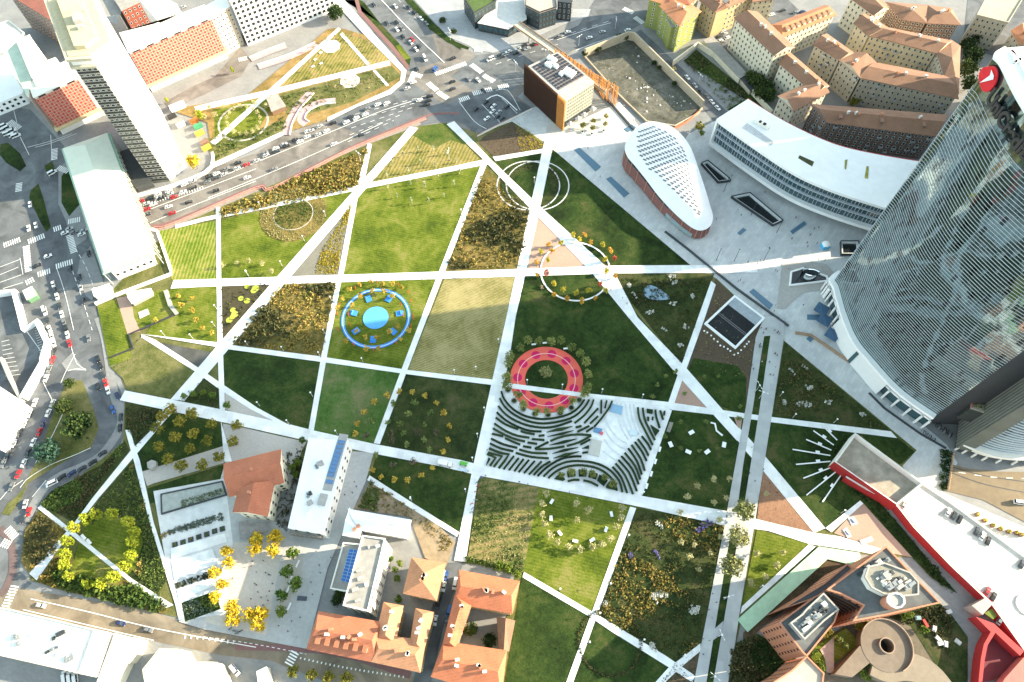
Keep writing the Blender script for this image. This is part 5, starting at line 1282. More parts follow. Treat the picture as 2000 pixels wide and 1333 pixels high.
def clutter(label_root,pts,h,n,seed,o,sc):
 poly = [(v.x,v.y) for v in G(pts,h,o,sc)];rg = random.Random(seed);root = label_root;k = 0;xs = [p[0] for p in poly];ys = [p[1] for p in poly];t = 0
 while k < n and t < 900:
  t += 1;x,y = rg.uniform(min(xs),max(xs)),rg.uniform(min(ys),max(ys))
  if not inside(x,y,grow(poly,-1.6)): continue
  s = (rg.uniform(.7,3.4),rg.uniform(.7,2.2),rg.uniform(.6,1.8));mb = MB();mb.box((x-root.location.x,y-root.location.y,h+s[2]/2-root.location.z),s,.5)
  if rg.random() < .4: mb.tube([(x-root.location.x,y-root.location.y,h+s[2]-root.location.z-.05),(x-root.location.x,y-root.location.y,h+s[2]+.5-root.location.z)],.35,8)
  mb.build('rooftop_unit',rg.choice((M_CONC,WARMW,DARKM,plain('steel_grey',(.22,.24,.25),.5))),root);k += 1
for o_ in list(C.objects):
 lb = o_.get('label','')
 if lb.startswith('pale set-back'): clutter(o_,'1180,270 1300,230 1520,300 1600,390 1600,480 1330,480 1200,420',HT+4,26,1,ob,bs)
 elif lb.startswith('grey roof storey'): clutter(o_,'430,770 560,650 720,510 840,640 730,730 550,900',29,22,2,ob,bs)
 elif lb.startswith('triangular orange brick'): clutter(o_,'1290,120 1340,120 1450,230 1200,230 1100,330 1000,420',HT,12,3,ob,bs)
 elif lb.startswith('large white flat'): clutter(o_,'0,900 60,880 560,1000 500,1230 0,1110',9,14,4,(0,933),.30012)
 elif lb.startswith('long white hall') : clutter(o_,'620,870 650,870 610,1020 580,1015',11.1,8,5,None,1)
def spiral():
 q = S(1460+1300*bs,1060+1010*bs,6);r = (S(1460+1560*bs,1060+1010*bs,6)-S(1460+1085*bs,1060+1010*bs,6)).length/2
 q = S(1460+1322*bs,1060+985*bs,6)
 root = empty('spiral_ramp',(q.x,q.y,0),'round concrete car ramp with a dark hole in its middle among the brick blocks','ramp')
 mb = MB();rh = r*0.27;N = 48
 for i in range(N):
  t0,t1 = 2*math.pi*i/N,2*math.pi*(i+1)/N
  P = lambda rr,t,z: (rr*math.cos(t),rr*math.sin(t),z)
  mb.quad(P(rh,t0,6),P(r,t0,6),P(r,t1,6),P(rh,t1,6));mb.quad(P(rh,t1,-6),P(rh,t0,-6),P(rh,t0,6),P(rh,t1,6));mb.quad(P(r,t0,0),P(r,t1,0),P(r,t1,6),P(r,t0,6))
 mb.build('deck',plain('ramp_concrete',(0.185,0.15,0.115),0.8,0.1),root)
 for rr,nm in ((r,'outer_parapet'),(rh,'inner_parapet')):
  mb = MB()
  for i in range(N):
   t0,t1 = 2*math.pi*i/N,2*math.pi*(i+1)/N
   if nm == 'outer_parapet' and not (-1.2 < math.atan2(math.sin(t0),math.cos(t0)) < 2.4): continue
   mb.prism([(rr*math.cos(t0),rr*math.sin(t0)),(rr*math.cos(t1),rr*math.sin(t1)),((rr+.35)*math.cos(t1),(rr+.35)*math.sin(t1)),((rr+.35)*math.cos(t0),(rr+.35)*math.sin(t0))],6,7.1)
  mb.build(nm,plain('ramp_parapet',(0.34,0.26,0.20),0.8),root)
 mb = MB();mb.poly([(rh*0.98*math.cos(2*math.pi*i/N),rh*0.98*math.sin(2*math.pi*i/N),0.8) for i in range(N)]);mb.build('pit_floor',plain('ramp_pit',(0.03,0.03,0.028),0.9),root)
 dk = [(v.x-q.x,v.y-q.y) for v in G('830,1255 1070,985 1250,1085 1150,1160 1000,1285',5.9,ob,bs)]
 mb = MB();mb.prism(dk,0,5.9);mb.build('forecourt',MATS['ramp_concrete'],root)
 ln = smooth_line(G('1200,1140 1330,1195 1480,1180 1640,1210 1760,1290 1850,1400',5.8,ob,bs),5);L,Rr = stroke([(v.x-q.x,v.y-q.y) for v in ln],10.5)
 mb = MB()
 for i in range(len(L)-1): mb.prism([L[i],L[i+1],Rr[i+1],Rr[i]],0,5.85+0.004*i)
 mb.build('exit_ramp',plain('ramp_asphalt',(0.23,0.19,0.14),0.8,0.08),root)
spiral()
def prism_thing(name,label,cat,pts,z0,z1,mat,o=None,sc=0.30012,group=None,hpx=None,kind=None):
 g = G(pts,z1 if hpx is None else hpx,o,sc);c = sum((Vector(v[:2]) for v in g),Vector((0,0)))/len(g)
 mb = MB();mb.prism([(v.x-c.x,v.y-c.y) for v in g],z0,z1);ob_ = mb.build(name,mat);ob_.location = (c.x,c.y,0)
 return tag(ob_,label,cat,group,kind)
sheet('courtyard',G('560,1085 700,940 1000,745 1320,700 1560,800 1760,1130 1953,1333 700,1400',0.2,ob,bs),0.15,plain('court_ground',(0.13,0.11,0.08),0.9,0.2),'shaded yard between the brick blocks')
sheet('lawn',G('640,990 940,815 1080,960 830,1150',1.0,ob,bs),1.0,M_LAWN_B,'small bright garden lawn between the brick blocks',thick=0.9)
sheet('lawn',G('600,1085 680,1035 750,1120 740,1215 690,1220',1.0,ob,bs),1.02,M_LAWN_B,'narrow garden lawn beside the pink path of the brick blocks',thick=0.9)
sheet('path',G('690,1020 825,900 825,1250 755,1240 740,1110',1.1,ob,bs),1.05,plain('pinkish_paving',(0.44,0.33,0.28),0.8),'pinkish garden path of the brick blocks')
sheet('waste_ground',G('1310,690 1500,650 1830,575 1953,700 2100,900 2100,1333 1900,1333 1560,800',0.2,ob,bs),0.22,M_SOIL_G,'dark rubbish strewn waste ground beside the red wall')
sheet('waste_ground',G('680,130 830,120 1060,140 900,240 640,400 380,620 120,820 60,900 0,1333 -60,1333 -40,860 300,560',0.2,ob,bs),0.24,grass('dark_earth_strip',[(0.03,0.025,0.015),(0.06,0.045,0.025),(0.09,0.06,0.035),(0.13,0.09,0.05)]),'dark earth strip between the green ramp and the brick blocks')
def green_ramp():
 g = G('835,965 1360,490 1600,535',0.9,(1200,933));c = g[1];mb = MB();L,Rr = stroke([(v.x-c.x,v.y-c.y) for v in g],6)
 for i in range(2): mb.prism([L[i],L[i+1],Rr[i+1],Rr[i]],0.2,0.9-0.004*i)
 o_ = mb.build('green_ramp',plain('pale_green_paint',(0.42,0.60,0.42),0.7,0.08,0.4));o_.location = (c.x,c.y,0)
 tag(o_,'long pale green painted ramp between the white path and the earth strip','ramp')
green_ramp()
# ------------------------------------------------------------------ parking deck with the red wall
def deck():
 h = 3.6
 g = G('1002,45 835,190 940,325 1185,580 1450,830 1690,1170 1760,1170 1760,600 1666,520 1400,325 1160,150',h,(1500,933));c = Vector(g[4][:2])
 root = empty('parking_deck',(c.x,c.y,0),'white parking deck edged by a long red wall above the ivy slope','parking deck')
 mb = MB();mb.prism([(v.x-c.x,v.y-c.y) for v in g],0,h);mb.build('deck',slabs('deck_concrete',(0.66,0.60,0.53),R(-40),3.4,3.4,0.93),root)
 rw = [Vector((v.x-c.x,v.y-c.y)) for v in G('500,0 640,85 700,115 835,190 940,325 1185,580 1450,830 1700,1185',h,(1500,933))]
 L,Rr = stroke(rw,1.6);mb = MB()
 for i in range(len(L)-1): mb.prism([L[i],L[i+1],Rr[i+1],Rr[i]],0,h+1.2-0.01*i)
 mb.build('red_wall',plain('red_painted_wall',(0.36,0.028,0.030),0.6,0.08),root)
 L2,R2 = stroke(rw,0.7);mb = MB()
 for i in range(len(L)-1): mb.prism([L2[i],L2[i+1],R2[i+1],R2[i]],h+1.2,h+1.4)
 mb.build('coping',WARMW,root)
 g2 = [Vector((v.x-c.x,v.y-c.y)) for v in G('1002,45 1160,150 1400,325 1666,520 1760,600',h,(1500,933))]
 L3,R3 = stroke(g2,0.8);mb = MB()
 for i in range(len(L3)-1): mb.prism([L3[i],L3[i+1],R3[i+1],R3[i]],0,h+1.0-0.01*i)
 mb.build('parapet',WARMW,root)
 s = [Vector((v.x-c.x,v.y-c.y)) for v in G('1405,885 1465,845 1505,890 1460,925',h,(1500,933))]
 mb = MB();mb.prism(s,h,h+0.5);mb.build('planter_bed',plain('grass_planter',(0.13,0.17,0.03),0.9),root)
 s = [Vector((v.x-c.x,v.y-c.y)) for v in G('1300,840 1390,790 1430,835 1370,900',h,(1500,933))]
 mb = MB();mb.prism(s,0,h+3);mb.build('stair_head',plain('stair_grey',(0.35,0.31,0.28),0.6),root)
 mb = MB()
 q = S(1500+1680*.3,933+830*.3,h);N = 24;mb.lathe((q.x-c.x,q.y-c.y,h),[(4.2,0),(4.2,0.6),(3.2,0.65),(1.6,0.66),(1.5,0.1)],N);mb.build('round_kerb',WHITE_R,root)
deck()
def plot():
 h = 7.0;g = G('565,762 1000,1085 832,1222 432,945',h,(1500,620));c = sum((Vector(v[:2]) for v in g),Vector((0,0)))/4
 root = empty('building_plot',(c.x,c.y,0),'roofless walled plot of bare earth with a red wall facing the lawn','walled plot')
 pl = [(v.x-c.x,v.y-c.y) for v in g]
 mb = MB();mb.prism(grow(pl,-0.4),0,h-2.2);mb.build('earth_floor',plain('blotched_earth',(0.34,0.30,0.24),0.95,0.22,0.25),root)
 pc = ccw(pl);outp = grow(pl,0.35);inn = grow(pl,-0.55)
 for i in range(4):
  j = (i+1) % 4;mb = MB();mb.prism([outp[i],outp[j],inn[j],inn[i]],0,h+0.8-0.01*i)
  m = (Vector(outp[i])+Vector(outp[j]))/2;d = Vector(outp[j])-Vector(outp[i]);nn = Vector((d.y,-d.x)).normalized()
  red = nn.dot(Vector((-0.5,-0.85))) > 0.75
  mb.build('wall',MATS['red_painted_wall'] if red else WARMW,root)
  mb = MB();mb.prism([Vector(outp[i]).lerp(Vector(inn[i]),.25),Vector(outp[j]).lerp(Vector(inn[j]),.25),Vector(outp[j]).lerp(Vector(inn[j]),.75),Vector(outp[i]).lerp(Vector(inn[i]),.75)],h+0.8,h+1.0);mb.build('coping',WARMW,root)
plot()
prism_thing('red_ramp_wall','dark red curved ramp going down at the bottom right corner','ramp','1440,1010 1560,1060 1640,1160 1560,1250 1470,1320 1380,1333 1390,1180 1410,1080',0.2,1.4,plain('dark_red_ramp',(0.13,0.02,0.025),0.7,0.1),(1500,933))
def red_corner():
 g = G('1350,905 1450,1005 1405,1085 1385,1180 1370,1330 1395,1330 1410,1190 1430,1090 1480,1010 1640,1160 1666,1130 1470,950',6,(1500,933))
 c = Vector(g[0][:2]);mb = MB();mb.prism([(v.x-c.x,v.y-c.y) for v in g],0,6);o_ = mb.build('red_retaining_wall',MATS['red_painted_wall']);o_.location = (c.x,c.y,0)
 tag(o_,'curved red retaining wall around the dark red ramp','wall')
red_corner()
prism_thing('red_pavilion','pale red roofed low building at the very bottom right corner','building','1540,1310 1666,1170 1760,1240 1760,1420 1480,1420',0,6,plain('pale_red_roof',(0.50,0.16,0.13),0.8,0.08),(1500,933))
# ------------------------------------------------------------------ excavation
def excavation():
 g = G('1160,108 1220,85 1234,78 1245,90 1370,215 1360,228 1318,250 1300,240 1265,228 1232,200 1168,128',0.0); 
 pts = G('1140,112 1225,78 1238,80 1372,213 1362,225 1318,249 1262,240 1205,185',0.0);c = sum((Vector(v[:2]) for v in pts),Vector((0,0)))/len(pts)
 root = empty('excavation',(c.x,c.y,0),'walled excavation pit with a bare earth floor north of the plaza','excavation pit')
 pl = [(v.x-c.x,v.y-c.y) for v in pts]
 mb = MB();mb.poly([(x,y,0.30) for x,y in ccw(pl)]);mb.build('earth_floor',grass('pit_floor_earth',[(0.055,0.057,0.045),(0.085,0.085,0.068),(0.12,0.117,0.095),(0.19,0.18,0.15)],None,0.08,1.2),root)
 w_ = ccw(pl);inn = grow(pl,-0.7)
 for i in range(len(w_)):
  j = (i+1) % len(w_)
  d = Vector(w_[j])-Vector(w_[i]); 
  if d.length < 2: continue
  nn = Vector((d.y,-d.x)).normalized();zt = 6.5 if nn.y > 0.2 else 1.2
  mb = MB();mb.prism([w_[i],w_[j],inn[j],inn[i]],0,zt);mb.build('retaining_wall',plain('tan_retaining_wall',(0.44,0.38,0.28),0.9,0.12,0.6),root)
 rg = random.Random(9)
 for k in range(40):
  x,y = rg.choice(w_);t = rg.random();u = rg.random();q = Vector((0,0)).lerp(Vector(rg.choice(w_)),u*0.85)
  mb = MB();s = rg.uniform(0.25,0.8);mb.lathe((q.x,q.y,0.3),[(s,0),(s*0.8,s*0.5),(s*0.3,s*0.8)],6,0,rg.uniform(.7,1.3));mb.build('rubble_stone',M_KERB,root)
excavation()
def walls_strip(name,label,pts,wd,h,mat,o=None,cat='wall',z0=0,hpx=None,sc=0.30012):
 g = G(pts,h if hpx is None else hpx,o,sc);c = Vector(g[0][:2]);L,Rr = stroke([(v.x-c.x,v.y-c.y) for v in g],wd);mb = MB()
 for i in range(len(L)-1): mb.prism([L[i],L[i+1],Rr[i+1],Rr[i]],z0,h-0.004*i)
 o_ = mb.build(name,mat);o_.location = (c.x,c.y,0);return tag(o_,label,cat)
walls_strip('boundary_wall','pale plastered wall with ivy along the green plot','385,395 545,275 700,370 850,530 1030,720',0.8,4.0,CREAM2,o12)
walls_strip('boundary_wall','white wall with a red foot around the western car park','-40,905 85,890 148,1138 232,1085 300,1225 268,1340',2.2,3.6,WHITE_R,(0,300))
walls_strip('boundary_wall','southern run of the white car park wall beside the street','300,190 272,290 140,520',2.6,3.6,WHITE_R,(0,620))
walls_strip('boundary_wall','grey inner wall along the western car park','0,260 60,400 135,540',1.2,3.0,M_CONC,(0,620))
walls_strip('boundary_wall','white curved wall at the foot of the tall tower','885,272 1000,240 1120,205 1230,165 1330,120 1375,80 1385,30 1380,-10',1.4,1.6,WHITE_R,(0,300))
walls_strip('boundary_wall','low white wall of the hall yard facing the white path','615,975 780,905 1110,780 1105,745 1020,500 985,490',1.3,1.6,WHITE_R,(0,300))
walls_strip('boundary_wall','grey concrete wall beside the sunlit lawn under the hall','1075,890 1105,985 1148,1040',2.0,1.6,M_CONC,(0,300))
walls_strip('boundary_wall','dark low fence wall around the lawn corner by the street','1140,1045 920,1140 835,1175 865,1265 715,1325',0.6,1.2,DARKM,(0,300))
walls_strip('plaza_edge_wall','long dark slot wall along the plaza above the lawn','1085,430 1290,650 1440,820 1470,850',1.2,0.9,DARKM,(800,0))
walls_strip('plaza_edge_wall','dark railing wall from the pavilion to the tunnel opening','330,505 480,620 620,735 800,880 1010,1030 1135,1120',1.0,1.0,DARKM,(1200,300))
walls_strip('plaza_edge_wall','rusty railing wall in front of the tower podium','1180,1165 1280,1180 1440,1290 1600,1400',1.4,1.0,plain('rusty_rail',(0.30,0.20,0.13),0.7),(1200,300))
walls_strip('plaza_edge_wall','dark low wall under the tower colonnade','660,490 760,590 900,690 1000,760 1160,850',0.8,0.9,DARKM,(1500,620))
walls_strip('construction_fence','orange red fence line at the tip of the excavation','385,835 470,790 560,715',0.5,1.4,plain('orange_fence',(0.55,0.16,0.08),0.7),o12)
# ================================================================== VEGETATION
def crown_mesh(name,mat,r,hh,z0,n_cl,n_t,size,seed,spread=0.42,hollow=0.55,flat=0.6):
 rg = random.Random(seed);mb = MB()
 for k in range(n_cl):
  while True:
   v = Vector((rg.uniform(-1,1),rg.uniform(-1,1),rg.uniform(-1,1)))
   if hollow < v.length < 1: break
  cx = Vector((v.x*r,v.y*r,z0+hh/2+v.z*hh/2));cr = r*spread*rg.uniform(0.6,1.2)
  for t in range(n_t):
   w_ = Vector((rg.gauss(0,1),rg.gauss(0,1),rg.gauss(0,1))).normalized()*cr*rg.uniform(0.35,1)
   mb.tuft(cx+Vector((w_.x,w_.y,w_.z*0.8)),size,rg,0,flat)
 return mb.mesh(name,mat)
def trunk_mesh(mat,h,r,seed,branches=5,reach=1.0,z1=0.5):
 rg = random.Random(seed);mb = MB()
 mb.tube([(0,0,0),(rg.uniform(-.1,.1),rg.uniform(-.1,.1),h*0.5),(0,0,h*0.9)],r,6,0,r*0.3)
 for k in range(branches):
  a = rg.uniform(0,6.28);z = h*rg.uniform(0.3,0.7)
  mb.tube([(0,0,z),(reach*0.5*math.cos(a),reach*0.5*math.sin(a),z+h*0.12),(reach*math.cos(a),reach*math.sin(a),z+h*0.25)],r*0.45,4,0,r*0.12)
 return mb.mesh('trunk',mat)
BARK = plain('bark',(0.11,0.085,0.06),0.9,0.2);BARK_P = plain('pale_bark',(0.30,0.27,0.22),0.9,0.15)
LF = {
 'lime': leaf('lime_leaves',[(0.14,0.19,0.012),(0.24,0.28,0.02),(0.36,0.38,0.03),(0.48,0.45,0.05)]),
 'round': leaf('olive_gold_leaves',[(0.09,0.10,0.016),(0.16,0.155,0.022),(0.25,0.22,0.03),(0.34,0.27,0.04)]),
 'yellow': leaf('yellow_leaves',[(0.40,0.25,0.015),(0.56,0.36,0.02),(0.66,0.45,0.03),(0.42,0.36,0.03)]),
 'green': leaf('mid_green_leaves',[(0.035,0.075,0.012),(0.07,0.13,0.018),(0.13,0.19,0.025),(0.20,0.23,0.04)]),
 'sapling_y': leaf('golden_sapling_leaves',[(0.32,0.22,0.035),(0.46,0.32,0.05),(0.55,0.41,0.08)]),
 'sapling_g': leaf('dull_green_sapling_leaves',[(0.08,0.12,0.03),(0.14,0.18,0.05),(0.22,0.25,0.08)]),
 'sapling_d': leaf('brownish_sapling_leaves',[(0.06,0.055,0.03),(0.10,0.085,0.05),(0.15,0.12,0.075)]),
 'orange': leaf('orange_leaves',[(0.40,0.20,0.03),(0.55,0.30,0.04),(0.60,0.38,0.06),(0.36,0.13,0.03)]),
 'amber': leaf('amber_leaves',[(0.30,0.27,0.03),(0.44,0.36,0.04),(0.54,0.42,0.06)]),
 'red': leaf('red_leaves',[(0.38,0.07,0.04),(0.45,0.14,0.06),(0.33,0.05,0.04)]),
 'willow': leaf('feathery_green_leaves',[(0.08,0.11,0.03),(0.15,0.18,0.045),(0.23,0.25,0.07),(0.33,0.33,0.11)]),
 'dark': leaf('dark_green_leaves',[(0.012,0.03,0.010),(0.025,0.05,0.014),(0.045,0.075,0.018),(0.08,0.10,0.025)]),
 'teal': leaf('blue_green_leaves',[(0.015,0.05,0.035),(0.03,0.075,0.05),(0.05,0.10,0.065)]),
 'pale': leaf('pale_feathery_leaves',[(0.30,0.28,0.12),(0.42,0.38,0.18),(0.52,0.47,0.25)]),
 'poplar': leaf('pale_poplar_leaves',[(0.26,0.28,0.15),(0.36,0.37,0.22),(0.46,0.45,0.30)]),
 'bare': leaf('bare_twigs',[(0.20,0.15,0.09),(0.30,0.22,0.13),(0.38,0.29,0.18)]),
 'promenade': leaf('grey_green_leaves',[(0.11,0.13,0.04),(0.20,0.21,0.07),(0.30,0.29,0.12),(0.38,0.36,0.17)]),
}
SPEC = {  # crown radius, crown height, crown foot, clumps, tufts, leaf size, trunk height, trunk radius, hollow
 'lime': (2.0,7.5,2.2,40,12,0.5,9,0.22,.5),'round': (2.7,4.6,2.0,34,12,0.5,5,0.18,.45),'yellow': (3.0,5.5,2.5,36,13,0.55,6,0.18,.3),
 'green': (2.6,4.8,2.0,34,12,0.5,5,0.16,.35),'sapling_y': (1.55,2.6,1.4,13,9,0.42,3.4,0.09,.4),'sapling_g': (1.6,2.8,1.3,15,9,0.42,3.4,0.09,.3),
 'sapling_d': (1.8,2.4,1.0,14,8,0.4,3,0.09,.3),'orange': (1.9,3.6,1.8,20,10,0.45,4.5,0.11,.3),'amber': (1.9,3.6,1.8,20,10,0.45,4.5,0.11,.3),
 'red': (1.8,3.2,1.8,18,10,0.45,4.5,0.11,.3),'willow': (2.5,4.0,2.2,26,11,0.45,5,0.14,.3),'dark': (7.0,9.0,3.0,70,16,0.9,9,0.45,.5),
 'teal': (6.0,7.0,1.0,60,16,0.8,6,0.35,.4),'pale': (1.9,3.2,1.4,18,8,0.36,4,0.10,.3),'poplar': (0.7,5.2,0.6,14,8,0.32,4.5,0.09,.1),
 'bare': (1.2,2.8,1.4,9,6,0.30,3.6,0.08,.3),'promenade': (4.3,6.0,2.6,56,13,0.6,6.5,0.22,.45),
}
_tm = {}
def tree_meshes(kind,var):
 if (kind,var) in _tm: return _tm[kind,var]
 r,hh,z0,nc,ntf,sz,th,tr,ho = SPEC[kind];sd = hash_str(kind)+var*17
 _tm[kind,var] = (trunk_mesh(BARK_P if kind in ('pale','poplar','bare') else BARK,th,tr,sd,5,r*0.7),crown_mesh('crown',LF[kind],r*(0.8 if r < 2 else 1),hh,z0,nc,ntf,sz,sd,0.62 if r < 2 else 0.42,0.1 if r < 2 else ho))
 return _tm[kind,var]
def hash_str(s): return sum(ord(c)*(i+3) for i,c in enumerate(s))
N_TREES = [0]
def tree(p,kind,label,group=None,scale=1.0,name='tree',cat='tree'):
 """p is the picture point of the crown's middle"""
 r,hh,z0 = SPEC[kind][:3];q = S(p[0],p[1],0.3+(z0+hh/2)*scale)
 root = empty(name,(q.x,q.y,0.3),label,cat,group,rnd.uniform(0,6.28));s = scale*rnd.uniform(0.88,1.12);root.scale = (s,s,s*rnd.uniform(0.92,1.1))
 tm,cm = tree_meshes(kind,N_TREES[0] % 3);N_TREES[0] += 1
 link('trunk',tm,root);link('crown',cm,root);return root
def trees(pts,kind,desc,group,o=None,order='x',scale=1.0,kinds=None,suffix=None,name='tree'):
 P = K(pts,o) if isinstance(pts,str) else list(pts)
 kk = [kinds[i % len(kinds)] if kinds else kind for i in range(len(P))]
 L = list(zip(P,kk))
 if order == 'x': L.sort(key=lambda t: t[0][0]);suf = 'from the left'
 elif order == 'y': L.sort(key=lambda t: t[0][1]);suf = 'from the top'
 else:
  cx = sum(p[0] for p in P)/len(P);cy = sum(p[1] for p in P)/len(P)
  L.sort(key=lambda t: (math.atan2(t[0][1]-cy,t[0][0]-cx)+math.pi) % (2*math.pi));suf = 'clockwise from the west'
 cnt = {}
 for p,k in L:
  d = desc[k] if isinstance(desc,dict) else desc
  i = cnt.get(d,0);cnt[d] = i+1
  tree(p,k,f'{d}, {nth(i)} {suffix or suf}',group,scale,name)
t0,t4,t8,t12,t15 = (0,620),(400,620),(800,620),(1200,620),(1500,620)
b0,b4,b8,b12,b15 = (0,933),(400,933),(800,933),(1200,933),(1500,933)
m0,m4,m8,m12,m15 = (0,300),(400,300),(800,300),(1200,300),(1500,300)
trees('1185,510 1265,485 1350,485 1435,508 1505,553 1558,622 1590,705 1582,793 1552,876 1480,975 1407,1028 1320,1058 1232,1056 1145,1040 1090,993 978,757 995,690 1038,615 1103,550','sapling_y','yellow sapling in the wide loop','yellow saplings planted in a wide loop',t4,'ring')
trees('1365,553 1472,622 1325,630 1428,700 1272,695 1192,680 1228,560 1085,672 1315,825 1428,795 1290,750 1460,860 1115,895','sapling_g','green young tree inside the sapling loop','green young trees inside the sapling loop',t4,'x')
trees('1215,755 1385,745 1500,750 1050,770 1355,945 1225,960 1215,800','sapling_d','brownish young tree near the loop of yellow saplings','brownish young trees near the sapling loop',t4,'x')
trees('1110,597 1055,645 1250,625 1165,675 1375,690 1025,725 1140,775 1255,757 1350,800 1030,838 1238,858 1090,922 1180,970 1313,960 1425,905','round','round golden green tree near the gravel terrace','round golden trees of the gravel terrace',t0,'x',0.9)
trees('1540,700 1515,805','round','round golden tree on the pinkish gravel yard','round trees of the gravel yard',t0,'y',0.9)
trees('1475,570 1195,512 1255,497 1320,488 1385,505','green','small grey green tree on the dark bed by the crossing','small trees by the path crossing',t0,'x',0.62)
trees('490,330 435,410 420,495 420,565 445,640 560,690 650,690 745,645 810,580 855,505 870,420 870,350 840,290 735,235 620,235 560,275','lime','tall lime green tree around the round lawn','tall lime green trees in a ring',b0,'ring')
trees('145,480 150,560 65,620 115,695 70,775','yellow','yellow green tree along the white terraces','yellow trees along the terraces',b4,'y',0.75)
trees('185,850 175,920 280,895 370,880 345,955','yellow','golden tree at the foot of the gravel square','golden trees at the foot of the square',b4,'x',0.95)
trees('335,395 320,460 455,395 440,475','yellow','golden tree at the head of the gravel square','golden trees at the head of the square',b4,'x',0.95)
trees('575,490 538,605 590,690 497,765 490,868','green','bright green tree on the beige gravel island','green trees of the gravel island',b4,'y',0.95)
trees('570,1258 692,1285 808,1305 925,1312','round','golden street tree at the bottom edge south of the street','street trees at the bottom edge',b4,'x',0.85)
trees('1065,530 1137,530 1107,555 1180,575 1255,592 1305,632 1335,682 1272,690 905,590 858,640 925,630 985,580 828,705 900,690 830,785 890,780 937,845 940,915 1000,885 1025,940 1085,905 1120,960 1168,892 1210,940 1240,850 1277,890 1340,795 1283,765','orange',{'orange': 'orange tree on the thin white ring','amber': 'amber yellow tree on the thin white ring','red': 'reddish tree on the thin white ring'},'autumn trees of the thin white ring',m8,'ring',0.82,['amber','orange','amber','orange','amber','orange','red','amber','orange'])
tree((800+860*.3,300+870*.3),'bare','bare leafless tree on the thin white ring','autumn trees of the thin white ring',1.2)
trees('640,300 635,385 640,445 655,250 720,195 770,150 835,150 925,150 985,150 1060,190 1110,230 1150,290 1165,360 1155,460 1135,495','willow','feathery green tree behind the red ring','feathery trees around the red ring',t8,'ring',0.95)
trees('700,500 740,570 830,610 900,605 985,600 1060,540','willow','feathery tree in a planter below the red ring','feathery trees in planters',t8,'x',0.8)
tree((800+890*.3,620+355*.3),'promenade','single pale tree standing in the middle of the red ring',None,0.62)
trees('940,885 1005,850 1080,835 1155,850 1220,845 1280,870 895,940 1010,930 1090,890 1165,895 1220,930 865,1005 958,985 1325,1150 1270,1205 1050,1270 1130,1265 920,1220 1043,1195 1118,1195 985,1155 1205,1160 1255,1120','sapling_y','golden sapling round the blue playground','golden saplings of the blue playground',m4,'ring',0.95)
trees('55,965 153,960 240,985 70,1050 165,1065 305,1040 325,1110 183,1140 98,1200 290,1195 10,1305 122,1305 222,1265 5,1185','poplar','slender pale poplar on the bright northern lawns','slender poplars of the northern lawns',(800,0),'x',0.9)
trees([(764.6,318),(787,300),(797.6,331.6),(755.6,340.6),(757,363),(775,381)],'poplar','slender pale poplar near the northern path crossing','slender poplars of the northern lawns',None,'x',0.9)
trees('890,105 865,165 865,240 880,300 915,370 965,415 1040,450 1110,465 1190,455 1255,435 1310,400 1350,320 1380,260 1385,200 1085,165 1163,210 1090,275','pale','pale feathery tree ringing the bright lawn','pale trees in a ring on the bright lawn',b8,'ring')
trees('430,680 595,680 330,775 433,848 553,865 672,845','sapling_g','small green shrub tree between the picnic tables','small trees on the picnic lawn',t12,'x',0.8)
trees('540,1100 475,1170 650,1205 730,1175 650,1050 750,1050','pale','pale sapling at the foot of the picnic lawn','pale saplings of the picnic lawn',t12,'x',0.85)
trees('835,210 810,380 770,570','promenade','large round grey green tree between the promenade lanes','large promenade trees',b12,'y')
trees('1100,487 1062,570 985,645 890,680 925,495','pale','thin pale sapling on the lawn east of the promenade','pale saplings east of the promenade',b12,'x',0.85)
trees('625,490 435,420 490,515 550,600 680,275 690,385 520,435 430,225','pale','thin pale sapling in the wild flower meadow','pale saplings of the meadow',b12,'y',0.8)
trees('990,105','pale','thin pale sapling on the mulch bed',None,b12,'x',0.8)
trees('335,380 400,352 278,440 248,515 455,495 585,385 820,580 810,660 680,380','sapling_g','small yellowish shrub tree near the tunnel opening','small shrub trees near the tunnel',t12,'x',0.75)
trees('985,1020 1055,1005 1130,1005 1190,1015 1270,1040 1320,1085','willow','yellow green tree in the labyrinth boxes','trees in the labyrinth boxes',t8,'x',0.7)
# big trees of the street island, garden and yards
tree((0+500*.3,620+700*.3),'dark','large dark green tree on the street island',None,1.0)
tree((0+410*.3,620+575*.3),'dark','smaller dark tree on the street island above the large one',None,0.55)
tree((0+450*.3,620+430*.3),'dark','smallest dark tree at the top of the street island',None,0.35)
tree((0+300*.3,620+870*.3),'teal','wide blue green tree on the street island',None,0.95)
tree((0+1255*.3,1045*.3),'yellow','bright yellow tree at the foot of the tall tower',None,1.35)
tree((0+1300*.3,750*.3),'lime','pale yellow green tree by the storage yard',None,0.9)
tree((0+1085*.3,650*.3),'lime','small yellow green bush at the end of the long red slab',None,0.5)
tree((0+1510*.3,450*.3),'lime','yellow green tree at the corner of the service lane',None,0.6)
tree((400+850*.3,75*.3),'dark','dark brownish tree at the corner of the white grid slab',None,0.75)
tree((1500+800*.3,120*.3),'dark','dark tree in the court of the north-eastern houses',None,0.65)
tree((1500+850*.3,105*.3),'round','golden tree in the court of the north-eastern houses',None,0.9)
trees('1310,290 1330,370 1300,450 1320,540 1360,230','dark','dark street tree beside the glass tower','dark street trees by the glass tower',(1500,0),'y',0.72)
trees('930,530 1000,620 990,560 900,500 950,590','dark','dark garden tree behind the bent brown roofed house','dark garden trees behind the bent house',(1200,0),'y',0.65)
trees('590,640 560,660','round','yellowish tree in the narrow court behind the brown house','court trees',(1500,0),'x',0.9)
tree((1200+555*.3,825*.3),'round','golden tree in a long planter by the white building',None,0.95)
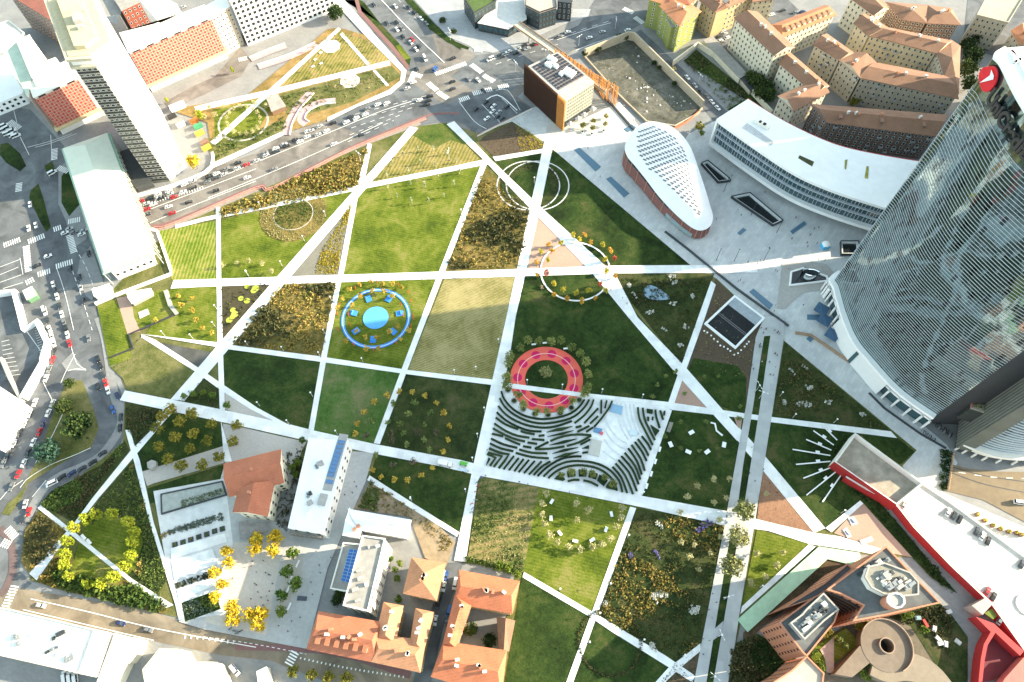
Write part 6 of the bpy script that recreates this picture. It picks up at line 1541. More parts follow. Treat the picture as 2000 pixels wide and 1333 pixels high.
tree((1200+570*.3,865*.3),'green','green tree in a long planter by the white building',None,0.6)
trees('1140,345 1225,320','dark','dark clipped tree above the excavation wall','dark clipped trees above the excavation',(800,0),'x',0.3)
trees('1370,240 1405,235','dark','dark bush at the corner of the excavation','bushes at the excavation corner',(800,0),'x',0.35)
trees('258,410 290,440 390,545','dark','dark small tree along the narrow street by the excavation','small street trees by the excavation',(1200,0),'x',0.2)
trees('215,135 285,205','dark','dark bush on the pale shop square','bushes on the shop square',(800,0),'x',0.3)
trees('1280,755 1200,785 1275,805 1130,820 1190,830','round','small potted tree in front of the timber block','potted trees in front of the timber block',(800,0),'x',0.55)
trees('1250,655 1270,560 1240,600 1205,530 1260,790','green','dark garden tree right of the grey roofed apartment block','garden trees right of the apartments',b4,'y',0.6)
trees('880,750 860,800','dark','dark bush behind the patched roof house','bushes behind the patched roof',b4,'y',0.3)
trees('520,1060 395,985','dark','dark tree in the court of the bright orange house','court trees of the orange house',b8,'x',0.4)
trees('640,590 700,630 590,575','green','yellow green bush at the tip of the wild field','bushes at the field tip',b8,'x',0.7)
trees('570,980 635,800 600,940 590,1020','green','dark green bush along the red roofed house lane','bushes along the lane',t4,'y',0.6)
zz = 400/1953*1.0
def ZB(s): return K(s,(1460,1060),zz)
trees(ZB('480,1240 560,1170 600,1210 680,1160 700,1220 560,1290 640,1290'),'green','leafy tree on the rooftop garden at the bottom edge','rooftop garden trees',None,'x',0.7)
trees(ZB('580,980 620,1030'),'green','rooftop bush on the left brick block','rooftop bushes of the left brick block',None,'x',0.6)
trees(ZB('780,850 740,880 910,740 890,700'),'round','planted bush along the terrace of the left brick block','terrace bushes of the left brick block',None,'x',0.5)
trees(ZB('1110,770 1060,790'),'round','golden bush by the round car ramp','bushes by the car ramp',None,'x',0.6)
trees(ZB('870,930 935,985'),'sapling_g','round clipped shrub on the small bright garden','clipped garden shrubs',None,'y',1.0)
trees(ZB('1100,1250 1140,1280 1170,1180 1420,1290 1520,1270 1600,1280'),'green','bush beside the exit ramp at the bottom edge','bushes beside the exit ramp',None,'x',0.6)
trees(ZB('1480,1080 1440,1070 1530,1080'),'sapling_g','light green shrub on the round ramp','shrubs on the round ramp',None,'x',1.1)
trees(ZB('1560,690 1500,700 1690,830'),'green','yellow green bush on the waste ground by the triangular tower','bushes on the waste ground',None,'x',0.6)
# autumn garden trees: thin bare rows and small ring
rgt = random.Random(11)
gp = []
for k in range(24):
 a = 2*math.pi*k/24;gp.append((400+(905+225*math.cos(a))*.3,(430+170*math.sin(a)-30)*.3))
trees(gp,'bare','thin bare tree in the large garden ring','bare trees of the large garden ring',None,'ring',1.0)
gp = []
for k in range(16):
 a = 2*math.pi*(k+.5)/16;gp.append((400+(250+110*math.cos(a))*.3,(795+90*math.sin(a)-15)*.3))
trees(gp,'pale','pale thin tree inside the small garden ring','pale trees of the small garden ring',None,'ring',0.8)
gp = [(400+x*.3,y*.3) for x,y in ((400,690),(30,700),(120,690),(70,745),(0,760),(320,670))]
trees(gp,'pale','pale thin tree beside the small garden ring','pale trees beside the small garden ring',None,'x',0.9)
trees('1160,925 1250,940 1250,1020 1315,1135 1275,1080 1380,1165 1180,985 1015,1085','sapling_y','yellow bushy sapling on the western lawn','yellow saplings of the western lawn',m0,'x',0.9)
trees('205,705 290,700 370,715 435,765 115,725','pale','pale sapling along the foot of the round bed lawn','pale saplings of the round bed lawn',m4,'x',0.75)
# ---------------------------------------------------------------- shrub beds: nobody could count these
PAL = {
 'autumn': leaf('autumn_shrub_leaves',[(0.055,0.06,0.018),(0.12,0.12,0.025),(0.20,0.17,0.035),(0.32,0.19,0.055),(0.38,0.29,0.09),(0.20,0.20,0.04)]),
 'dusk': leaf('dark_mixed_shrub_leaves',[(0.02,0.03,0.012),(0.04,0.05,0.018),(0.075,0.075,0.025),(0.12,0.095,0.04),(0.05,0.07,0.03)]),
 'meadow': leaf('meadow_leaves',[(0.02,0.035,0.010),(0.045,0.06,0.016),(0.09,0.085,0.025),(0.16,0.12,0.035),(0.06,0.06,0.05)]),
 'gold': leaf('golden_groundcover_leaves',[(0.22,0.18,0.02),(0.36,0.28,0.03),(0.46,0.36,0.05)]),
 'greenish': leaf('green_shrub_leaves',[(0.03,0.06,0.012),(0.06,0.10,0.02),(0.10,0.14,0.03),(0.15,0.17,0.05)]),
 'olive': leaf('olive_perennial_leaves',[(0.10,0.10,0.03),(0.18,0.17,0.05),(0.27,0.25,0.09),(0.34,0.31,0.14)]),
 'silver': leaf('silver_shrub_leaves',[(0.10,0.13,0.10),(0.16,0.19,0.15),(0.07,0.10,0.07)]),
 'white': leaf('white_flowers',[(0.45,0.45,0.38),(0.62,0.61,0.54),(0.72,0.71,0.64)]),
 'violet': leaf('violet_flowers',[(0.12,0.10,0.32),(0.20,0.16,0.42),(0.30,0.26,0.42)]),
 'ivy': leaf('ivy_leaves',[(0.012,0.03,0.008),(0.025,0.05,0.012),(0.04,0.07,0.016)]),
}
def bush(mb,x,y,r,h,rg,nt_,mi=0,z=0.3):
 for t in range(nt_):
  a = rg.uniform(0,6.28);el = rg.uniform(0.15,1.5);rr = rg.uniform(0.55,1.0)
  mb.tuft((x+r*rr*math.cos(a)*math.cos(el),y+r*rr*math.sin(a)*math.cos(el),z+h*math.sin(el)*rr),r*0.42,rg,mi,0.8)
def bed(pts,n,pal,label,rad=(0.6,1.6),seed=1,o=None,tufts=9,avoid=(),clump=0.5,dens_noise=True,hgt=0.8,mix=None):
 poly = [(v.x,v.y) for v in (G(pts,0.3,o) if isinstance(pts,str) else pts)];rg = random.Random(seed);mb = MB()
 xs = [p[0] for p in poly];ys = [p[1] for p in poly];ph = [rg.uniform(0,6) for _ in range(4)];k = 0;tries = 0
 mats = [PAL[pal]]+([PAL[mix]] if mix else [])
 while k < n and tries < n*30:
  tries += 1;x,y = rg.uniform(min(xs),max(xs)),rg.uniform(min(ys),max(ys))
  if not inside(x,y,poly) or any(inside(x,y,a) for a in avoid): continue
  d = 0.5+0.5*math.sin(x*0.31+ph[0])*math.sin(y*0.37+ph[1]);d2 = 0.5+0.5*math.sin(x*0.09+ph[2]+2*math.sin(y*0.11+ph[3]))
  if rg.random() > (1-clump)+clump*d*1.5: continue
  r = rg.uniform(*rad)*(0.7+0.6*d2);bush(mb,x,y,r,r*hgt,rg,tufts,(1 if mix and d2 > 0.55 else 0));k += 1
 return tag(mb.build('ground_cover',mats),label,'planting',None,'stuff')
bed('429,412 720,290 700,358 686,370 430,424',620,'autumn','orange and olive shrubs along the avenue',(0.7,2.0),1,None,10,(),0.6)
bed('942,340 1034,415 1012,522 872,526',760,'autumn','autumn coloured shrubs west of the wide path',(0.6,1.7),2,None,10,(),0.6,mix='dusk')
bed('548,556 656,556 640,640 630,692 452,672',760,'autumn','golden brown shrubs west of the blue playground',(0.6,1.8),3,None,9,(),0.6,mix='dusk')
bed('1198,545 1386,545 1332,712',800,'meadow','dark meadow plants around the drop shaped pool',(0.35,1.0),4,None,7,(),0.6,mix='dusk')
bed('1243,998 1412,1028 1395,1128 1366,1255 1318,1290 1166,1203',1500,'meadow','mixed meadow plants west of the promenade',(0.4,1.2),5,None,7,(),0.6,mix='autumn')
bed('1534,682 1728,838 1512,812',520,'dusk','dark meadow plants under the glass tower',(0.35,1.0),6,None,7,(),0.6,mix='meadow')
bed('248,866 178,968 146,1018 84,986 110,958 205,905 236,872',520,'dusk','dark shrubs on the bank by the street bend',(0.6,1.4),7,None,8,(),0.5,mix='greenish')
bed('262,905 292,1020 328,1130 312,1170 262,1118 285,1060 262,1018 215,1002 175,1018 198,975',620,'greenish','green and grey shrubs east of the lime ring',(0.5,1.4),8,None,8,(),0.5,mix='autumn')
bed('76,1002 128,1034 108,1078 58,1115 46,1090 50,1040',260,'autumn','mixed shrubs at the south-west corner',(0.6,1.4),9,None,8,(),0.5,mix='dusk')
bed('75,1135 112,1088 150,1125 225,1150 258,1138 330,1190 300,1192 130,1150',520,'autumn','golden shrubs along the southern street',(0.7,1.9),10,None,9,(),0.5,mix='greenish',hgt=1.2)
bed('430,562 530,552 432,668',60,'dusk','dark water plants in the pond bed',(0.5,1.4),11,None,8,(),0.4)
bed('950,320 955,360 900,560 862,782 706,784 780,600 860,480',900,'gold','golden ground cover filling half the wedge between two paths',(0.4,0.8),12,m4,6,(),0.1,hgt=0.5)
bed('946,272 1000,244 1058,284 1056,296 970,308',300,'dusk','brown low plants in rows beside the timber block',(0.3,0.6),13,None,5,(),0.1,hgt=0.5)
bed('690,830 700,795 875,930 870,965 720,1000',380,'gold','bright yellow low plants beside the timber block',(0.35,0.6),14,(800,0),5,(),0.1,hgt=0.5)
bed('1402,560 1485,640 1472,665 1455,740 1350,715',130,'olive','scattered small plants around the tunnel opening',(0.3,0.7),15,None,6,(),0.2)
bed('1488,925 1585,1040 1480,1015',90,'dusk','small seedlings dotted over the mulch bed',(0.25,0.45),16,None,5,(),0.1,hgt=0.5)
bed('246,790 315,803 268,880 248,838',260,'dusk','dark hedge rows beside the street bend',(0.5,0.9),17,None,7,(),0.2)
bed('398,740 428,758 430,798 348,782',120,'dusk','dark plants beside the diagonal path',(0.4,0.9),18,None,7,(),0.2)
bed('1692,968 1720,985 1760,1030 1830,1112 1862,1158 1822,1128 1780,1085 1702,998',420,'ivy','dark ivy covering the slope under the red wall',(0.5,1.1),19,None,7,(),0.1)
bed('1620,880 1650,850 1668,845 1640,905 1690,970 1700,985 1660,960 1630,915',160,'ivy','dark ivy in front of the red plot wall',(0.6,1.2),20,None,7,(),0.1)
bed('725,938 845,1020 885,1055 870,1080 810,1015 700,985',260,'autumn','dry weeds on the waste ground',(0.5,1.3),21,None,7,(),0.6,mix='olive')
bed('700,990 724,935 740,960 735,1000',120,'greenish','green brambles at the edge of the waste ground',(0.6,1.4),22,None,8,(),0.2)
bed('545,890 600,870 585,960 560,1040 540,1030',160,'dusk','dark hedge behind the red roofed house',(0.6,1.1),23,None,8,(),0.2)
bed('1140,112 1225,82 1237,86 1365,213 1356,225 1318,245 1262,236 1205,185',130,'olive','weeds on the floor of the excavation',(0.3,0.8),24,None,6,(),0.6)
bed('1338,122 1360,102 1462,190 1452,205 1424,214',260,'greenish','bushes on the overgrown green plot',(0.6,1.5),25,None,8,(),0.5,mix='dusk')
bed([S(x,y,.3) for x,y in ZB('1330,710 1560,680 1840,600 1953,760 1930,1100 1640,820')],240,'dusk','rank weeds on the waste ground by the red wall',(0.5,1.4),26,None,8,(),0.6)
bed('545,190 760,135 780,150 690,196 600,220 560,222',240,'olive','dry shrubs in the ochre garden',(0.5,1.3),27,None,7,(),0.6,mix='greenish')
bed('412,262 500,262 555,230 560,250 418,314',160,'olive','shrubs on the bank above the avenue',(0.5,1.3),28,None,7,(),0.6,mix='greenish')
bed('940,936 1048,956 1020,1112 914,1096',900,'olive','tall dry grass in the wild field',(0.4,0.9),29,None,6,(),0.4,mix='greenish')
bed('374,545 366,520 560,560 700,585 735,600 690,640 560,600',160,'greenish','green hedge along the foot of the wild field',(0.6,1.2),30,b8,8,(),0.1)
bed('1130,860 1195,880 1162,1125 1118,1118',140,'ivy','dark hedge strip beside the sunken highway',(0.6,1.1),31,t15,8,(),0.1)
bed('1322,1290 1364,1262 1366,1274 1352,1333 1290,1333',160,'dusk','rows of dark seedlings at the bottom by the promenade',(0.3,0.6),32,None,6,(),0.1)
bed('355,1180 418,1158 432,1192 366,1212',120,'silver','grey green bushes below the white terraces',(0.6,1.2),33,None,8,(),0.3,mix='greenish')
sheet('waste_ground',G('1425,1262 1480,1238 1560,1290 1530,1345 1420,1345',.3),0.27,M_SOIL_G,'dark overgrown ground beside the brick blocks at the bottom')
bed('1430,1262 1478,1242 1555,1290 1525,1340 1424,1340',420,'ivy','dark thicket between promenade and brick blocks',(0.6,1.5),34,None,8,(),0.3,mix='dusk')
# round flower bed of the western lawn
fx,fy,fr = circ(509,637,372,465)
def ringpoly(cx,cy,r,n=40): return [Vector((cx+r*math.cos(2*math.pi*i/n),cy+r*math.sin(2*math.pi*i/n),0)) for i in range(n)]
bed(ringpoly(fx,fy,fr),950,'olive','ring of pale ornamental grasses around the round flower bed',(0.4,0.8),41,None,6,[[(v.x,v.y) for v in ringpoly(fx,fy,fr*0.62)]],0.05)
bed(ringpoly(fx,fy,fr*0.58),520,'greenish','green heart of the round flower bed',(0.4,0.8),42,None,6,[[(v.x,v.y) for v in ringpoly(fx,fy,fr*0.14)]],0.05,hgt=0.5)
disc(fx,fy,fr*1.02,0.452,M_SOIL_Y,'planting_bed','round flower bed on the western lawn')
ring(fx,fy,None,fr*0.585,fr*0.60,0.456,M_KERB,'kerb','thin pale kerb inside the round flower bed')
# white and violet flower clumps
def clumps(pts,pal,desc,group,o,r=(0.9,1.6),seed=5):
 rg = random.Random(seed);P = sorted(K(pts,o))
 for i,(x,y) in enumerate(P):
  q = S(x,y,0.5);mb = MB()
  for k in range(rg.randint(5,7)):
   dx,dy = rg.gauss(0,.75),rg.gauss(0,.75);bush(mb,dx,dy,rg.uniform(*r)*0.7,0.45,rg,16,0,0.2)
  o_ = mb.build('flower_clump',PAL[pal]);o_.location = (q.x,q.y,0.35);tag(o_,f'{desc}, {nth(i)} from the left','flowers',group)
clumps('95,860 365,795 385,835 510,930 385,975 235,1040 320,1145 465,1125 435,1255 120,920','white','white flower clump around the drop shaped pool','white flower clumps by the pool',m12)
clumps('1235,325 1145,350 1265,457 1105,557 1210,570 1395,550 1620,640 1245,565','white','white flower clump in the meadow under the tower','white flower clumps under the tower',t12)
clumps('290,315 280,765 250,785 505,865 245,1100 525,850','white','white flower clump in the long promenade meadow','white flower clumps of the promenade meadow',b12)
clumps('1620,300 1275,825 1600,780 1640,760 1575,1095','white','white flower clump beside the bright ring lawn path','white flower clumps near the ring lawn',b8)
clumps('580,310 560,345 600,290 105,510 265,495','violet','violet flower clump in the long promenade meadow','violet flower clumps',b12)
# dark hedge ring at the bottom
hx,hy,hr = circ(1130,1251,1188,1320)
def hedge_ring():
 rg = random.Random(3);mb = MB()
 for k in range(210):
  a = 2*math.pi*k/210
  bush(mb,hr*math.cos(a)+rg.uniform(-.5,.5),hr*math.sin(a)+rg.uniform(-.5,.5),0.7,0.6,rg,7,0,0.3)
 o_ = mb.build('hedge_ring',PAL['dusk']);o_.location = (hx,hy,0);tag(o_,'dark round hedge ring around the path crossing at the bottom','hedge')
hedge_ring()
# lily pads and pool
def pad(x,y,r,i,o):
 q = S(o[0]+x*.3,o[1]+y*.3,0.5);mb = MB();n = 18
 mb.add([(0,0,0.06)]+[(r*math.cos(.3+5.9*k/n),r*math.sin(.3+5.9*k/n),0.05) for k in range(n+1)],[(0,k+1,k+2) for k in range(n)])
 mb.add([(0,0,0)]+[(r*math.cos(.3+5.9*k/n),r*math.sin(.3+5.9*k/n),0) for k in range(n+1)],[(0,k+2,k+1) for k in range(n)])
 o_ = mb.build('lily_pad',leaf('lily_green',[(0.26,0.30,0.04),(0.36,0.40,0.07)]));o_.location = (q.x,q.y,0.55);tag(o_,f'yellow green lily pad in the triangular pond, {nth(i)} from the top','lily pad','lily pads in the pond')
for i,(x,y,r) in enumerate(((275,868,1.4),(330,880,2.0),(318,895,1.6),(235,945,1.5),(275,960,1.7),(183,1020,1.5),(195,1048,1.9),(180,1065,1.5),(160,1085,1.8))): pad(x,y,r,i,m4)
wp = G('195,880 230,858 290,880 362,942 290,955 225,945 192,915',0.4,m12);mbp = MB();mbp.poly([(x,y,0.47) for x,y in ccw([(v.x,v.y) for v in smooth_line(wp,4,True)])])
tag(mbp.build('pool',glossy('pool_water',(0.20,0.30,0.38),0.12)),'pale blue drop shaped pool in the meadow',None,None,'structure')
# ================================================================== PLACES WITHIN THE PARK
def tinted(name,col): return plain(name,col,0.75,0.06,0.5)
# ---- red ring playground
rx,ry,rr = RED
ring(rx,ry,None,rr*0.585,rr,0.60,plain('coral_red_rubber',(0.72,0.12,0.085),0.8,0.07,0.25),'play_surface','coral red ring shaped playground')
ring(rx,ry,None,rr*0.78,rr*0.80,0.612,plain('pink_line',(0.80,0.45,0.42),0.7),'play_surface','thin pink line around the red ring')
for k in range(11):
 a = 2*math.pi*(k+.35)/11;disc(rx+rr*0.79*math.cos(a),ry+rr*0.79*math.sin(a),rr*0.125,0.606,plain('magenta_rubber',(0.56,0.012,0.10),0.8,0.05),'play_surface',f'magenta dot on the red ring, {nth(k)} from the east',28)
disc(rx,ry,rr*0.58,0.59,M_LAWN_D,'lawn','round dark lawn inside the red ring')
zb = G('640,428 1130,492 1130,520 640,460',0.6,t8);sheet('path',zb,0.618,M_PATH,'white path crossing the red ring')
# ---- blue playground
bx,by,br = BLU
M_BLUE = plain('sky_blue_rubber',(0.10,0.36,0.72),0.75,0.05,0.3);M_BLUE2 = plain('deep_blue_rubber',(0.05,0.25,0.66),0.75,0.05,0.3)
ring(bx,by,None,br*0.90,br,0.60,M_BLUE2,'play_surface','blue running ring of the round playground')
ring(bx,by,None,br*0.945,br*0.960,0.606,M_LINE,'play_surface','white line on the blue running ring')
q = S(400+1113*.3,300+1070*.3,.5);disc(q.x,q.y,br*0.37,0.60,M_BLUE,'play_surface','light blue disc in the middle of the playground')
SQ = K('1065,945 1198,945 968,1038 1268,1040 983,1155 1225,1158 1095,1210',m4)
for i,(x,y) in enumerate(sorted(SQ)):
 q = S(x,y,.8);a = math.atan2(q.y-by,q.x-bx);root = empty('play_table',(q.x,q.y,0.3),f'square blue play platform inside the blue ring, {nth(i)} from the left','play platform','blue play platforms',a)
 mb = MB();mb.box((0,0,0.35),(3.8,3.0,0.35));mb.build('platform',M_BLUE2,root)
 mb = MB();mb.box((0.6,0,0.9),(0.2,2.4,0.8));mb.build('backboard',M_BLUE,root)
 for sx in (-1,1):
  mb = MB();mb.box((sx*1.5,0,0.1),(0.25,2.4,0.25));mb.build('foot',M_BLUE,root)
PO = sorted(K('980,882 1325,910 1345,965 1275,990 1355,1060 1290,1060 1360,1080 1343,1130 880,990 862,1050 935,1055 868,1150 945,1120 970,1250 1100,1285 1245,1240 1120,840 1258,862',m4))
for i,(x,y) in enumerate(PO):
 q = S(x,y,1);mb = MB();mb.tube([(0,0,0),(0.15,0.1,2.0),(0.5,0.3,3.4)],0.16,6,0,0.12);mb.tube([(0.1,0.05,1.4),(-0.5,0.3,2.6)],0.12,5)
 o_ = mb.build('play_pole',plain('red_pole_paint',(0.66,0.10,0.05),0.5));o_.location = (q.x,q.y,.3);tag(o_,f'leaning red pole around the blue playground, {nth(i)} from the left','play pole','red poles of the blue playground')
# ---- thin rings
ox,oy,orr = circ(1056,1192,471,589)
ring(ox,oy,None,orr-0.45,orr+0.45,0.625,M_PATH,'kerb','thin white ring path planted with autumn trees')
cx1,cy1,cr1 = circ(971,1093,308,416)
ring(cx1,cy1,None,cr1-0.35,cr1+0.35,0.452,M_KERB,'kerb','western thin pale ring over the path crossing')
cx2,cy2,cr2 = circ(989,1111,311,413)
ring(cx2,cy2,None,cr2-0.35,cr2+0.35,0.456,M_KERB,'kerb','eastern thin pale ring over the path crossing')
ring(cx1+1.5,cy1,None,cr1-7.0,cr1-0.4,0.448,M_SOIL_G,'planting_bed','dark planted band between the two thin rings')
bedp = ringpoly(cx1+1.5,cy1,cr1-0.5);bed(bedp,260,'dusk','low plants between the two thin rings',(0.35,0.8),50,None,6,[[(v.x,v.y) for v in ringpoly(cx1+1.5,cy1,cr1-6.0)],[(v.x,v.y) for v in G('872,243 887,237 1062,410 1245,620 1227,620 1033,405',.4)],[(v.x,v.y) for v in G('1064,273 1082,277 1050,430 1029,524 1010,525 1032,420',.4)]],0.1)
nx,ny,nr = circ(427,523.5,205,274)
ring(nx,ny,None,nr-0.9,nr+0.3,0.465,M_GRAVEL,'kerb','gravel ring path of the small garden ring')
for (x,y,lb) in ((820,303,'grey octagonal play deck in the ochre garden'),(945,528,'white octagonal play deck in the ochre garden')):
 q = S(400+x*.3,y*.3,.5);mb = MB();r_ = 6.4
 mb.prism([(q.x+r_*math.cos(R(22.5+45*k)),q.y+r_*math.sin(R(22.5+45*k))) for k in range(8)],0.3,0.62,1);mb.prism([(q.x+(r_-.7)*math.cos(R(22.5+45*k)),q.y+(r_-.7)*math.sin(R(22.5+45*k))) for k in range(8)],0.6,0.66,0)
 tag(mb.build('play_deck',[plain('grey_deck',(0.36,0.36,0.34),0.8) if x < 900 else M_GRAVEL,M_KERB]),lb,'play deck')
# pink ramps of the garden
M_PINKR = plain('pink_ramp_paving',(0.44,0.29,0.30),0.85,0.08)
for i,(p_,lb) in enumerate((('690,600 600,700 545,800 525,880','upper pink curving ramp by the garden hut'),('850,655 740,670 650,720 625,780 660,810','lower pink curving ramp by the garden hut'),('350,440 560,370 730,290','long pink ramp in the upper garden'),('300,390 420,340 530,300','short pink ramp beside the white grid slab'))):
 ribbon('ramp',smooth_line(G(p_,.5,(400,0))),4.6 if i < 2 else 4.0,M_PINKR,lb,0.47+0.004*i)
 g = smooth_line(G(p_,.5,(400,0)));L,Rr = stroke(g,5.2 if i < 2 else 4.6);mb = MB();c = g[0]
 for k in range(len(L)-1):
  d = (L[k+1]-L[k]).normalized();n_ = Vector((-d.y,d.x))*0.2;cc = Vector((c.x,c.y));mb.prism([L[k]-n_-cc,L[k+1]-n_-cc,L[k+1]+n_-cc,L[k]+n_-cc],0.3,1.2)
 o_ = mb.build('ramp_wall',WARMW);o_.location = (c.x,c.y,0);tag(o_,'low wall of the '+lb,'wall')
# ---- hedge labyrinth
ZM,MS = (940,760),0.19
HEDGE = leaf('clipped_hedge_leaves',[(0.010,0.022,0.009),(0.018,0.036,0.013),(0.030,0.052,0.018)])
def hedge_obj(outline,name,label,group,dens=2.0):
 rg = random.Random(len(label)*7+int(abs(outline[0][0])*10));xs = [p[0] for p in outline];ys = [p[1] for p in outline];c = Vector((sum(xs)/len(xs),sum(ys)/len(ys)))
 pl = [(x-c.x,y-c.y) for x,y in outline];mb = MB();mb.prism(grow(pl,0.0),0.3,1.15)
 ar = abs(area2(pl))/2;n = int(ar*dens*2.2);k = 0;t = 0
 x0,x1,y0,y1 = min(xs)-c.x,max(xs)-c.x,min(ys)-c.y,max(ys)-c.y
 while k < n and t < n*40:
  t += 1;x,y = rg.uniform(x0,x1),rg.uniform(y0,y1)
  if inside(x,y,pl): mb.tuft((x,y,1.13+rg.uniform(-.04,.06)),0.17,rg,0,2.0);k += 1
 o_ = mb.build(name,HEDGE);o_.location = (c.x,c.y,0.2);return tag(o_,label,'hedge',group)
def outline_of(pts,wd):
 L,Rr = stroke(smooth_line([Vector((v.x,v.y,0)) for v in pts],3) if len(pts) > 2 else pts,wd);return [tuple(v) for v in L]+[tuple(v) for v in Rr[::-1]]
HF = {
 'curved hedge hugging the red ring': ('205,25 240,110 330,210 460,280 620,310 800,290 930,245 1010,180 1060,110','190,95 240,180 340,265 480,330 640,355 820,330 960,280 1060,190 1110,110','175,175 250,260 360,330 500,380 660,398 800,375 930,330','960,350 1060,270 1130,180 1155,110','160,240 250,320 380,390 500,430 620,437'),
 'curved hedge of the western labyrinth': ('150,295 250,365 380,415','405,432 480,455 550,465','135,355 250,430 370,480 495,500','120,405 240,470 350,515 450,540','110,460 225,487','245,505 320,540 400,572','100,510 230,570 370,605','90,560 200,610 330,640'),
 'angled hedge in the south-west labyrinth corner': ('80,610 190,655 285,672|285,672 240,740 180,815','70,655 215,690|215,690 130,800','60,668 148,706|148,706 90,790'),
 'straight hedge along the southern labyrinth edge': ('335,690 230,825','385,710 285,835','435,720 340,845','490,730 385,855','550,740 440,865','620,745 490,880','710,745 620,800 540,885'),
 'short hedge in the middle of the labyrinth': ('520,515 650,525','475,550 575,565','430,588 515,603','390,622 520,655 680,662','355,657 520,700 695,712','590,482 650,476','1030,380 970,395','1110,380 1050,410 990,440','1150,395 1080,440','1020,572 1120,520','1040,658 1095,650'),
 'looping hedge in the middle of the labyrinth': ('710,535 830,490 980,468 1130,475','880,585 1000,550 1130,480','550,615 690,545','555,618 700,615 855,590'),
 'arched hedge of the southern fan': ('580,895 680,800 820,720 950,695 1030,693','640,900 740,810 880,750 1040,742 1200,770 1330,840 1420,950 1450,1060','690,915 780,840 900,795 1040,785 1180,810 1290,870 1370,960 1395,1045','890,950 950,935 1010,935','1050,940 1130,960 1200,998'),
 'parallel hedge of the south-east labyrinth': ('1350,800 1440,910 1500,1070','1380,765 1480,890 1560,1080','1410,730 1520,860 1600,1050','1440,690 1550,820 1618,980','1475,655 1580,790 1635,930','1510,610 1600,740 1650,880','1545,575 1640,720 1680,840','1580,545 1650,640 1700,740','1610,515 1680,610 1720,685','1650,485 1710,560 1745,625'),
 'bowed hedge at the eastern labyrinth edge': ('1610,190 1625,300 1680,420 1762,575','1660,195 1680,310 1730,420 1785,525','1790,215 1800,290 1835,400','1840,222 1870,315','1885,228 1880,270'),
 'slanted hedge near the blue panel': ('1235,115 1232,250','1290,120 1272,195','1345,125 1310,200 1230,310 1160,390','1200,200 1060,350','1200,280 1120,355'),
}
for d,lst in HF.items():
 gname = d.replace('hedge','hedges',1)
 P = sorted(lst,key=lambda s: float(s.split(',')[0]))
 for i,s in enumerate(P):
  segs = s.split('|');pts = G(segs[0],1.0,ZM,MS)
  if len(segs) > 1: 
   b2 = G(segs[1],1.0,ZM,MS)
   L,Rr = stroke([Vector((v.x,v.y)) for v in pts[:-1]+b2],1.0);ol = [tuple(v) for v in L]+[tuple(v) for v in Rr[::-1]]
  else: ol = outline_of([Vector((v.x,v.y)) for v in pts],0.84)
  hedge_obj(ol,'hedge',f'{d}, {nth(i)} from the left',gname)
BL = {'leaf shaped hedge in the middle of the labyrinth': ('670,445 780,405 940,383 830,427','680,490 830,448 950,426 840,468','700,578 850,530 985,512 850,560','730,665 850,618 1000,600 870,640','740,712 860,663 1010,643 880,690','1035,612 1105,578 1105,612','75,705 50,788 95,720'),
 'square planted box of the southern fan': ('750,925 810,860 862,930 840,945','880,850 965,830 970,895 890,910','1000,830 1085,830 1080,900 1005,900','1115,835 1200,875 1180,930 1100,905','1215,880 1300,940 1260,1000 1190,940','1320,950 1400,1045 1290,1020 1280,1000'),
 'small block hedge at the eastern labyrinth edge': ('1700,205 1765,215 1760,255 1705,245','1705,285 1728,290 1725,330 1708,325','1755,285 1772,290 1768,322 1752,318','1740,370 1832,430 1790,485'),
 'comb shaped hedge tip in the south-east labyrinth': ('1430,690 1480,640 1560,760 1660,900','1500,620 1560,570 1620,700 1690,800')}
for d,lst in BL.items():
 if 'comb' in d: continue
 for i,s in enumerate(sorted(lst,key=lambda s: float(s.split(',')[0]))):
  hedge_obj([(v.x,v.y) for v in G(s,1.0,ZM,MS)],'hedge',f'{d}, {nth(i)} from the left',d.replace('hedge','hedges',1).replace('box ','boxes '))
for s in ('1395,140 1400,260 1440,400 1510,520','1435,145 1450,270 1490,400 1545,500','1480,150 1500,280 1540,400 1585,480','1525,155 1545,280 1580,390 1620,470','1565,160 1580,270 1610,370 1645,450','1270,300 1330,420 1420,520 1500,560','1260,400 1320,500 1400,580 1480,620','1265,520 1330,610 1420,680','1250,640 1330,700 1390,740'):
 ribbon('paving_line',smooth_line(G(s,.5,ZM,MS),4),.8,plain('pale_grey_line',(.60,.61,.61),.8),'pale arc line in the white labyrinth square',0.452)
def slab_thing(name,label,cat,pts,z0,z1,mat,o=None,sc=0.30012,group=None): return prism_thing(name,label,cat,pts,z0,z1,mat,o,sc,group)
slab_thing('blue_panel','large pale blue panel lying in the white labyrinth square','panel','1340,150 1458,180 1440,262 1322,228',.4,.8,plain('grey_blue_panel',(0.24,0.40,0.54),0.6,.05),ZM,MS)
slab_thing('blue_panel','smaller blue panel with a red ball beside the stone slab','panel','1165,395 1245,410 1230,462 1152,440',.4,.8,plain('steel_blue_panel',(0.13,0.26,0.44),0.6,.05),ZM,MS)
slab_thing('stone_slab','pale stone slab with a dark crack in the labyrinth square','slab','1130,515 1240,535 1210,695 1095,670',.4,.7,plain('pale_grey_stone',(0.50,0.48,0.43),0.8,.05),ZM,MS)
slab_thing('glass_hatch','pale glass hatch in the labyrinth square','hatch','1525,415 1610,430 1600,485 1520,470',.4,.75,plain('pale_hatch',(0.58,0.66,0.70),0.4,.04),ZM,MS)
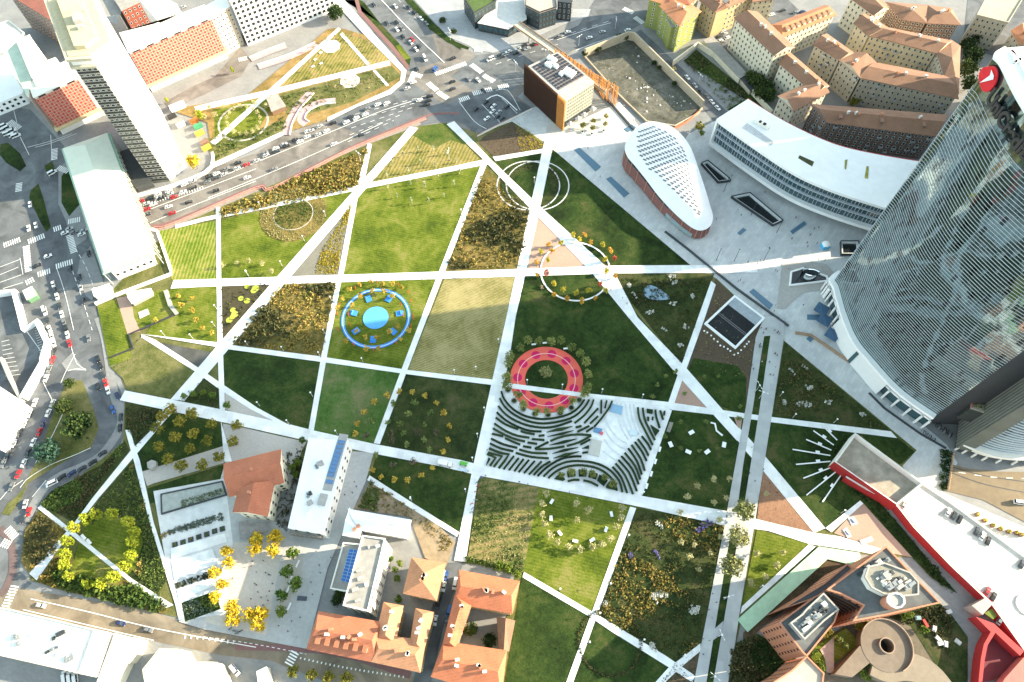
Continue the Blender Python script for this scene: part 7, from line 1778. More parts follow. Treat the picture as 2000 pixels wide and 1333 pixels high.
q = S(ZM[0]+1235*MS,ZM[1]+458*MS,1);mb = MB();mb.lathe((0,0,0),[(0.05,0),(.7,.3),(.9,.9),(.7,1.5),(.05,1.8)],14);o_ = mb.build('ball',plain('pinkish_red',(0.60,0.12,0.14),0.5));o_.location = (q.x,q.y,.4);tag(o_,'pinkish red ball beside the smaller blue panel','ball')
# round planters below the red ring
PL = sorted(K('640,475 680,545 740,598 815,630 900,637 980,625 1052,590 1103,540',t8))
for i,(x,y) in enumerate(PL):
 q = S(x,y,.6);mb = MB();mb.lathe((0,0,0),[(1.5,0),(1.6,.6),(1.3,.62),(1.25,.45)],18,0);mb.lathe((0,0,.44),[(1.26,0),(.01,.08)],18,1)
 o_ = mb.build('round_planter',[M_CONC,M_SOIL_G]);o_.location = (q.x,q.y,.5);tag(o_,f'round dark planter below the red ring, {nth(i)} from the left','planter','round planters below the red ring')
# ---- benches and tables
def bench(x,y,ang,l,wd,label,group,name='bench',mat=None,hh=0.45):
 q = S(x,y,.6);root = empty(name,(q.x,q.y,.45),label,name.replace('_',' ').split()[-1],group,ang)
 mb = MB();mb.box((0,0,hh),(l,wd,.14));mb.build('seat' if name == 'bench' else 'tabletop',mat or WHITE_R,root)
 for sx in (-1,1): mb = MB();mb.box((sx*l*.36,0,(hh-.07)/2),(.25,wd*.7,hh-.07));mb.build('leg',mat or WHITE_R,root)
 return root
def benches(pts,o,ang,l,wd,desc,group,name='bench',mat=None,order='x',hh=.45):
 P = K(pts,o);P.sort(key=(lambda p: p[0]) if order == 'x' else (lambda p: p[1]))
 for i,(x,y) in enumerate(P):
  a = ang(x,y) if callable(ang) else ang
  bench(x,y,a,l,wd,f'{desc}, {nth(i)} from the '+('left' if order == 'x' else 'top'),group,name,mat,hh)
def radial(cx,cy):
 def f(x,y): q = S(x,y);return math.atan2(q.y-cy,q.x-cx)+math.pi/2
 return f
pc = S(1200+520*.3,620+780*.3);lc = S(800+1110*.3,933+270*.3)
benches('500,752 365,830 480,878 603,878 712,832',t12,radial(pc.x,pc.y),2.7,1.8,'white picnic table on the lawn east of the labyrinth','white picnic tables','picnic_table',None,'x',.7)
benches('295,860 267,940 240,1020 210,1100',t12,R(68),2.6,1.0,'white bench between the path and the picnic lawn','white benches of the picnic lawn','bench',None,'y')
benches('925,158 920,267 978,363 1078,415 1188,408 1278,340 1313,240',b8,radial(lc.x,lc.y),2.4,1.3,'white table inside the ring of pale trees','white tables of the tree ring','picnic_table',None,'x',.7)
benches('605,562 560,665 545,725 550,840',b4,R(70),3.2,.8,'long white bench on the beige gravel island','long white benches of the gravel island','bench',None,'y')
benches('808,178 880,168 1015,205',t8,0.1,2.2,.9,'white bench behind the red ring','white benches behind the red ring','bench',None,'x')
benches('720,390 755,345 758,415 705,435',(400,0),R(40),2.0,1.2,'white cube bench in the ochre garden','white cube benches of the garden','bench',None,'y')
benches('545,388 580,418',b0,R(-40),3.0,1.2,'white bench on the diagonal path at the lime ring','white benches at the lime ring','bench',None,'x')
RAY = [('1375,725 1450,800','1400,740'),('1295,738 1428,832','1365,778'),('1248,795 1412,865','1335,828'),('1160,860 1405,900','1322,880'),('1182,958 1405,938','1325,938'),('1230,1048 1430,970','1343,995'),('1250,1158 1455,995','1375,1048'),('1355,1202 1478,1022','1415,1095')]
for i,(l,s) in enumerate(RAY):
 a,b = G(l,.8,t12);m = (a+b)/2;root = empty('long_bench',(m.x,m.y,.4),f'long white radiating bench on the eastern lawn, {nth(i)} from the top','bench','radiating white benches',math.atan2(b.y-a.y,b.x-a.x))
 mb = MB();mb.box((0,0,.4),((b-a).length,.55,.2));mb.build('beam',WHITE_R,root)
 sq = G(s,.8,t12)[0];t = (Vector((sq.x,sq.y))-Vector((m.x,m.y))).dot(Vector((b.x-a.x,b.y-a.y)).normalized())
 mb = MB();mb.box((t,.5,.62),(1.9,1.5,.16));mb.build('seat',WHITE_R,root)
 for k in range(5): mb = MB();mb.box(((k-2)*(b-a).length/5.2,0,.15),(.3,.4,.3));mb.build('leg',WHITE_R,root)
def zig():
 g = G('627,685 655,692 665,738 705,770',.8,t12);c = g[1];L,Rr = stroke([(v.x-c.x,v.y-c.y) for v in g],.7);mb = MB()
 for i in range(3): mb.prism([L[i],L[i+1],Rr[i+1],Rr[i]],0,.5-.004*i)
 o_ = mb.build('zigzag_bench',WHITE_R);o_.location = (c.x,c.y,.4);tag(o_,'white zigzag bench on the picnic lawn','bench')
zig()
slab_thing('ground_grate','rectangular grey grate with a pale frame beside the picnic lawn path','grate','360,680 385,685 362,750 338,742',.4,.65,plain('olive_grate',(0.22,0.21,0.17),.8),t12)
for i,pts in enumerate(('520,263 560,255 587,300 545,312','485,340 512,325 545,382 520,395')):
 g = G(pts,.6,b15);c = sum((Vector(v[:2]) for v in g),Vector((0,0)))/4;mb = MB();pl = [(v.x-c.x,v.y-c.y) for v in g];mb.prism(pl,.0,.2,1);mb.prism(grow(pl,-.5),.1,.22,0)
 root = empty('table_tennis_table',(c.x,c.y,.45),f'white edged table tennis court on the pink gravel yard, {nth(i)} from the top','table tennis table','table tennis tables')
 mb.build('court',[plain('blue_grey_top',(0.24,0.30,0.38),.7),WHITE_R],root);mb = MB();mb.box((0,0,.5),(.1,2.0,.5),.6);mb.build('net',WHITE_R,root)
slab_thing('bench_slab','pale slab with grey tiles on the pink gravel yard','slab','595,408 672,380 690,410 615,440',.4,.8,plain('pale_grey_stone',(0.50,0.48,0.43)),b15)
# ---- terrace garden
def planter_long(pts,label,mat,h=.9):
 g = G(pts,.9,t0);c = sum((Vector(v[:2]) for v in g),Vector((0,0)))/4;pl = [(v.x-c.x,v.y-c.y) for v in g]
 root = empty('long_planter',(c.x,c.y,.45),label,'planter');mb = MB();op = ccw(pl);ip = grow(pl,-.6)
 for i in range(4): mb.prism([op[i],op[(i+1) % 4],ip[(i+1) % 4],ip[i]],0,h-.004*i)
 mb.build('rim',DARKM,root);mb = MB();mb.prism(ip,0,h-.3);mb.build('water' if mat is None else 'soil',mat or glossy('grey_water',(0.20,0.23,0.22),.1),root)
 return root,ip
pr,ipl = planter_long('1045,1150 1450,1065 1478,1158 1050,1285','long dark rimmed planting basin on the white terrace',plain('pale_basin_gravel',(0.34,0.36,0.33),.9))
rg = random.Random(2);mb = MB()
g5 = [(v.x-pr.location.x,v.y-pr.location.y) for v in G('1180,1195 1460,1110 1470,1145 1185,1240',.9,t0)]
for k in range(900):
 x,y = rg.uniform(min(p[0] for p in g5),max(p[0] for p in g5)),rg.uniform(min(p[1] for p in g5),max(p[1] for p in g5))
 if inside(x,y,g5): bush(mb,x,y,.5,.7,rg,4,0,.5)
mb.build('planting',PAL['greenish'],pr)
bed('1100,345 1440,235 1455,275 1200,345 1105,365',170,'silver','grey green bushes in a row on the white terrace',(.5,1.0),61,b0,8,(),.1)
bed('1045,375 1100,340 1110,370 1055,400',40,'autumn','yellowish plants at the end of the terrace row',(.4,.8),62,b0,7,(),.1)
bed('1140,690 1370,612 1375,650 1150,722',120,'dusk','dark hedge between the two white terraces',(.5,.9),63,b0,8,(),.1)
for i,(x,y) in enumerate(((1140,438),(1192,422),(1243,405),(1295,387),(1347,370),(1398,350),(1448,335))):
 q = S(x*.3,933+y*.3,.6);root = empty('square_planter',(q.x,q.y,.45),f'small square planter in the terrace row, {nth(i)} from the left','planter','square planters of the terrace',.28)
 mb = MB();mb.box((0,0,.25),(2.2,2.2,.5));mb.build('box',DARKM,root);mb = MB();rgk = random.Random(i)
 for k in range(4): bush(mb,rgk.uniform(-.5,.5),rgk.uniform(-.5,.5),.6,.8,rgk,10,0,.5)
 mb.build('planting',PAL['autumn' if i == 2 else 'greenish'],root)
for i,pts in enumerate(('1110,460 1462,362 1478,420 1115,530','1115,545 1380,465 1420,560 1135,668','1150,730 1375,655 1400,700 1165,802')):
 slab_thing('white_terrace',f'white raised terrace beside the gravel square, {nth(i)} from the top','terrace',pts,.4,.75,slabs('bright_terrace_stone',(0.80,0.79,0.76),R(15),2.4,2.4,.95),b0,.30012,'white raised terraces')
# cafe parasols
for i,(x,y) in enumerate(((255,315),(260,365),(325,340),(380,325))):
 q = S(400+x*.3,933+y*.3,2.6);root = empty('parasol',(q.x,q.y,.4),f'grey square cafe parasol below the red roofed house, {nth(i)} from the left','parasol','grey cafe parasols',.25)
 mb = MB();mb.add([(-2.2,-2.2,2.4),(2.2,-2.2,2.4),(2.2,2.2,2.4),(-2.2,2.2,2.4),(0,0,3.0)],[(0,1,4),(1,2,4),(2,3,4),(3,0,4),(3,2,1,0)]);mb.build('canopy',plain('grey_parasol_cloth',(0.24,0.23,0.22),.9),root)
 mb = MB();mb.tube([(0,0,0),(0,0,2.8)],.06,6);mb.build('pole',DARKM,root)
for i,(x,y) in enumerate(((350,1015),(370,1085),(420,1180),(755,1080),(860,1010),(935,960),(1050,885))):
 if i < 3: q = S(1500+(x-0)*.3,300+y*.3,2.6);lb = f'blue square parasol under the glass tower, {nth(i)} from the top';m_ = plain('blue_parasol_cloth',(0.05,0.10,0.17),.9);gp_ = 'blue parasols under the glass tower';s_ = 3.2
 else: q = S(1000+x*ZS,80+y*ZS,2.6);lb = f'grey parasol at the foot of the timber block, {nth(i-3)} from the left';m_ = plain('pale_grey_parasol_cloth',(0.34,0.33,0.33),.9);gp_ = 'grey parasols at the timber block';s_ = 1.9
 root = empty('parasol',(q.x,q.y,.3),lb,'parasol',gp_,R(-40))
 mb = MB();mb.add([(-s_,-s_,2.5),(s_,-s_,2.5),(s_,s_,2.5),(-s_,s_,2.5),(0,0,3.1)],[(0,1,4),(1,2,4),(2,3,4),(3,0,4),(3,2,1,0)]);mb.build('canopy',m_,root)
 mb = MB();mb.tube([(0,0,0),(0,0,2.9)],.06,6);mb.build('pole',DARKM,root)
# ---- tunnel opening
def tunnel():
 outer = G('583,1110 780,925 980,1075 788,1275',0.6,m12);c = sum((Vector(v[:2]) for v in outer),Vector((0,0)))/4;pl = ccw([(v.x-c.x,v.y-c.y) for v in outer])
 root = empty('tunnel_opening',(c.x,c.y,.3),'square white rimmed opening above a dark sunken road','tunnel opening')
 ip = grow(pl,-1.1);mb = MB()
 for i in range(4):
  j = (i+1) % 4;mb.prism([pl[i],pl[j],ip[j],ip[i]],0,1.0-.004*i)
 mb.build('rim',WHITE_R,root)
 mb = MB();mb.poly([(x,y,.235) for x,y in ip]);mb.build('sunken_road',asphalt('tunnel_asphalt',(0.018,0.020,0.022)),root)
 a,b = Vector(ip[0]),Vector(ip[1]);e = [(Vector(ip[i])+Vector(ip[(i+1) % 4]))/2 for i in range(4)]
 ws = sorted(range(4),key=lambda i: -e[i].x-e[i].y)
 mb = MB();i = ws[0];p0,p1 = Vector(ip[i]),Vector(ip[(i+1) % 4]);n_ = -e[i].normalized()
 mb.quad((*p0,.95),(*p1,.95),(*(p1+n_*5.5),.25),(*(p0+n_*5.5),.25));mb.build('concrete_side',plain('shaded_concrete',(0.30,0.33,0.36),.8),root)
 mb = MB()
 m0_,m1_ = (Vector(ip[(i+1) % 4])+Vector(ip[(i+2) % 4]))/2+n_*2,(Vector(ip[i])+Vector(ip[(i+3) % 4]))/2+n_*2
 t = (m1_-m0_).normalized();nn = Vector((-t.y,t.x))
 for off in (-.5,.5): mb.quad((*(m0_+nn*(off-.12)),.25),(*(m0_+nn*(off+.12)),.25),(*(m1_+nn*(off+.12)),.25),(*(m1_+nn*(off-.12)),.25))
 mb.build('median_line',plain('dim_line',(0.25,0.25,0.25)),root)
tunnel()
BO = K('585,1155 605,1165 630,1185 648,1207 672,1225 690,1250 713,1258 738,1272 755,1285 780,1310 805,1300 825,1280 848,1257 862,1240 875,1225',m12)
for i,(x,y) in enumerate(BO):
 q = S(x,y,.6);mb = MB();mb.lathe((0,0,0),[(.45,0),(.45,.35),(.35,.5),(.05,.55)],10);o_ = mb.build('stone_ball',WHITE_R);o_.location = (q.x,q.y,.35);tag(o_,f'white round bollard around the tunnel opening, {nth(i)} from the left','bollard','white bollards of the tunnel opening')
# ---- plaza pieces
def trough(pts,label,o=m12):
 g = G(pts,1.0,o);c = sum((Vector(v[:2]) for v in g),Vector((0,0)))/len(g);pl = ccw([(v.x-c.x,v.y-c.y) for v in g]);ip = grow(pl,-1.0);n = len(pl)
 root = empty('light_well',(c.x,c.y,.2),label,'light well');mb = MB()
 for i in range(n): mb.prism([pl[i],pl[(i+1) % n],ip[(i+1) % n],ip[i]],0,1.2-.004*i)
 mb.build('rim',plain('pale_well_rim',(0.60,0.61,0.60),.6),root);mb = MB();mb.poly([(x,y,.1) for x,y in ip]);mb.build('dark_glass',glossy('well_dark',(0.012,0.016,0.018),.2),root)
 mb = MB();ip2 = grow(pl,-.25);op2 = grow(pl,.12)
 for i in range(n): mb.prism([op2[i],op2[(i+1) % n],grow(pl,-.05)[(i+1) % n],grow(pl,-.05)[i]],.0,2.0-.004*i)
 mb.build('balustrade',DARKM,root)
trough('565,68 605,50 745,165 755,180 675,190','narrow dark light well nearest the egg shaped pavilion')
trough('760,285 880,260 1095,440 1030,470','long triangular light well in the middle of the plaza')
trough('1470,575 1585,575 1600,660 1475,660','white rimmed light well beside the glass tower')
for i,(pts,o) in enumerate((('1070,975 1105,960 1245,1085 1210,1115',(800,0)),('1280,1165 1310,1150 1430,1260 1395,1285',(800,0)),('1395,840 1445,810 1475,830 1420,860',(800,0)),('800,518 838,485 860,498 822,530',m12),('1145,505 1235,440 1250,460 1160,525',m12),('878,900 905,880 1033,985 1010,1015',m12),('1255,1048 1340,1050 1340,1085 1255,1080',m12),('1250,1205 1275,1185 1300,1205 1275,1228',m12))):
 slab_thing('water_panel',f'flat dark blue panel set in the plaza, {nth(i)} of the walk from the timber block','panel',pts,.2,.42,glossy('slate_blue_panel',(0.075,0.15,0.22),.3),o,.30012,'blue panels of the plaza')
def sculpture():
 pav = G('1090,720 1280,705 1380,720 1440,790 1425,870 1340,890 1230,905 1160,960 1115,1010 1060,1010',.3,m12)
 sheet('pavement',[(v.x,v.y) for v in pav],.4,plain('warm_grey_paving',(0.36,0.345,0.32),.8,.08),'rounded grey paving around the plaza sculpture')
 g = G('1145,770 1225,745 1385,800 1390,835 1135,865',.6,m12);c = sum((Vector(v[:2]) for v in g),Vector((0,0)))/5;pl = ccw([(v.x-c.x,v.y-c.y) for v in g])
 root = empty('stair_well',(c.x,c.y,.4),'dark sunken stair with a pale rim in front of the glass tower','stair well');mb = MB();ip = grow(pl,-.8)
 for i in range(5): mb.prism([pl[i],pl[(i+1) % 5],ip[(i+1) % 5],ip[i]],0,.9-.004*i)
 mb.build('rim',WHITE_R,root);mb = MB();mb.poly([(x,y,.1) for x,y in ip]);mb.build('steps',glossy('well_dark',(0.012,0.016,0.018),.2),root)
 q = S(1200+1265*.3,300+800*.3,1.5);root = empty('mirror_sculpture',(q.x,q.y,.4),'curled mirror bright metal sculpture on the plaza stair','sculpture',None,.15)
 mb = MB();N = 26
 for i in range(N):
  t0,t1 = R(-150+300*i/N),R(-150+300*(i+1)/N);r0 = lambda t: (5.2*math.cos(t),2.8*math.sin(t));zt = lambda t: 5.0+1.6*math.cos(t*.9+2.6)
  a,b = r0(t0),r0(t1);mb.quad((a[0]*.9,a[1]*.9,0),(b[0]*.9,b[1]*.9,0),(*b,zt(t1)),(*a,zt(t0)));mb.quad((*a,zt(t0)),(*b,zt(t1)),(b[0]*.86,b[1]*.86,zt(t1)),(a[0]*.86,a[1]*.86,zt(t0)));mb.quad((b[0]*.8,b[1]*.8,0),(a[0]*.8,a[1]*.8,0),(a[0]*.86,a[1]*.86,zt(t0)),(b[0]*.86,b[1]*.86,zt(t1)))
 mb.build('shell',glossy('bright_mirror',(0.78,0.84,0.86),.05,1.0),root);mb = MB();mb.lathe((0,0,0),[(3.6,.1),(3.6,.4),(.1,.4)],16,0,1.15,.6);mb.build('base',DARKM,root)
sculpture()
def booth():
 q = S(1200+1370*.3,300+605*.3,1);root = empty('event_tent',(q.x,q.y,.3),'small white and blue event tent on the shaded plaza','tent',None,.2)
 mb = MB();mb.box((0,0,1.1),(3.8,3.4,2.2));mb.build('wall',plain('event_blue',(0.08,0.42,0.70),.6),root)
 mb = MB();mb.box((.3,.3,2.3),(4.0,3.5,.2));mb.lathe((.3,.3,2.4),[(2.1,0),(1.6,.7),(.05,1.1)],12);mb.build('roof',WHITE_R,root)
booth()
# potted trees: white pots
for i,(x,y) in enumerate(((1125,862),(1185,875),(1262,855))):
 q = S(800+x*.3,y*.3,.6);mb = MB();mb.lathe((0,0,0),[(.7,0),(1.0,.9),(.9,1.0),(.8,.8)],14,0);mb.lathe((0,0,.8),[(.82,0),(.05,.05)],14,1);o_ = mb.build('plant_pot',[WHITE_R,M_SOIL_G]);o_.location = (q.x,q.y,.3);tag(o_,f'large white pot before the timber block, {nth(i)} from the left','plant pot','white pots of the timber block')
def fence_row():
 a,b = S(800+440*.3,885*.3,1),S(800+800*.3,705*.3,1);d = b-a;root = empty('picket_fence',((a.x+b.x)/2,(a.y+b.y)/2,.2),'red and white picket fence along the edge of the road ramp','fence');m = (a+b)/2
 for k in range(42):
  p = a+d*(k/41)-m;mb = MB();mb.box((p.x,p.y,1.0),(.22,.22,1.9),.4);mb.build('picket',plain('red_picket',(0.45,0.17,0.13),.6) if k < 28 else plain('dark_picket',(0.08,0.08,0.085),.6),root)
 mb = MB();mb.box((0,0,.5),(d.length,.3,.9),math.atan2(d.y,d.x));mb.build('base',WARMW,root)
fence_row()
# storage yard of the tower: containers
for i,(x,y,c_) in enumerate(((1265,790,'orange'),(1290,825,'green'),(1300,870,'yellow'),(1335,930,'brown'),(1180,815,'white'),(1345,965,'yellow'),(1120,760,'black'))):
 q = S(x*.3,y*.3,1);col = {'orange': (.5,.18,.04),'green': (.05,.25,.12),'yellow': (.6,.42,.05),'brown': (.2,.12,.08),'white': (.7,.7,.66),'black': (.03,.03,.03)}[c_]
 mb = MB();mb.box((0,0,1.1),(5,2.2,2.1));mb.box((0,0,2.25),(5.1,2.3,.15)); 
 for k in (-1,1): mb.box((k*2.2,0,.06),(.3,2.1,.12))
 o_ = mb.build('container',plain('container_'+c_,col,.6));o_.location = (q.x,q.y,.1);o_.rotation_euler = (0,0,R(35));tag(o_,f'{c_} container in the storage yard by the tall tower, {nth(i)} of the yard','container','containers of the storage yard')
slab_thing('cycle_rack','dark double row rack on the grey paved square','rack','605,770 665,775 660,802 598,800',.4,.8,plain('rack_dark',(0.07,0.08,0.10),.6),b4)
slab_thing('garden_pavilion','grey hexagonal pavilion roof on the lawn of golden trees','pavilion','955,945 985,928 1012,935 1015,965 985,990 960,980',.3,2.8,GREY_R,t0)
slab_thing('garden_plate','pale rectangular plate in the sunlit lawn below the hall','plate','900,1035 960,1010 972,1045 910,1075',.4,.6,M_KERB,m0)
slab_thing('debris_box','red long box lying on the waste ground','box','1005,925 1020,920 1050,970 1035,978',.3,1.4,plain('red_box',(.45,.05,.04)),b15)
for i,(x,y) in enumerate(((975,915),(1080,985),(1105,1050),(1120,1080),(1155,1085),(1235,1070),(1175,875))):
 q = S(1500+x*.3,933+y*.3,.5);mb = MB();mb.box((0,0,.4),(2.4,1.6,.7));mb.box((.2,.1,.85),(1.8,1.2,.2));o_ = mb.build('rubbish_pile',M_KERB if i else plain('blue_grey_box',(.2,.28,.3)));o_.location = (q.x,q.y,.3);o_.rotation_euler = (0,0,i*1.1);tag(o_,f'pale rubbish piece on the waste ground by the red wall, {nth(i)} from the left','rubbish','rubbish pieces on the waste ground')
# ================================================================== ROAD MARKINGS
_zm = [0.20]
def zmark(): _zm[0] += 0.0005;return _zm[0]
def zebra(p0,p1,o,label,depth=3.6,pitch=1.15,wd=0.6):
 a,b = G(p0+' '+p1,.2,o);d = Vector((b.x-a.x,b.y-a.y));L = d.length;d /= L;n = Vector((-d.y,d.x));z = zmark();mb = MB()
 k = 0.3;c = Vector((a.x,a.y))
 while k < L:
  q = c+d*k;mb.quad((*(q-n*depth/2),z),(*(q+d*wd-n*depth/2),z),(*(q+d*wd+n*depth/2),z),(*(q+n*depth/2),z));k += pitch
 tag(mb.build('road_marking',M_LINE),label,None,None,'structure')
ZB_ = [((0,300),['180,578 288,535','170,600 185,768','450,528 482,645','360,738 465,705','242,790 332,762','345,498 402,478','440,445 515,430','165,845 215,820','20,600 130,560']),
       ((0,0),['355,968 352,1040','375,1090 445,1118','60,790 125,835','125,1190 120,1245']),
       ((0,933),['100,700 38,835','45,330 100,390','10,420 60,440']),((400,933),['592,1132 545,1215']),
       ((800,0),['165,485 362,415','400,420 465,470','478,490 550,532','118,540 175,588','180,598 245,642','322,655 392,632','410,612 535,580','575,572 640,556','2,540 32,470','1390,55 1455,85','1465,112 1515,150','420,325 472,330']),
       ((400,0),['218,392 275,378','1340,478 1412,500'])]
for o,l in ZB_:
 for s in l: zebra(*s.split(),o,'white zebra crossing stripes on the road')
def line(pts,wd,o,label,dash=None,mat=None):
 g = smooth_line(G(pts,.2,o),5) if len(pts.split()) > 2 else G(pts,.2,o);z = zmark();mb = MB()
 P = [Vector((v.x,v.y)) for v in g];Ls = [0]
 for i in range(len(P)-1): Ls.append(Ls[-1]+(P[i+1]-P[i]).length)
 def at(s):
  i = max(j for j in range(len(P)-1) if Ls[j] <= s+1e-6);return P[i].lerp(P[i+1],min(1,(s-Ls[i])/max(1e-6,Ls[i+1]-Ls[i])))
 s = 0;st = dash[0] if dash else 4.0;gp = dash[1] if dash else 0.0
 while s < Ls[-1]-.2:
  e = min(s+st,Ls[-1]-1e-4);a,b = at(s),at(e);d = (b-a)
  if d.length > .05:
   n = Vector((-d.y,d.x)).normalized()*wd/2;mb.quad((*(a+n),z),(*(a-n),z),(*(b-n),z),(*(b+n),z))
  s = e+gp if e > s else s+1
 if mb.f: tag(mb.build('road_marking',mat or M_LINE),label,None,None,'structure')
o4_,o8_ = (400,0),(800,0)
for p_ in ('60,1170 450,1010 880,835 1160,720 1400,645','20,1290 500,1095 900,920 1160,800'): line(p_,.3,o4_,'solid white lane line on the avenue')
for k in range(5): line(f'{930+k*12},{905-k*45+20} {1230+k*60},{775-k*42+10}',.22,o4_,'dashed white lane line before the junction',(3,3))
for p_ in ('960,370 1300,240 1666,100','975,455 1140,385 1666,180'): line(p_,.3,m0,'solid pale line on the avenue by the hall')
line('900,345 1230,250 1330,215',1.6,m0,'hatched parking edge on the avenue',(.5,1.0))
for p_ in ('540,390 800,300 1100,200 1330,130','560,420 830,330 1000,280'): line(p_,.25,o8_,'lane line on the eastern avenue',(4,4))
line('520,385 700,320 900,255',.25,o8_,'solid lane line on the eastern avenue');line('960,260 1200,180 1310,150',.3,o8_,'lane line east of the footbridge')
line('1080,330 1180,290 1370,225',.3,o8_,'kerb side line east of the footbridge');line('1150,0 1330,190 1560,410',.5,o4_,'white median line on the street from the top');line('1260,0 1400,150',.2,o4_,'lane line on the street from the top',(3,4))
for p_ in ('320,660 420,790 500,840','470,680 560,770 600,810','600,640 700,740','560,590 640,590 720,720'): line(p_,.28,o8_,'white line on the road ramp')
line('500,650 580,620 700,720',.7,o8_,'broad white chevron on the road ramp')
for p_ in ('200,790 600,880 1000,980 1666,1105','150,860 740,1000 1000,1060'): line(p_,.3,b0,'white line on the southern street')
line('0,1040 300,1080 660,1150',.25,b4,'dashed white line on the southern street',(1.2,1.2));line('1200,1040 1320,1045 1520,1075',1.2,b0,'row of white sharrow marks on the southern street',(.6,2.0));line('620,1175 900,1235 1300,1300',.8,b4,'broken white edge marks on the southern street',(.5,1.3))
for p_ in ('370,750 420,900 480,1150','455,720 520,900 600,1150','490,620 560,740 620,900','0,740 130,690','0,790 120,740','0,840 140,790','20,880 150,840','130,680 150,790'): line(p_,.25,m0,'white lane line on the western street',(3,2) if p_.startswith('4') else None)
for p_ in ('460,180 500,300 560,340','440,350 500,335 560,345','280,420 350,560','150,1060 40,1140 0,1190','230,950 330,790 440,560','130,1110 180,1050 330,960 480,900 590,850','130,30 280,240','395,430 430,350 490,240','210,1170 300,1060'): line(p_,.25,t0,'white edge line on the curving western street')
for p_ in ('0,560 60,600 130,690 130,560 60,470','60,600 110,800','100,830 190,1010','230,960 340,930 500,870','330,880 340,1040','180,960 330,920 470,870'): line(p_,.25,o0,'pale line on the shaded junction at the left')
for k in range(9): line(f'{10+k*3},{160+k*28} {60+k*9},{148+k*28}',.18,t0,'parking bay line in the western car park')
for k in range(12): line(f'{225+k*3},{75-k*0+k*16} {262+k*2},{62+k*16}',.18,t0,'parking bay line along the car park wall')
for p_ in ('1200,975 1400,1030 1666,1070','1190,1010 1400,1085 1666,1140'): line(p_,.4,t15,'dark expansion line on the highway',None,DARKM)
line('1240,1010 1450,1040 1666,1050',.3,t15,'dashed line on the highway',(3,4))
line('345,460 365,450 400,445',3.0,o12,'yellow bars across the narrow street',(.7,.7),plain('yellow_paint',(.6,.42,.08),.7))
RAILM = plain('pale_red_rail',(.50,.26,.22),.6)
for d_ in (0,1):
 g = smooth_line(G('1010,492 1140,460 1666,232',.1,(0,300))+G('440,232 900,2',.1,(400,300))+G('1055,932 1290,835 1440,775',.1,(400,0)),4);L,Rr = stroke(g,1.2);src = L if d_ else Rr;mb = MB();c = src[0]
 for i in range(len(src)-1): d = (src[i+1]-src[i]).normalized();n = Vector((-d.y,d.x))*.14;mb.prism([src[i]-n-c,src[i+1]-n-c,src[i+1]+n-c,src[i]+n-c],.3,1.15)
 for i in range(0,len(src),1): mb.box((src[i].x-c.x,src[i].y-c.y,.65),(.3,.3,1.2))
 o_ = mb.build('guard_rail',RAILM);o_.location = (c.x,c.y,0);tag(o_,('inner' if d_ else 'outer')+' red and white guard rail along the avenue cycle lane','railing')
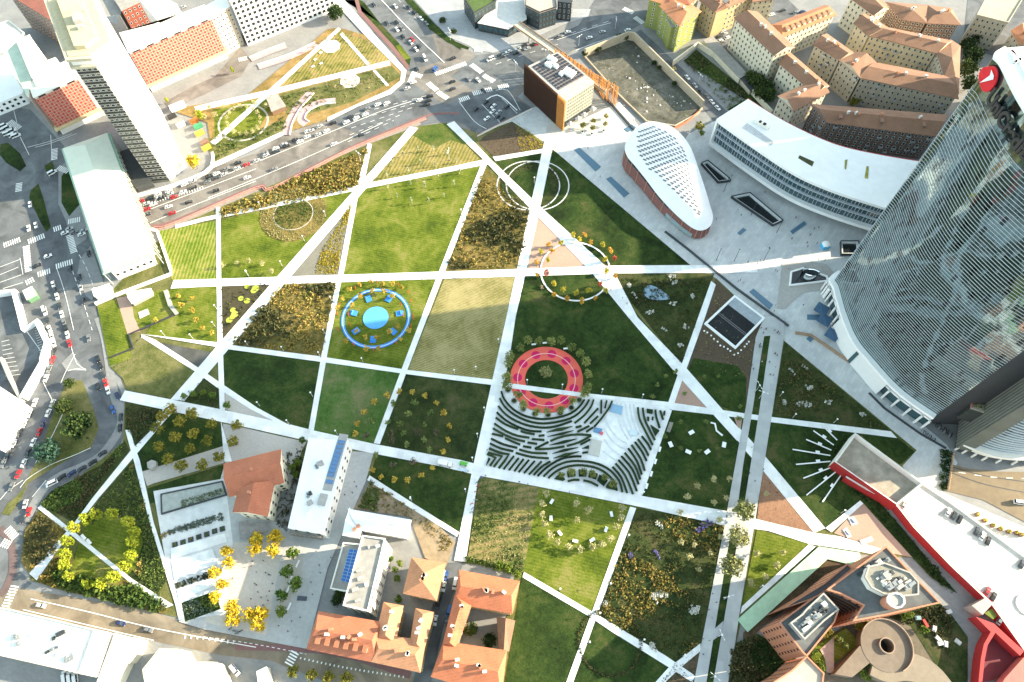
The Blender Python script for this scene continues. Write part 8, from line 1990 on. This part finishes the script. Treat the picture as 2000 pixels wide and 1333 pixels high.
# ================================================================== VEHICLES
CAR_COL = {'white': (.72,.72,.70),'silver': (.38,.39,.40),'grey': (.16,.165,.17),'black': (.012,.012,.014),'dark': (.03,.035,.042),'red': (.42,.012,.015),'blue': (.02,.09,.32),'navy': (.02,.03,.10)}
TYRE = plain('tyre_rubber',(.015,.015,.015),.9)
_cm = {}
def car_meshes(col,kind):
 if (col,kind) in _cm: return _cm[col,kind]
 paint = glossy('paint_'+col,CAR_COL[col],.25,0,.5,.6);L,W_,= (4.3,1.78) if kind == 'car' else (5.3,2.0);H1,H2 = (.86,1.46) if kind == 'car' else (1.1,2.25)
 def sect(xs,w0,w1,z0,z1): return [(xs,-w0,z0),(xs,w0,z0),(xs,w1,z1),(xs,-w1,z1)]
 mb = MB();h = W_/2
 prof = [(-L/2,.55),(-L/2+.12,.80),(-L*.30,H1),(L*.20,H1),(L/2-.25,H1*.86),(L/2,.60)]
 n = len(prof)
 vs = []
 for x,z in prof: vs += [(x,-h*.97,.28),(x,h*.97,.28),(x,h,z*.7),(x,h*.90,z),(x,-h*.90,z),(x,-h,z*.7)]
 fs = []
 for i in range(n-1):
  for k in range(6): fs.append((i*6+k,i*6+(k+1) % 6,(i+1)*6+(k+1) % 6,(i+1)*6+k))
 fs += [tuple(range(5,-1,-1)),tuple((n-1)*6+k for k in range(6))]
 mb.add(vs,fs)
 x0,x1 = (-L*.36,L*.20) if kind == 'car' else (-L*.47,L*.30);r0,r1 = (-L*.27,L*.05) if kind == 'car' else (-L*.46,L*.20)
 mb.add([(r0,-h*.68,H2),(r1,-h*.68,H2),(r1,h*.68,H2),(r0,h*.68,H2),(r0-.02,-h*.70,H2-.06),(r1+.04,-h*.70,H2-.06),(r1+.04,h*.70,H2-.06),(r0-.02,h*.70,H2-.06)],[(0,1,2,3),(4,5,1,0),(5,6,2,1),(6,7,3,2),(7,4,0,3)])
 for sx in (x0+.05,(x0+x1)/2-.1):
  for s in (-1,1): mb.tube([(sx if sx < -L*.3 else sx,s*h*.86,H1-.02),((r0 if sx < -L*.3 else (r0+r1)/2),s*h*.70,H2-.04)],.05,4)
 body = mb.mesh('body',paint)
 g = MB();b = [(x0,-h*.88,H1-.01),(x1,-h*.88,H1-.01),(x1,h*.88,H1-.01),(x0,h*.88,H1-.01)];t = [(r0,-h*.70,H2-.05),(r1,-h*.70,H2-.05),(r1,h*.70,H2-.05),(r0,h*.70,H2-.05)]
 for i in range(4): g.quad(b[i],b[(i+1) % 4],t[(i+1) % 4],t[i])
 glass = g.mesh('windows',GLASS_D)
 wm = MB();wm.tube([(0,-.1,0),(0,.1,0)],.32,12);wheel = wm.mesh('wheel',TYRE)
 hl = MB();hl.box((0,0,0),(.10,.34,.16));light = hl.mesh('headlight',plain('headlight',(.7,.7,.66),.2))
 _cm[col,kind] = (body,glass,wheel,light,L,h);return _cm[col,kind]
def car(p,col,ang,label,group,kind='car',z=.16):
 q = S(p[0],p[1],z+.7);root = empty('parked_car' if 'parked' in label else ('delivery_van' if kind == 'van' else 'car'),(q.x,q.y,z),label,'van' if kind == 'van' else 'car',group,ang)
 body,glass,wheel,light,L,h = car_meshes(col,kind);link('body',body,root);link('windows',glass,root)
 for sx in (-.31,.31):
  for s in (-1,1): o_ = link('wheel',wheel,root);o_.location = (sx*L,s*(h-.09),.32)
 for s in (-1,1): o_ = link('headlight',light,root);o_.location = (L/2-.02,s*h*.68,.62)
 return root
CNAME = {'white': 'white','silver': 'silver','grey': 'grey','black': 'black','dark': 'dark grey','red': 'red','blue': 'bright blue','navy': 'navy blue'}
def cars(spec,o,a,b,place,group,order='x',kind='car',z=.16,flip=False,jit=4):
 """spec 'x,y,colour ...'; a->b: picture direction of travel"""
 g = G(a+' '+b,.2,o);ang = math.atan2(g[1].y-g[0].y,g[1].x-g[0].x);L = []
 for t in spec.split():
  x,y,c_ = t.split(',');L.append((float(x),float(y),c_))
 L.sort(key=lambda t: t[0] if order == 'x' else t[1]);cnt = {}
 for x,y,c_ in L:
  i = cnt.get(c_,0);cnt[c_] = i+1;n = sum(1 for t in L if t[2] == c_);kd = 'van' if kind == 'van' else 'car'
  lb = f'{CNAME[c_]} {kd} {place}' if n == 1 else f'{nth(i)} {CNAME[c_]} {kd} from the '+('left' if order == 'x' else 'top')+f' {place}'
  car((o[0]+x*.30012,o[1]+y*.30012),c_,ang+R(rnd.uniform(-jit,jit))+(math.pi if flip else 0),lb,group,kd,z)
gq = 'cars queuing along the avenue';gm = 'cars driving on the avenue';gj = 'cars at the junction'
cars('840,938,white 450,1100,grey 275,1155,white 70,1240,black 1015,878,dark',o4_,'0,1260','900,900','driving on the sunlit avenue',gm)
cars('835,800,black 920,795,white 985,768,white 950,758,dark 1043,745,white 1057,708,grey 1125,680,white 1183,672,white',o4_,'800,830','1250,640','parked on the garden side of the avenue',gq)
cars('1395,650,white 1465,625,black 1455,655,black 1445,680,black',o4_,'1100,750','1450,640','waiting at the junction stop line',gj)
cars('790,852,white 745,822,silver 735,875,silver 665,890,white 670,855,white 690,850,silver 618,920,white 587,910,black 530,950,black 515,940,silver 460,965,white 465,985,dark 395,1010,silver 390,995,grey 335,1045,silver 270,1072,red 215,1060,black 207,1095,silver 137,1100,grey 125,1135,silver 75,1130,white 70,1158,dark 25,1145,black 15,1185,grey',o4_,'0,1190','800,850','parked below the ochre garden',gq)
cars('1240,40,white 1100,30,dark 1185,150,dark 1250,145,black 1250,190,white 1282,185,grey 1290,238,black 1350,255,red 1340,275,silver 1375,320,white 1395,302,dark 1380,450,dark',o4_,'1150,50','1400,330','coming down the street from the top',gj,'y')
cars('1432,380,white',o4_,'1400,330','1450,420','at the end of the street from the top',gj,'y','van')
cars('1330,45,dark 1365,80,black 1408,120,white 1440,150,grey',o4_,'1310,20','1460,180','parked beside the shop square verge','cars parked by the shop square')
cars('1615,378,black 1610,532,black 1612,578,dark 1355,535,white 1315,575,silver',o4_,'1500,560','1640,500','crossing the middle of the junction',gj,'y')
cars('1500,450,blue',o4_,'1480,480','1530,420','with a blue body at the junction corner',gj,'x','van')
cars('1228,315,black 1118,387,red 955,395,dark 1095,345,white',m0,'900,410','1400,240','driving along the avenue beside the hall',gm)
cars('1025,265,white 1095,240,white 1105,262,silver 1130,282,red 1045,290,black 1030,290,silver 975,290,black 950,325,silver 995,330,white 955,360,red 915,310,red 1190,250,white 1200,200,white 1255,180,silver 1258,220,black 1275,160,white 1345,180,dark 1360,150,black',m0,'900,330','1340,150','parked at the tower foot','cars parked at the tower foot')
cars('195,330,white 185,485,white 232,465,white',m0,'190,330','200,480','on the shaded street by the grass strip','cars on the shaded western street','y')
cars('310,667,white 242,728,black 420,515,white 450,490,silver 530,525,white 545,500,silver 480,512,grey',m0,'420,520','540,470','crossing the shaded western junction','cars on the shaded western junction')
cars('455,750,dark 515,805,dark 525,870,silver 575,650,black 575,1200,grey 540,960,dark',m0,'520,700','560,1000','on the street beside the green roofed hall','cars beside the green roofed hall','y')
cars('345,850,white 355,890,dark 370,930,white 385,990,dark 400,1045,white 415,1100,grey 425,1135,black 437,1180,white 450,1235,red',m0,'345,850','450,1240','parked in the middle of the western street','cars parked in the western street','y')
cars('320,1140,white 335,1190,white 348,1235,white 305,1085,dark',m0,'300,1080','350,1240','parked beside the car park wall','cars parked by the car park wall','y')
cars('290,1025,white',m0,'280,1000','300,1050','parked by the small kiosk','cars parked by the car park wall','y','van')
cars('345,225,black 340,275,red 320,335,grey 298,395,white 225,553,white 188,625,white 155,690,white 122,750,dark 88,820,silver 50,890,dark 20,950,grey',t0,'340,270','50,890','parked on the outer side of the western street','cars parked on the outer western street','y')
cars('340,558,silver 312,622,white 280,688,navy 253,745,red 215,812,white 180,878,dark 153,948,white 117,1020,red 75,1100,grey',t0,'340,558','117,1020','parked beside the grass island','cars parked by the grass island','y')
cars('635,270,black 652,315,black 668,375,dark 685,425,red 635,452,black 700,475,white 762,510,navy 732,598,blue',t0,'630,260','720,500','parked near the street bend','cars near the street bend','y')
cars('785,650,dark 780,720,black',t0,'790,600','778,740','parked at the pavement of the bend','cars near the street bend','y')
cars('665,885,dark 600,945,black 530,985,dark 465,1015,navy 400,1040,black',t0,'670,880','400,1045','parked along the lower curve of the street','cars parked along the lower curve')
cars('335,1080,white',t0,'380,1060','300,1100','parked along the lower curve of the street','cars parked along the lower curve','x','van')
cars('163,1215,silver 185,1265,red 150,1310,dark',t0,'190,1180','140,1330','leaving the lower curve of the street','cars parked along the lower curve','y')
cars('265,832,white 785,948,navy 962,990,grey',b0,'200,820','1000,1000','driving on the tan southern street','cars on the southern street')
cars('420,1300,white 455,1305,white 490,1310,white',b0,'425,1340','415,1270','parked in the dark yard at the bottom','white vans of the dark yard','x','van')
cars('1568,640,blue 1555,710,white 1530,780,dark 1515,830,black 1500,930,white 1580,925,dark',b4,'1570,640','1500,930','parked in the narrow street by the orange roofs','cars of the narrow street','y')
cars('1630,690,white 1590,870,blue',b4,'1640,650','1580,900','on the right side of the narrow street','cars of the narrow street','y','van')
cars('195,1255,white',b4,'180,1230','215,1280','parked in the yard at the bottom edge','vans at the bottom edge','x','van')
cars('430,710,black 503,770,white 540,725,white 580,730,silver 570,760,dark 630,695,black 520,685,dark 495,665,black 545,690,white 600,770,dark',o8_,'640,700','500,800','on the sunken road ramp','cars on the road ramp')
cars('480,590,black 445,520,white 380,515,grey',o8_,'400,520','500,600','near the zebra crossings of the junction',gj)
cars('527,385,white',o8_,'560,370','500,400','with white box body leading the eastern queue',gj,'x','van')
cars('585,360,black 600,370,dark 643,335,white 690,345,black 705,315,white 745,295,dark 765,315,silver 800,290,black 830,285,red',o8_,'850,280','580,370','queuing in the shaded eastern avenue','cars queuing in the eastern avenue')
cars('1030,208,white 975,238,grey 1255,207,silver 1170,245,white 1420,195,white',o8_,'960,250','1280,160','driving east of the footbridge','cars east of the footbridge')
cars('475,503,white 525,555,silver 565,595,dark 603,625,grey 635,662,white 672,702,white',o12,'470,500','680,710','parked in the narrow street by the green plot','cars of the street by the green plot')
cars('705,200,white 720,220,silver 680,238,dark 735,245,white 690,265,white 705,275,grey',o12,'680,240','740,210','parked in the small court of the cream houses','cars in the court of the cream houses','y')
cars('1025,95,white 1100,65,dark 1180,80,grey 1225,75,navy',o12,'1000,100','1060,80','parked in the yard between the cream houses','cars in the yard of the cream houses')
cars('1175,225,white 1212,248,dark 1250,272,black 1362,350,dark 1397,380,white 1435,412,black',b15,'1160,260','1190,200','parked on the white deck by the parapet','cars on the white parking deck','x','car',3.62)
cars('1655,565,dark 1430,740,red 1470,775,black 1510,930,grey 885,175,silver',b15,'1640,600','1680,530','parked apart on the white deck','cars on the white parking deck','x','car',3.62)
cars('1640,1205,white',t15,'1600,1200','1666,1210','driving on the sunken highway','vans on the highway','x','van',.2)
cars('25,820,white 45,835,white 75,855,white 20,850,white 50,870,white 85,880,white 105,885,white',o0,'20,850','70,830','parked in the corner of the shaded junction','white vans of the shaded junction','x','van')
cars('340,1125,white',o0,'320,1140','370,1110','parked beside the zebra crossing at the left','vans of the shaded junction','x','van')
cars('920,150,white',o0,'900,160','950,140','parked in the court behind the tall tower','cars in the tower court')
cars('1190,45,silver',o0,'1170,50','1215,35','parked on the roof level court at the top','cars in the tower court')
def truck():
 q = S(800+235*.3,620+955*.3,1.5);root = empty('truck',(q.x,q.y,.55),'white box truck parked on the main path beside a green lift','truck',None,R(-14))
 for nm,c_,s_,m_ in (('cargo_box',(-1.2,0,1.9),(4.4,2.3,2.2),WHITE_R),('cab',(2.2,0,1.5),(1.8,2.1,1.7),WHITE_R),('windscreen',(2.9,0,1.9),(.5,1.9,.7),GLASS_D),('chassis',(0,0,.65),(6.2,1.6,.3),DARKM)):
  mb = MB();mb.box(c_,s_);mb.build(nm,m_,root)
 for x in (-2.4,2.1):
  for s in (-1,1): mb = MB();mb.tube([(x,s*1.0-.12,.42),(x,s*1.0+.12,.42)],.42,10);mb.build('wheel',TYRE,root)
 q = S(800+350*.3,620+952*.3,1.2);root = empty('lift_machine',(q.x,q.y,.55),'bright green lift machine on the main path','machine',None,R(-14))
 mb = MB();mb.box((0,0,.8),(3.4,1.7,.7));mb.box((.6,.2,1.4),(3.6,.5,.4),.2);mb.build('body',plain('machine_green',(.14,.46,.08),.5),root)
 for x in (-1.2,1.2):
  for s in (-1,1): mb = MB();mb.tube([(x,s*.85-.12,.4),(x,s*.85+.12,.4)],.4,10);mb.build('wheel',TYRE,root)
 q = S(800+350*.3,620+995*.3,1);root = empty('trailer',(q.x,q.y,.55),'pale blue trailer beside the green lift','trailer',None,R(-14));mb = MB();mb.box((0,0,.8),(3.2,1.4,.3));mb.build('bed',plain('pale_blue_metal',(.5,.6,.68),.5),root);mb = MB();mb.tube([(0,-.8,.35),(0,.8,.35)],.35,10);mb.build('wheel',TYRE,root)
truck()
# bicycles and scooters
SCOOT = MB();SCOOT.tube([(-.6,-.07,.3),(-.6,.07,.3)],.3,8);SCOOT.tube([(.6,-.07,.3),(.6,.07,.3)],.3,8);SCOOT.tube([(-.6,0,.35),(-.2,0,.75),(.45,0,.8),(.6,0,.35)],.13,5);SCOOT.tube([(.45,-.3,1.0),(.45,.3,1.0)],.04,4);SCOOT.tube([(.45,0,.8),(.45,0,1.0)],.05,4);SCOOT.box((-.3,0,.82),(.6,.28,.12))
_sm = {}
def scooters(pts,o,desc,group,cols=('black',),ang=0.0):
 P = sorted(K(pts,o)); 
 for i,(x,y) in enumerate(P):
  c_ = cols[i % len(cols)]
  if c_ not in _sm: _sm[c_] = SCOOT.mesh('scooter',glossy('paint_'+c_,CAR_COL[c_],.25,0,.5,.6))
  q = S(x,y,.6);o_ = link('scooter',_sm[c_]);o_.location = (q.x,q.y,.45);o_.rotation_euler = (0,0,ang+rnd.uniform(-.4,.4));tag(o_,f'{desc}, {nth(i)} from the left','scooter',group)
scooters(' '.join(f'{1075+k*12},{672+k*9}' for k in range(11)),t15,'parked scooter in the upper row by the fin wall','scooters in the upper row',('black','grey','black','dark'),.9)
scooters(' '.join(f'{1090+k*11},{705+k*8}' for k in range(10)),t15,'parked scooter in the second row by the fin wall','scooters in the second row',('black','dark','silver'),.9)
scooters(' '.join(f'{1000+k*12},{735+k*9}' for k in range(8)),t15,'parked bicycle in the front row by the tower colonnade','bicycles in the front row',('grey','black'),.9)
scooters('468,1045 440,1075 445,1100 432,1135 438,1165 430,1190 405,1215 410,1245 402,1270',t8,'parked bicycle along the wide path at the wild field','bicycles along the wild field',('dark','red','blue','silver','red','black'),.3)
scooters('1525,1000 1555,1005 1500,985 1540,1015 1570,1000',b0,'dark scooter parked by the golden trees at the street','scooters by the golden trees',('black','dark'),.3)
# ================================================================== PEOPLE
def person_mesh(pose,col):
 import bmesh as bmm
 st = .28 if pose == 'walk' else .04;ar = .22 if pose == 'walk' else .03
 V = [((0,0,.95),.13,.10),((0,0,1.2),.15,.10),((0,0,1.42),.16,.09),((0,0,1.52),.055,.055),((.01,0,1.63),.085,.095),((.01,0,1.74),.07,.075),
         ((0,.10,.90),.085,.085),((st*.45,.11,.50),.06,.06),((st,.11,.08),.045,.045),((st+.16,.12,.04),.035,.03),
         ((0,-.10,.90),.085,.085),((-st*.35,-.11,.50),.06,.06),((-st,-.11,.10),.045,.045),((-st+.15,-.12,.05),.035,.03),
         ((0,.20,1.40),.055,.055),((-ar*.6,.25,1.13),.042,.042),((-ar*.3,.26,.88),.032,.032),((0,-.20,1.40),.055,.055),((ar*.4,-.25,1.13),.042,.042),((ar,-.26,.90),.032,.032)]
 E_ = [(0,1),(1,2),(2,3),(3,4),(4,5),(0,6),(6,7),(7,8),(8,9),(0,10),(10,11),(11,12),(12,13),(2,14),(14,15),(15,16),(2,17),(17,18),(18,19)]
 me = bpy.data.meshes.new('person');me.from_pydata([v[0] for v in V],E_,[]);o_ = bpy.data.objects.new('person',me);C.objects.link(o_)
 md = o_.modifiers.new('skin','SKIN');md.use_smooth_shade = True
 for i,v in enumerate(V): me.skin_vertices[0].data[i].radius = (v[1],v[2]);me.skin_vertices[0].data[i].use_root = (i == 0)
 dg = bpy.context.evaluated_depsgraph_get();dg.update();res = bpy.data.meshes.new_from_object(o_.evaluated_get(dg));bpy.data.objects.remove(o_)
 res.name = 'person';res.materials.clear();top,leg,skin = plain('cloth_'+col,PC[col],.9),plain('dark_trousers',(.025,.028,.04),.9),plain('skin',(.42,.26,.18),.7)
 for m_ in (top,leg,skin): res.materials.append(m_)
 for p in res.polygons: p.material_index = 2 if p.center.z > 1.5 or (abs(p.center.y) > .2 and p.center.z < .95) else (1 if p.center.z < .98 else 0)
 return res
PC = {'black': (.015,.015,.018),'blue': (.03,.06,.16),'grey': (.12,.12,.12),'red': (.30,.03,.03),'white': (.6,.6,.58),'brown': (.12,.07,.04)}
_pm = {}
HAIR = MB();HAIR.lathe((.0,0,1.62),[(.095,0),(.10,.06),(.085,.12),(.04,.165),(.01,.17)],8);HAIRM = HAIR.mesh('hair',plain('dark_hair',(.03,.02,.015),.8))
def people(pts,o,place,group,cols=('black','black','grey','blue','black','brown','red','white'),z=.45):
 P = sorted(K(pts,o));cnt = {}
 plan = [cols[(i*5+len(place)) % len(cols)] for i in range(len(P))];poses = ['walk' if (i*7) % 3 else 'stand' for i in range(len(P))]
 for i,(x,y) in enumerate(P):
  c_,ps = plan[i],poses[i]
  if (c_,ps) not in _pm: _pm[c_,ps] = person_mesh(ps,c_)
  q = S(x,y,z+.8);o_ = link('person',_pm[c_,ps]);o_.location = (q.x,q.y,z);o_.rotation_euler = (0,0,rnd.uniform(0,6.28));k = (c_,ps);cnt[k] = cnt.get(k,0)+1
  tag(o_,f'{"walking" if ps == "walk" else "standing"} person in {c_} top {place}, {nth(cnt[k]-1)} from left','person',group);hh = link('hair',HAIRM,o_)
people('665,425 805,360 825,400 1155,553 1275,530 1255,580 1258,605 1320,585 1008,615 870,705 950,695 930,715 1050,760 1062,765 1330,690 1370,695 1135,745 1240,745',m12,'on the stone plaza','people on the stone plaza')
people('805,830 820,825 840,840 1050,985 1040,1025 1065,1070 1230,985 990,1140 1045,1150 1060,1165 950,1240 945,1260 1045,1300 725,110 765,145 980,250 1180,415 1300,490 1330,480',m12,'near the plaza edge','people near the plaza edge')
people('945,180 955,190 1065,95 1075,105 1050,235 1060,245 905,335 915,165 1050,320 1015,372 1035,375 955,70 985,75 970,100 895,845 915,1065 908,1220 970,990 880,1015 820,660 895,310 960,290 1010,290',t12,'on the promenade','people on the promenade',z=.55)
people('745,420 830,455 850,518 640,755 665,812 615,860 640,910 580,1050 620,1060 580,1150 905,175 730,250',b12,'on the lower promenade','people on the lower promenade',z=.55)
people('932,770 1385,940 1415,975 80,815 300,805 320,803 1275,800 1310,885',m8,'on the white paths','people on the white paths',z=.55)
people('505,863 710,1070 716,1072 770,1085 495,1030 1040,1137 380,1000',t8,'beside the labyrinth','people beside the labyrinth',z=.55)
people('310,545 380,540 300,575 335,612 325,690 335,700 415,630 425,635 345,745 400,770 330,840 350,850 180,655 150,705 420,740 395,620 440,690 365,780 300,790 380,830 410,800',b4,'on the gravel square','people on the gravel square',z=.5)
people('690,680 725,480 745,570 820,520 700,760 540,1000 620,910 565,935 480,965 590,1040 750,620',b4,'on the grey paved square','people on the grey paved square',z=.5)
people('410,650 690,120 1340,690 1395,690 1455,785 950,960 1160,965 505,555 525,545 1310,130 1330,125 1240,1150',o8_,'near the timber block','people near the timber block',z=.3)
people('840,790 1030,830 930,1000 1490,1060 1385,1040',b0,'by the southern street','people by the southern street',z=.3)
people('960,1140 985,1100 975,1070 910,1155 885,1045',t4,'between the white halls','people between the white halls',z=.5)
# ================================================================== LAMPS
def lamp(x,y,label,group,h=5.2,dbl=False,name='park_lamp'):
 q = S(x,y,h);root = empty(name,(q.x,q.y,.45),label,'lamp',group,rnd.uniform(0,6.28));mb = MB();mb.tube([(0,0,0),(0,0,h)],.09,6,0,.06);mb.build('pole',plain('pale_lamp_post',(.62,.62,.60),.5),root)
 mb = MB();mb.lathe((0,0,h-.1),[(.10,0),(.42,.12),(.40,.22),(.1,.28)],10)
 if dbl:
  for s in (-1,1): mb.tube([(0,0,h-.05),(s*1.7,0,h+.15)],.06,5);mb.box((s*1.9,0,h+.15),(.8,.3,.12))
 mb.build('lamp_head',WHITE_R,root);mb = MB();mb.lathe((0,0,0),[(.35,0),(.3,.25),(.1,.3)],10);mb.build('foot',DARKM,root)
LP = []
for o,s in ((t4,'265,160 498,195 738,230 1020,268 340,555 532,672 688,492 850,740 1338,1172'),(t8,'290,345 578,145 1255,470 1520,505 408,915 440,760 485,590 362,1120 765,410 995,440 5,1180'),(m4,'490,705 265,765 635,540 815,935 770,1150 775,380 350,320'),(t12,'1180,632 1450,665 1095,490'),(b8,'980,725 1310,690 1172,1070 1240,882 1528,1055 1428,375 1525,95'),(b12,'195,1055 460,1155 965,705 1500,215 95,375'),(m0,'1600,770 1395,990 1050,1160 1235,1180 1380,1100'),(m8,'812,160 335,368 430,1390')):
 LP += K(s,o)
LP.sort()
for i,(x,y) in enumerate(LP): lamp(x,y,f'slender white park lamp beside a path, {nth(i)} from the left of the park','white park lamps')
for i,(x,y) in enumerate(sorted(K('743,775 700,1025 655,1295',b12)+K('970,490 945,445',t12))): lamp(x,y,f'double armed white lamp between the promenade lanes, {nth(i)} from the left','double armed promenade lamps',8,True,'street_lamp')
for i,(x,y) in enumerate(sorted([(1200+685*.3,300+645*.3),(1200+805*.3,300+648*.3),(1200+1000*.3,300+645*.3),(1200+735*.3,300+190*.3),(1200+915*.3,300+345*.3),(1200+1085*.3,300+460*.3)])):
 q = S(x,y,8);mb = MB();mb.tube([(0,0,0),(0,0,11)],.17,7,0,.10);mb.box((0,0,11.1),(.5,.5,.25));o_ = mb.build('light_mast',DARKM);o_.location = (q.x,q.y,.2);tag(o_,f'tall black light mast on the shaded plaza, {nth(i)} from the left','mast','black masts of the plaza')
for i,(x,y) in enumerate(sorted(K('690,410 885,330 260,200 1105,240 1345,130',o8_)+K('560,490',o12)+K('1000,1000 1585,985',o4_))): lamp(x,y,f'tall street lamp along the avenue, {nth(i)} from the left','street lamps of the avenue',8,True,'street_lamp')
# ---- details on roofs, walls and terraces
for i,(x,y) in enumerate(((1365,240),(1412,280),(1465,312),(1515,335),(1568,352),(1620,360),(1650,372))):
 q = S(1500+x*.3,933+y*.3,1.2);root = empty('potted_palm',(q.x,q.y,.3),f'potted palm on the white terrace, {nth(i)} from the left','plant','potted palms of the white terrace')
 mb = MB();mb.lathe((0,0,0),[(.9,0),(1.0,.8),(.85,.85),(.8,.6)],12);mb.build('pot',plain('brown_pot',(.16,.09,.06),.8),root)
 mb = MB();rgk = random.Random(i)
 for k in range(26): a = rgk.uniform(0,6.28);mb.tuft((math.cos(a)*rgk.uniform(.1,.9),math.sin(a)*rgk.uniform(.1,.9),1.2+rgk.random()*.9),.4,rgk)
 mb.build('fronds',LF['amber'],root)
for i in range(14):
 q = S(1500+(1205-i*2.6)*.3,620+(890+i*17)*.3,.5);mb = MB();mb.lathe((0,0,0),[(.5,0),(.65,.7),(.5,.75),(.2,1.3),(.05,1.5)],9);o_ = mb.build('planter_pot',plain('tan_pot',(.36,.25,.16),.8));o_.location = (q.x,q.y,.3);tag(o_,f'tan pot along the dark hedge strip, {nth(i)} from the top','plant pot','tan pots along the hedge strip')
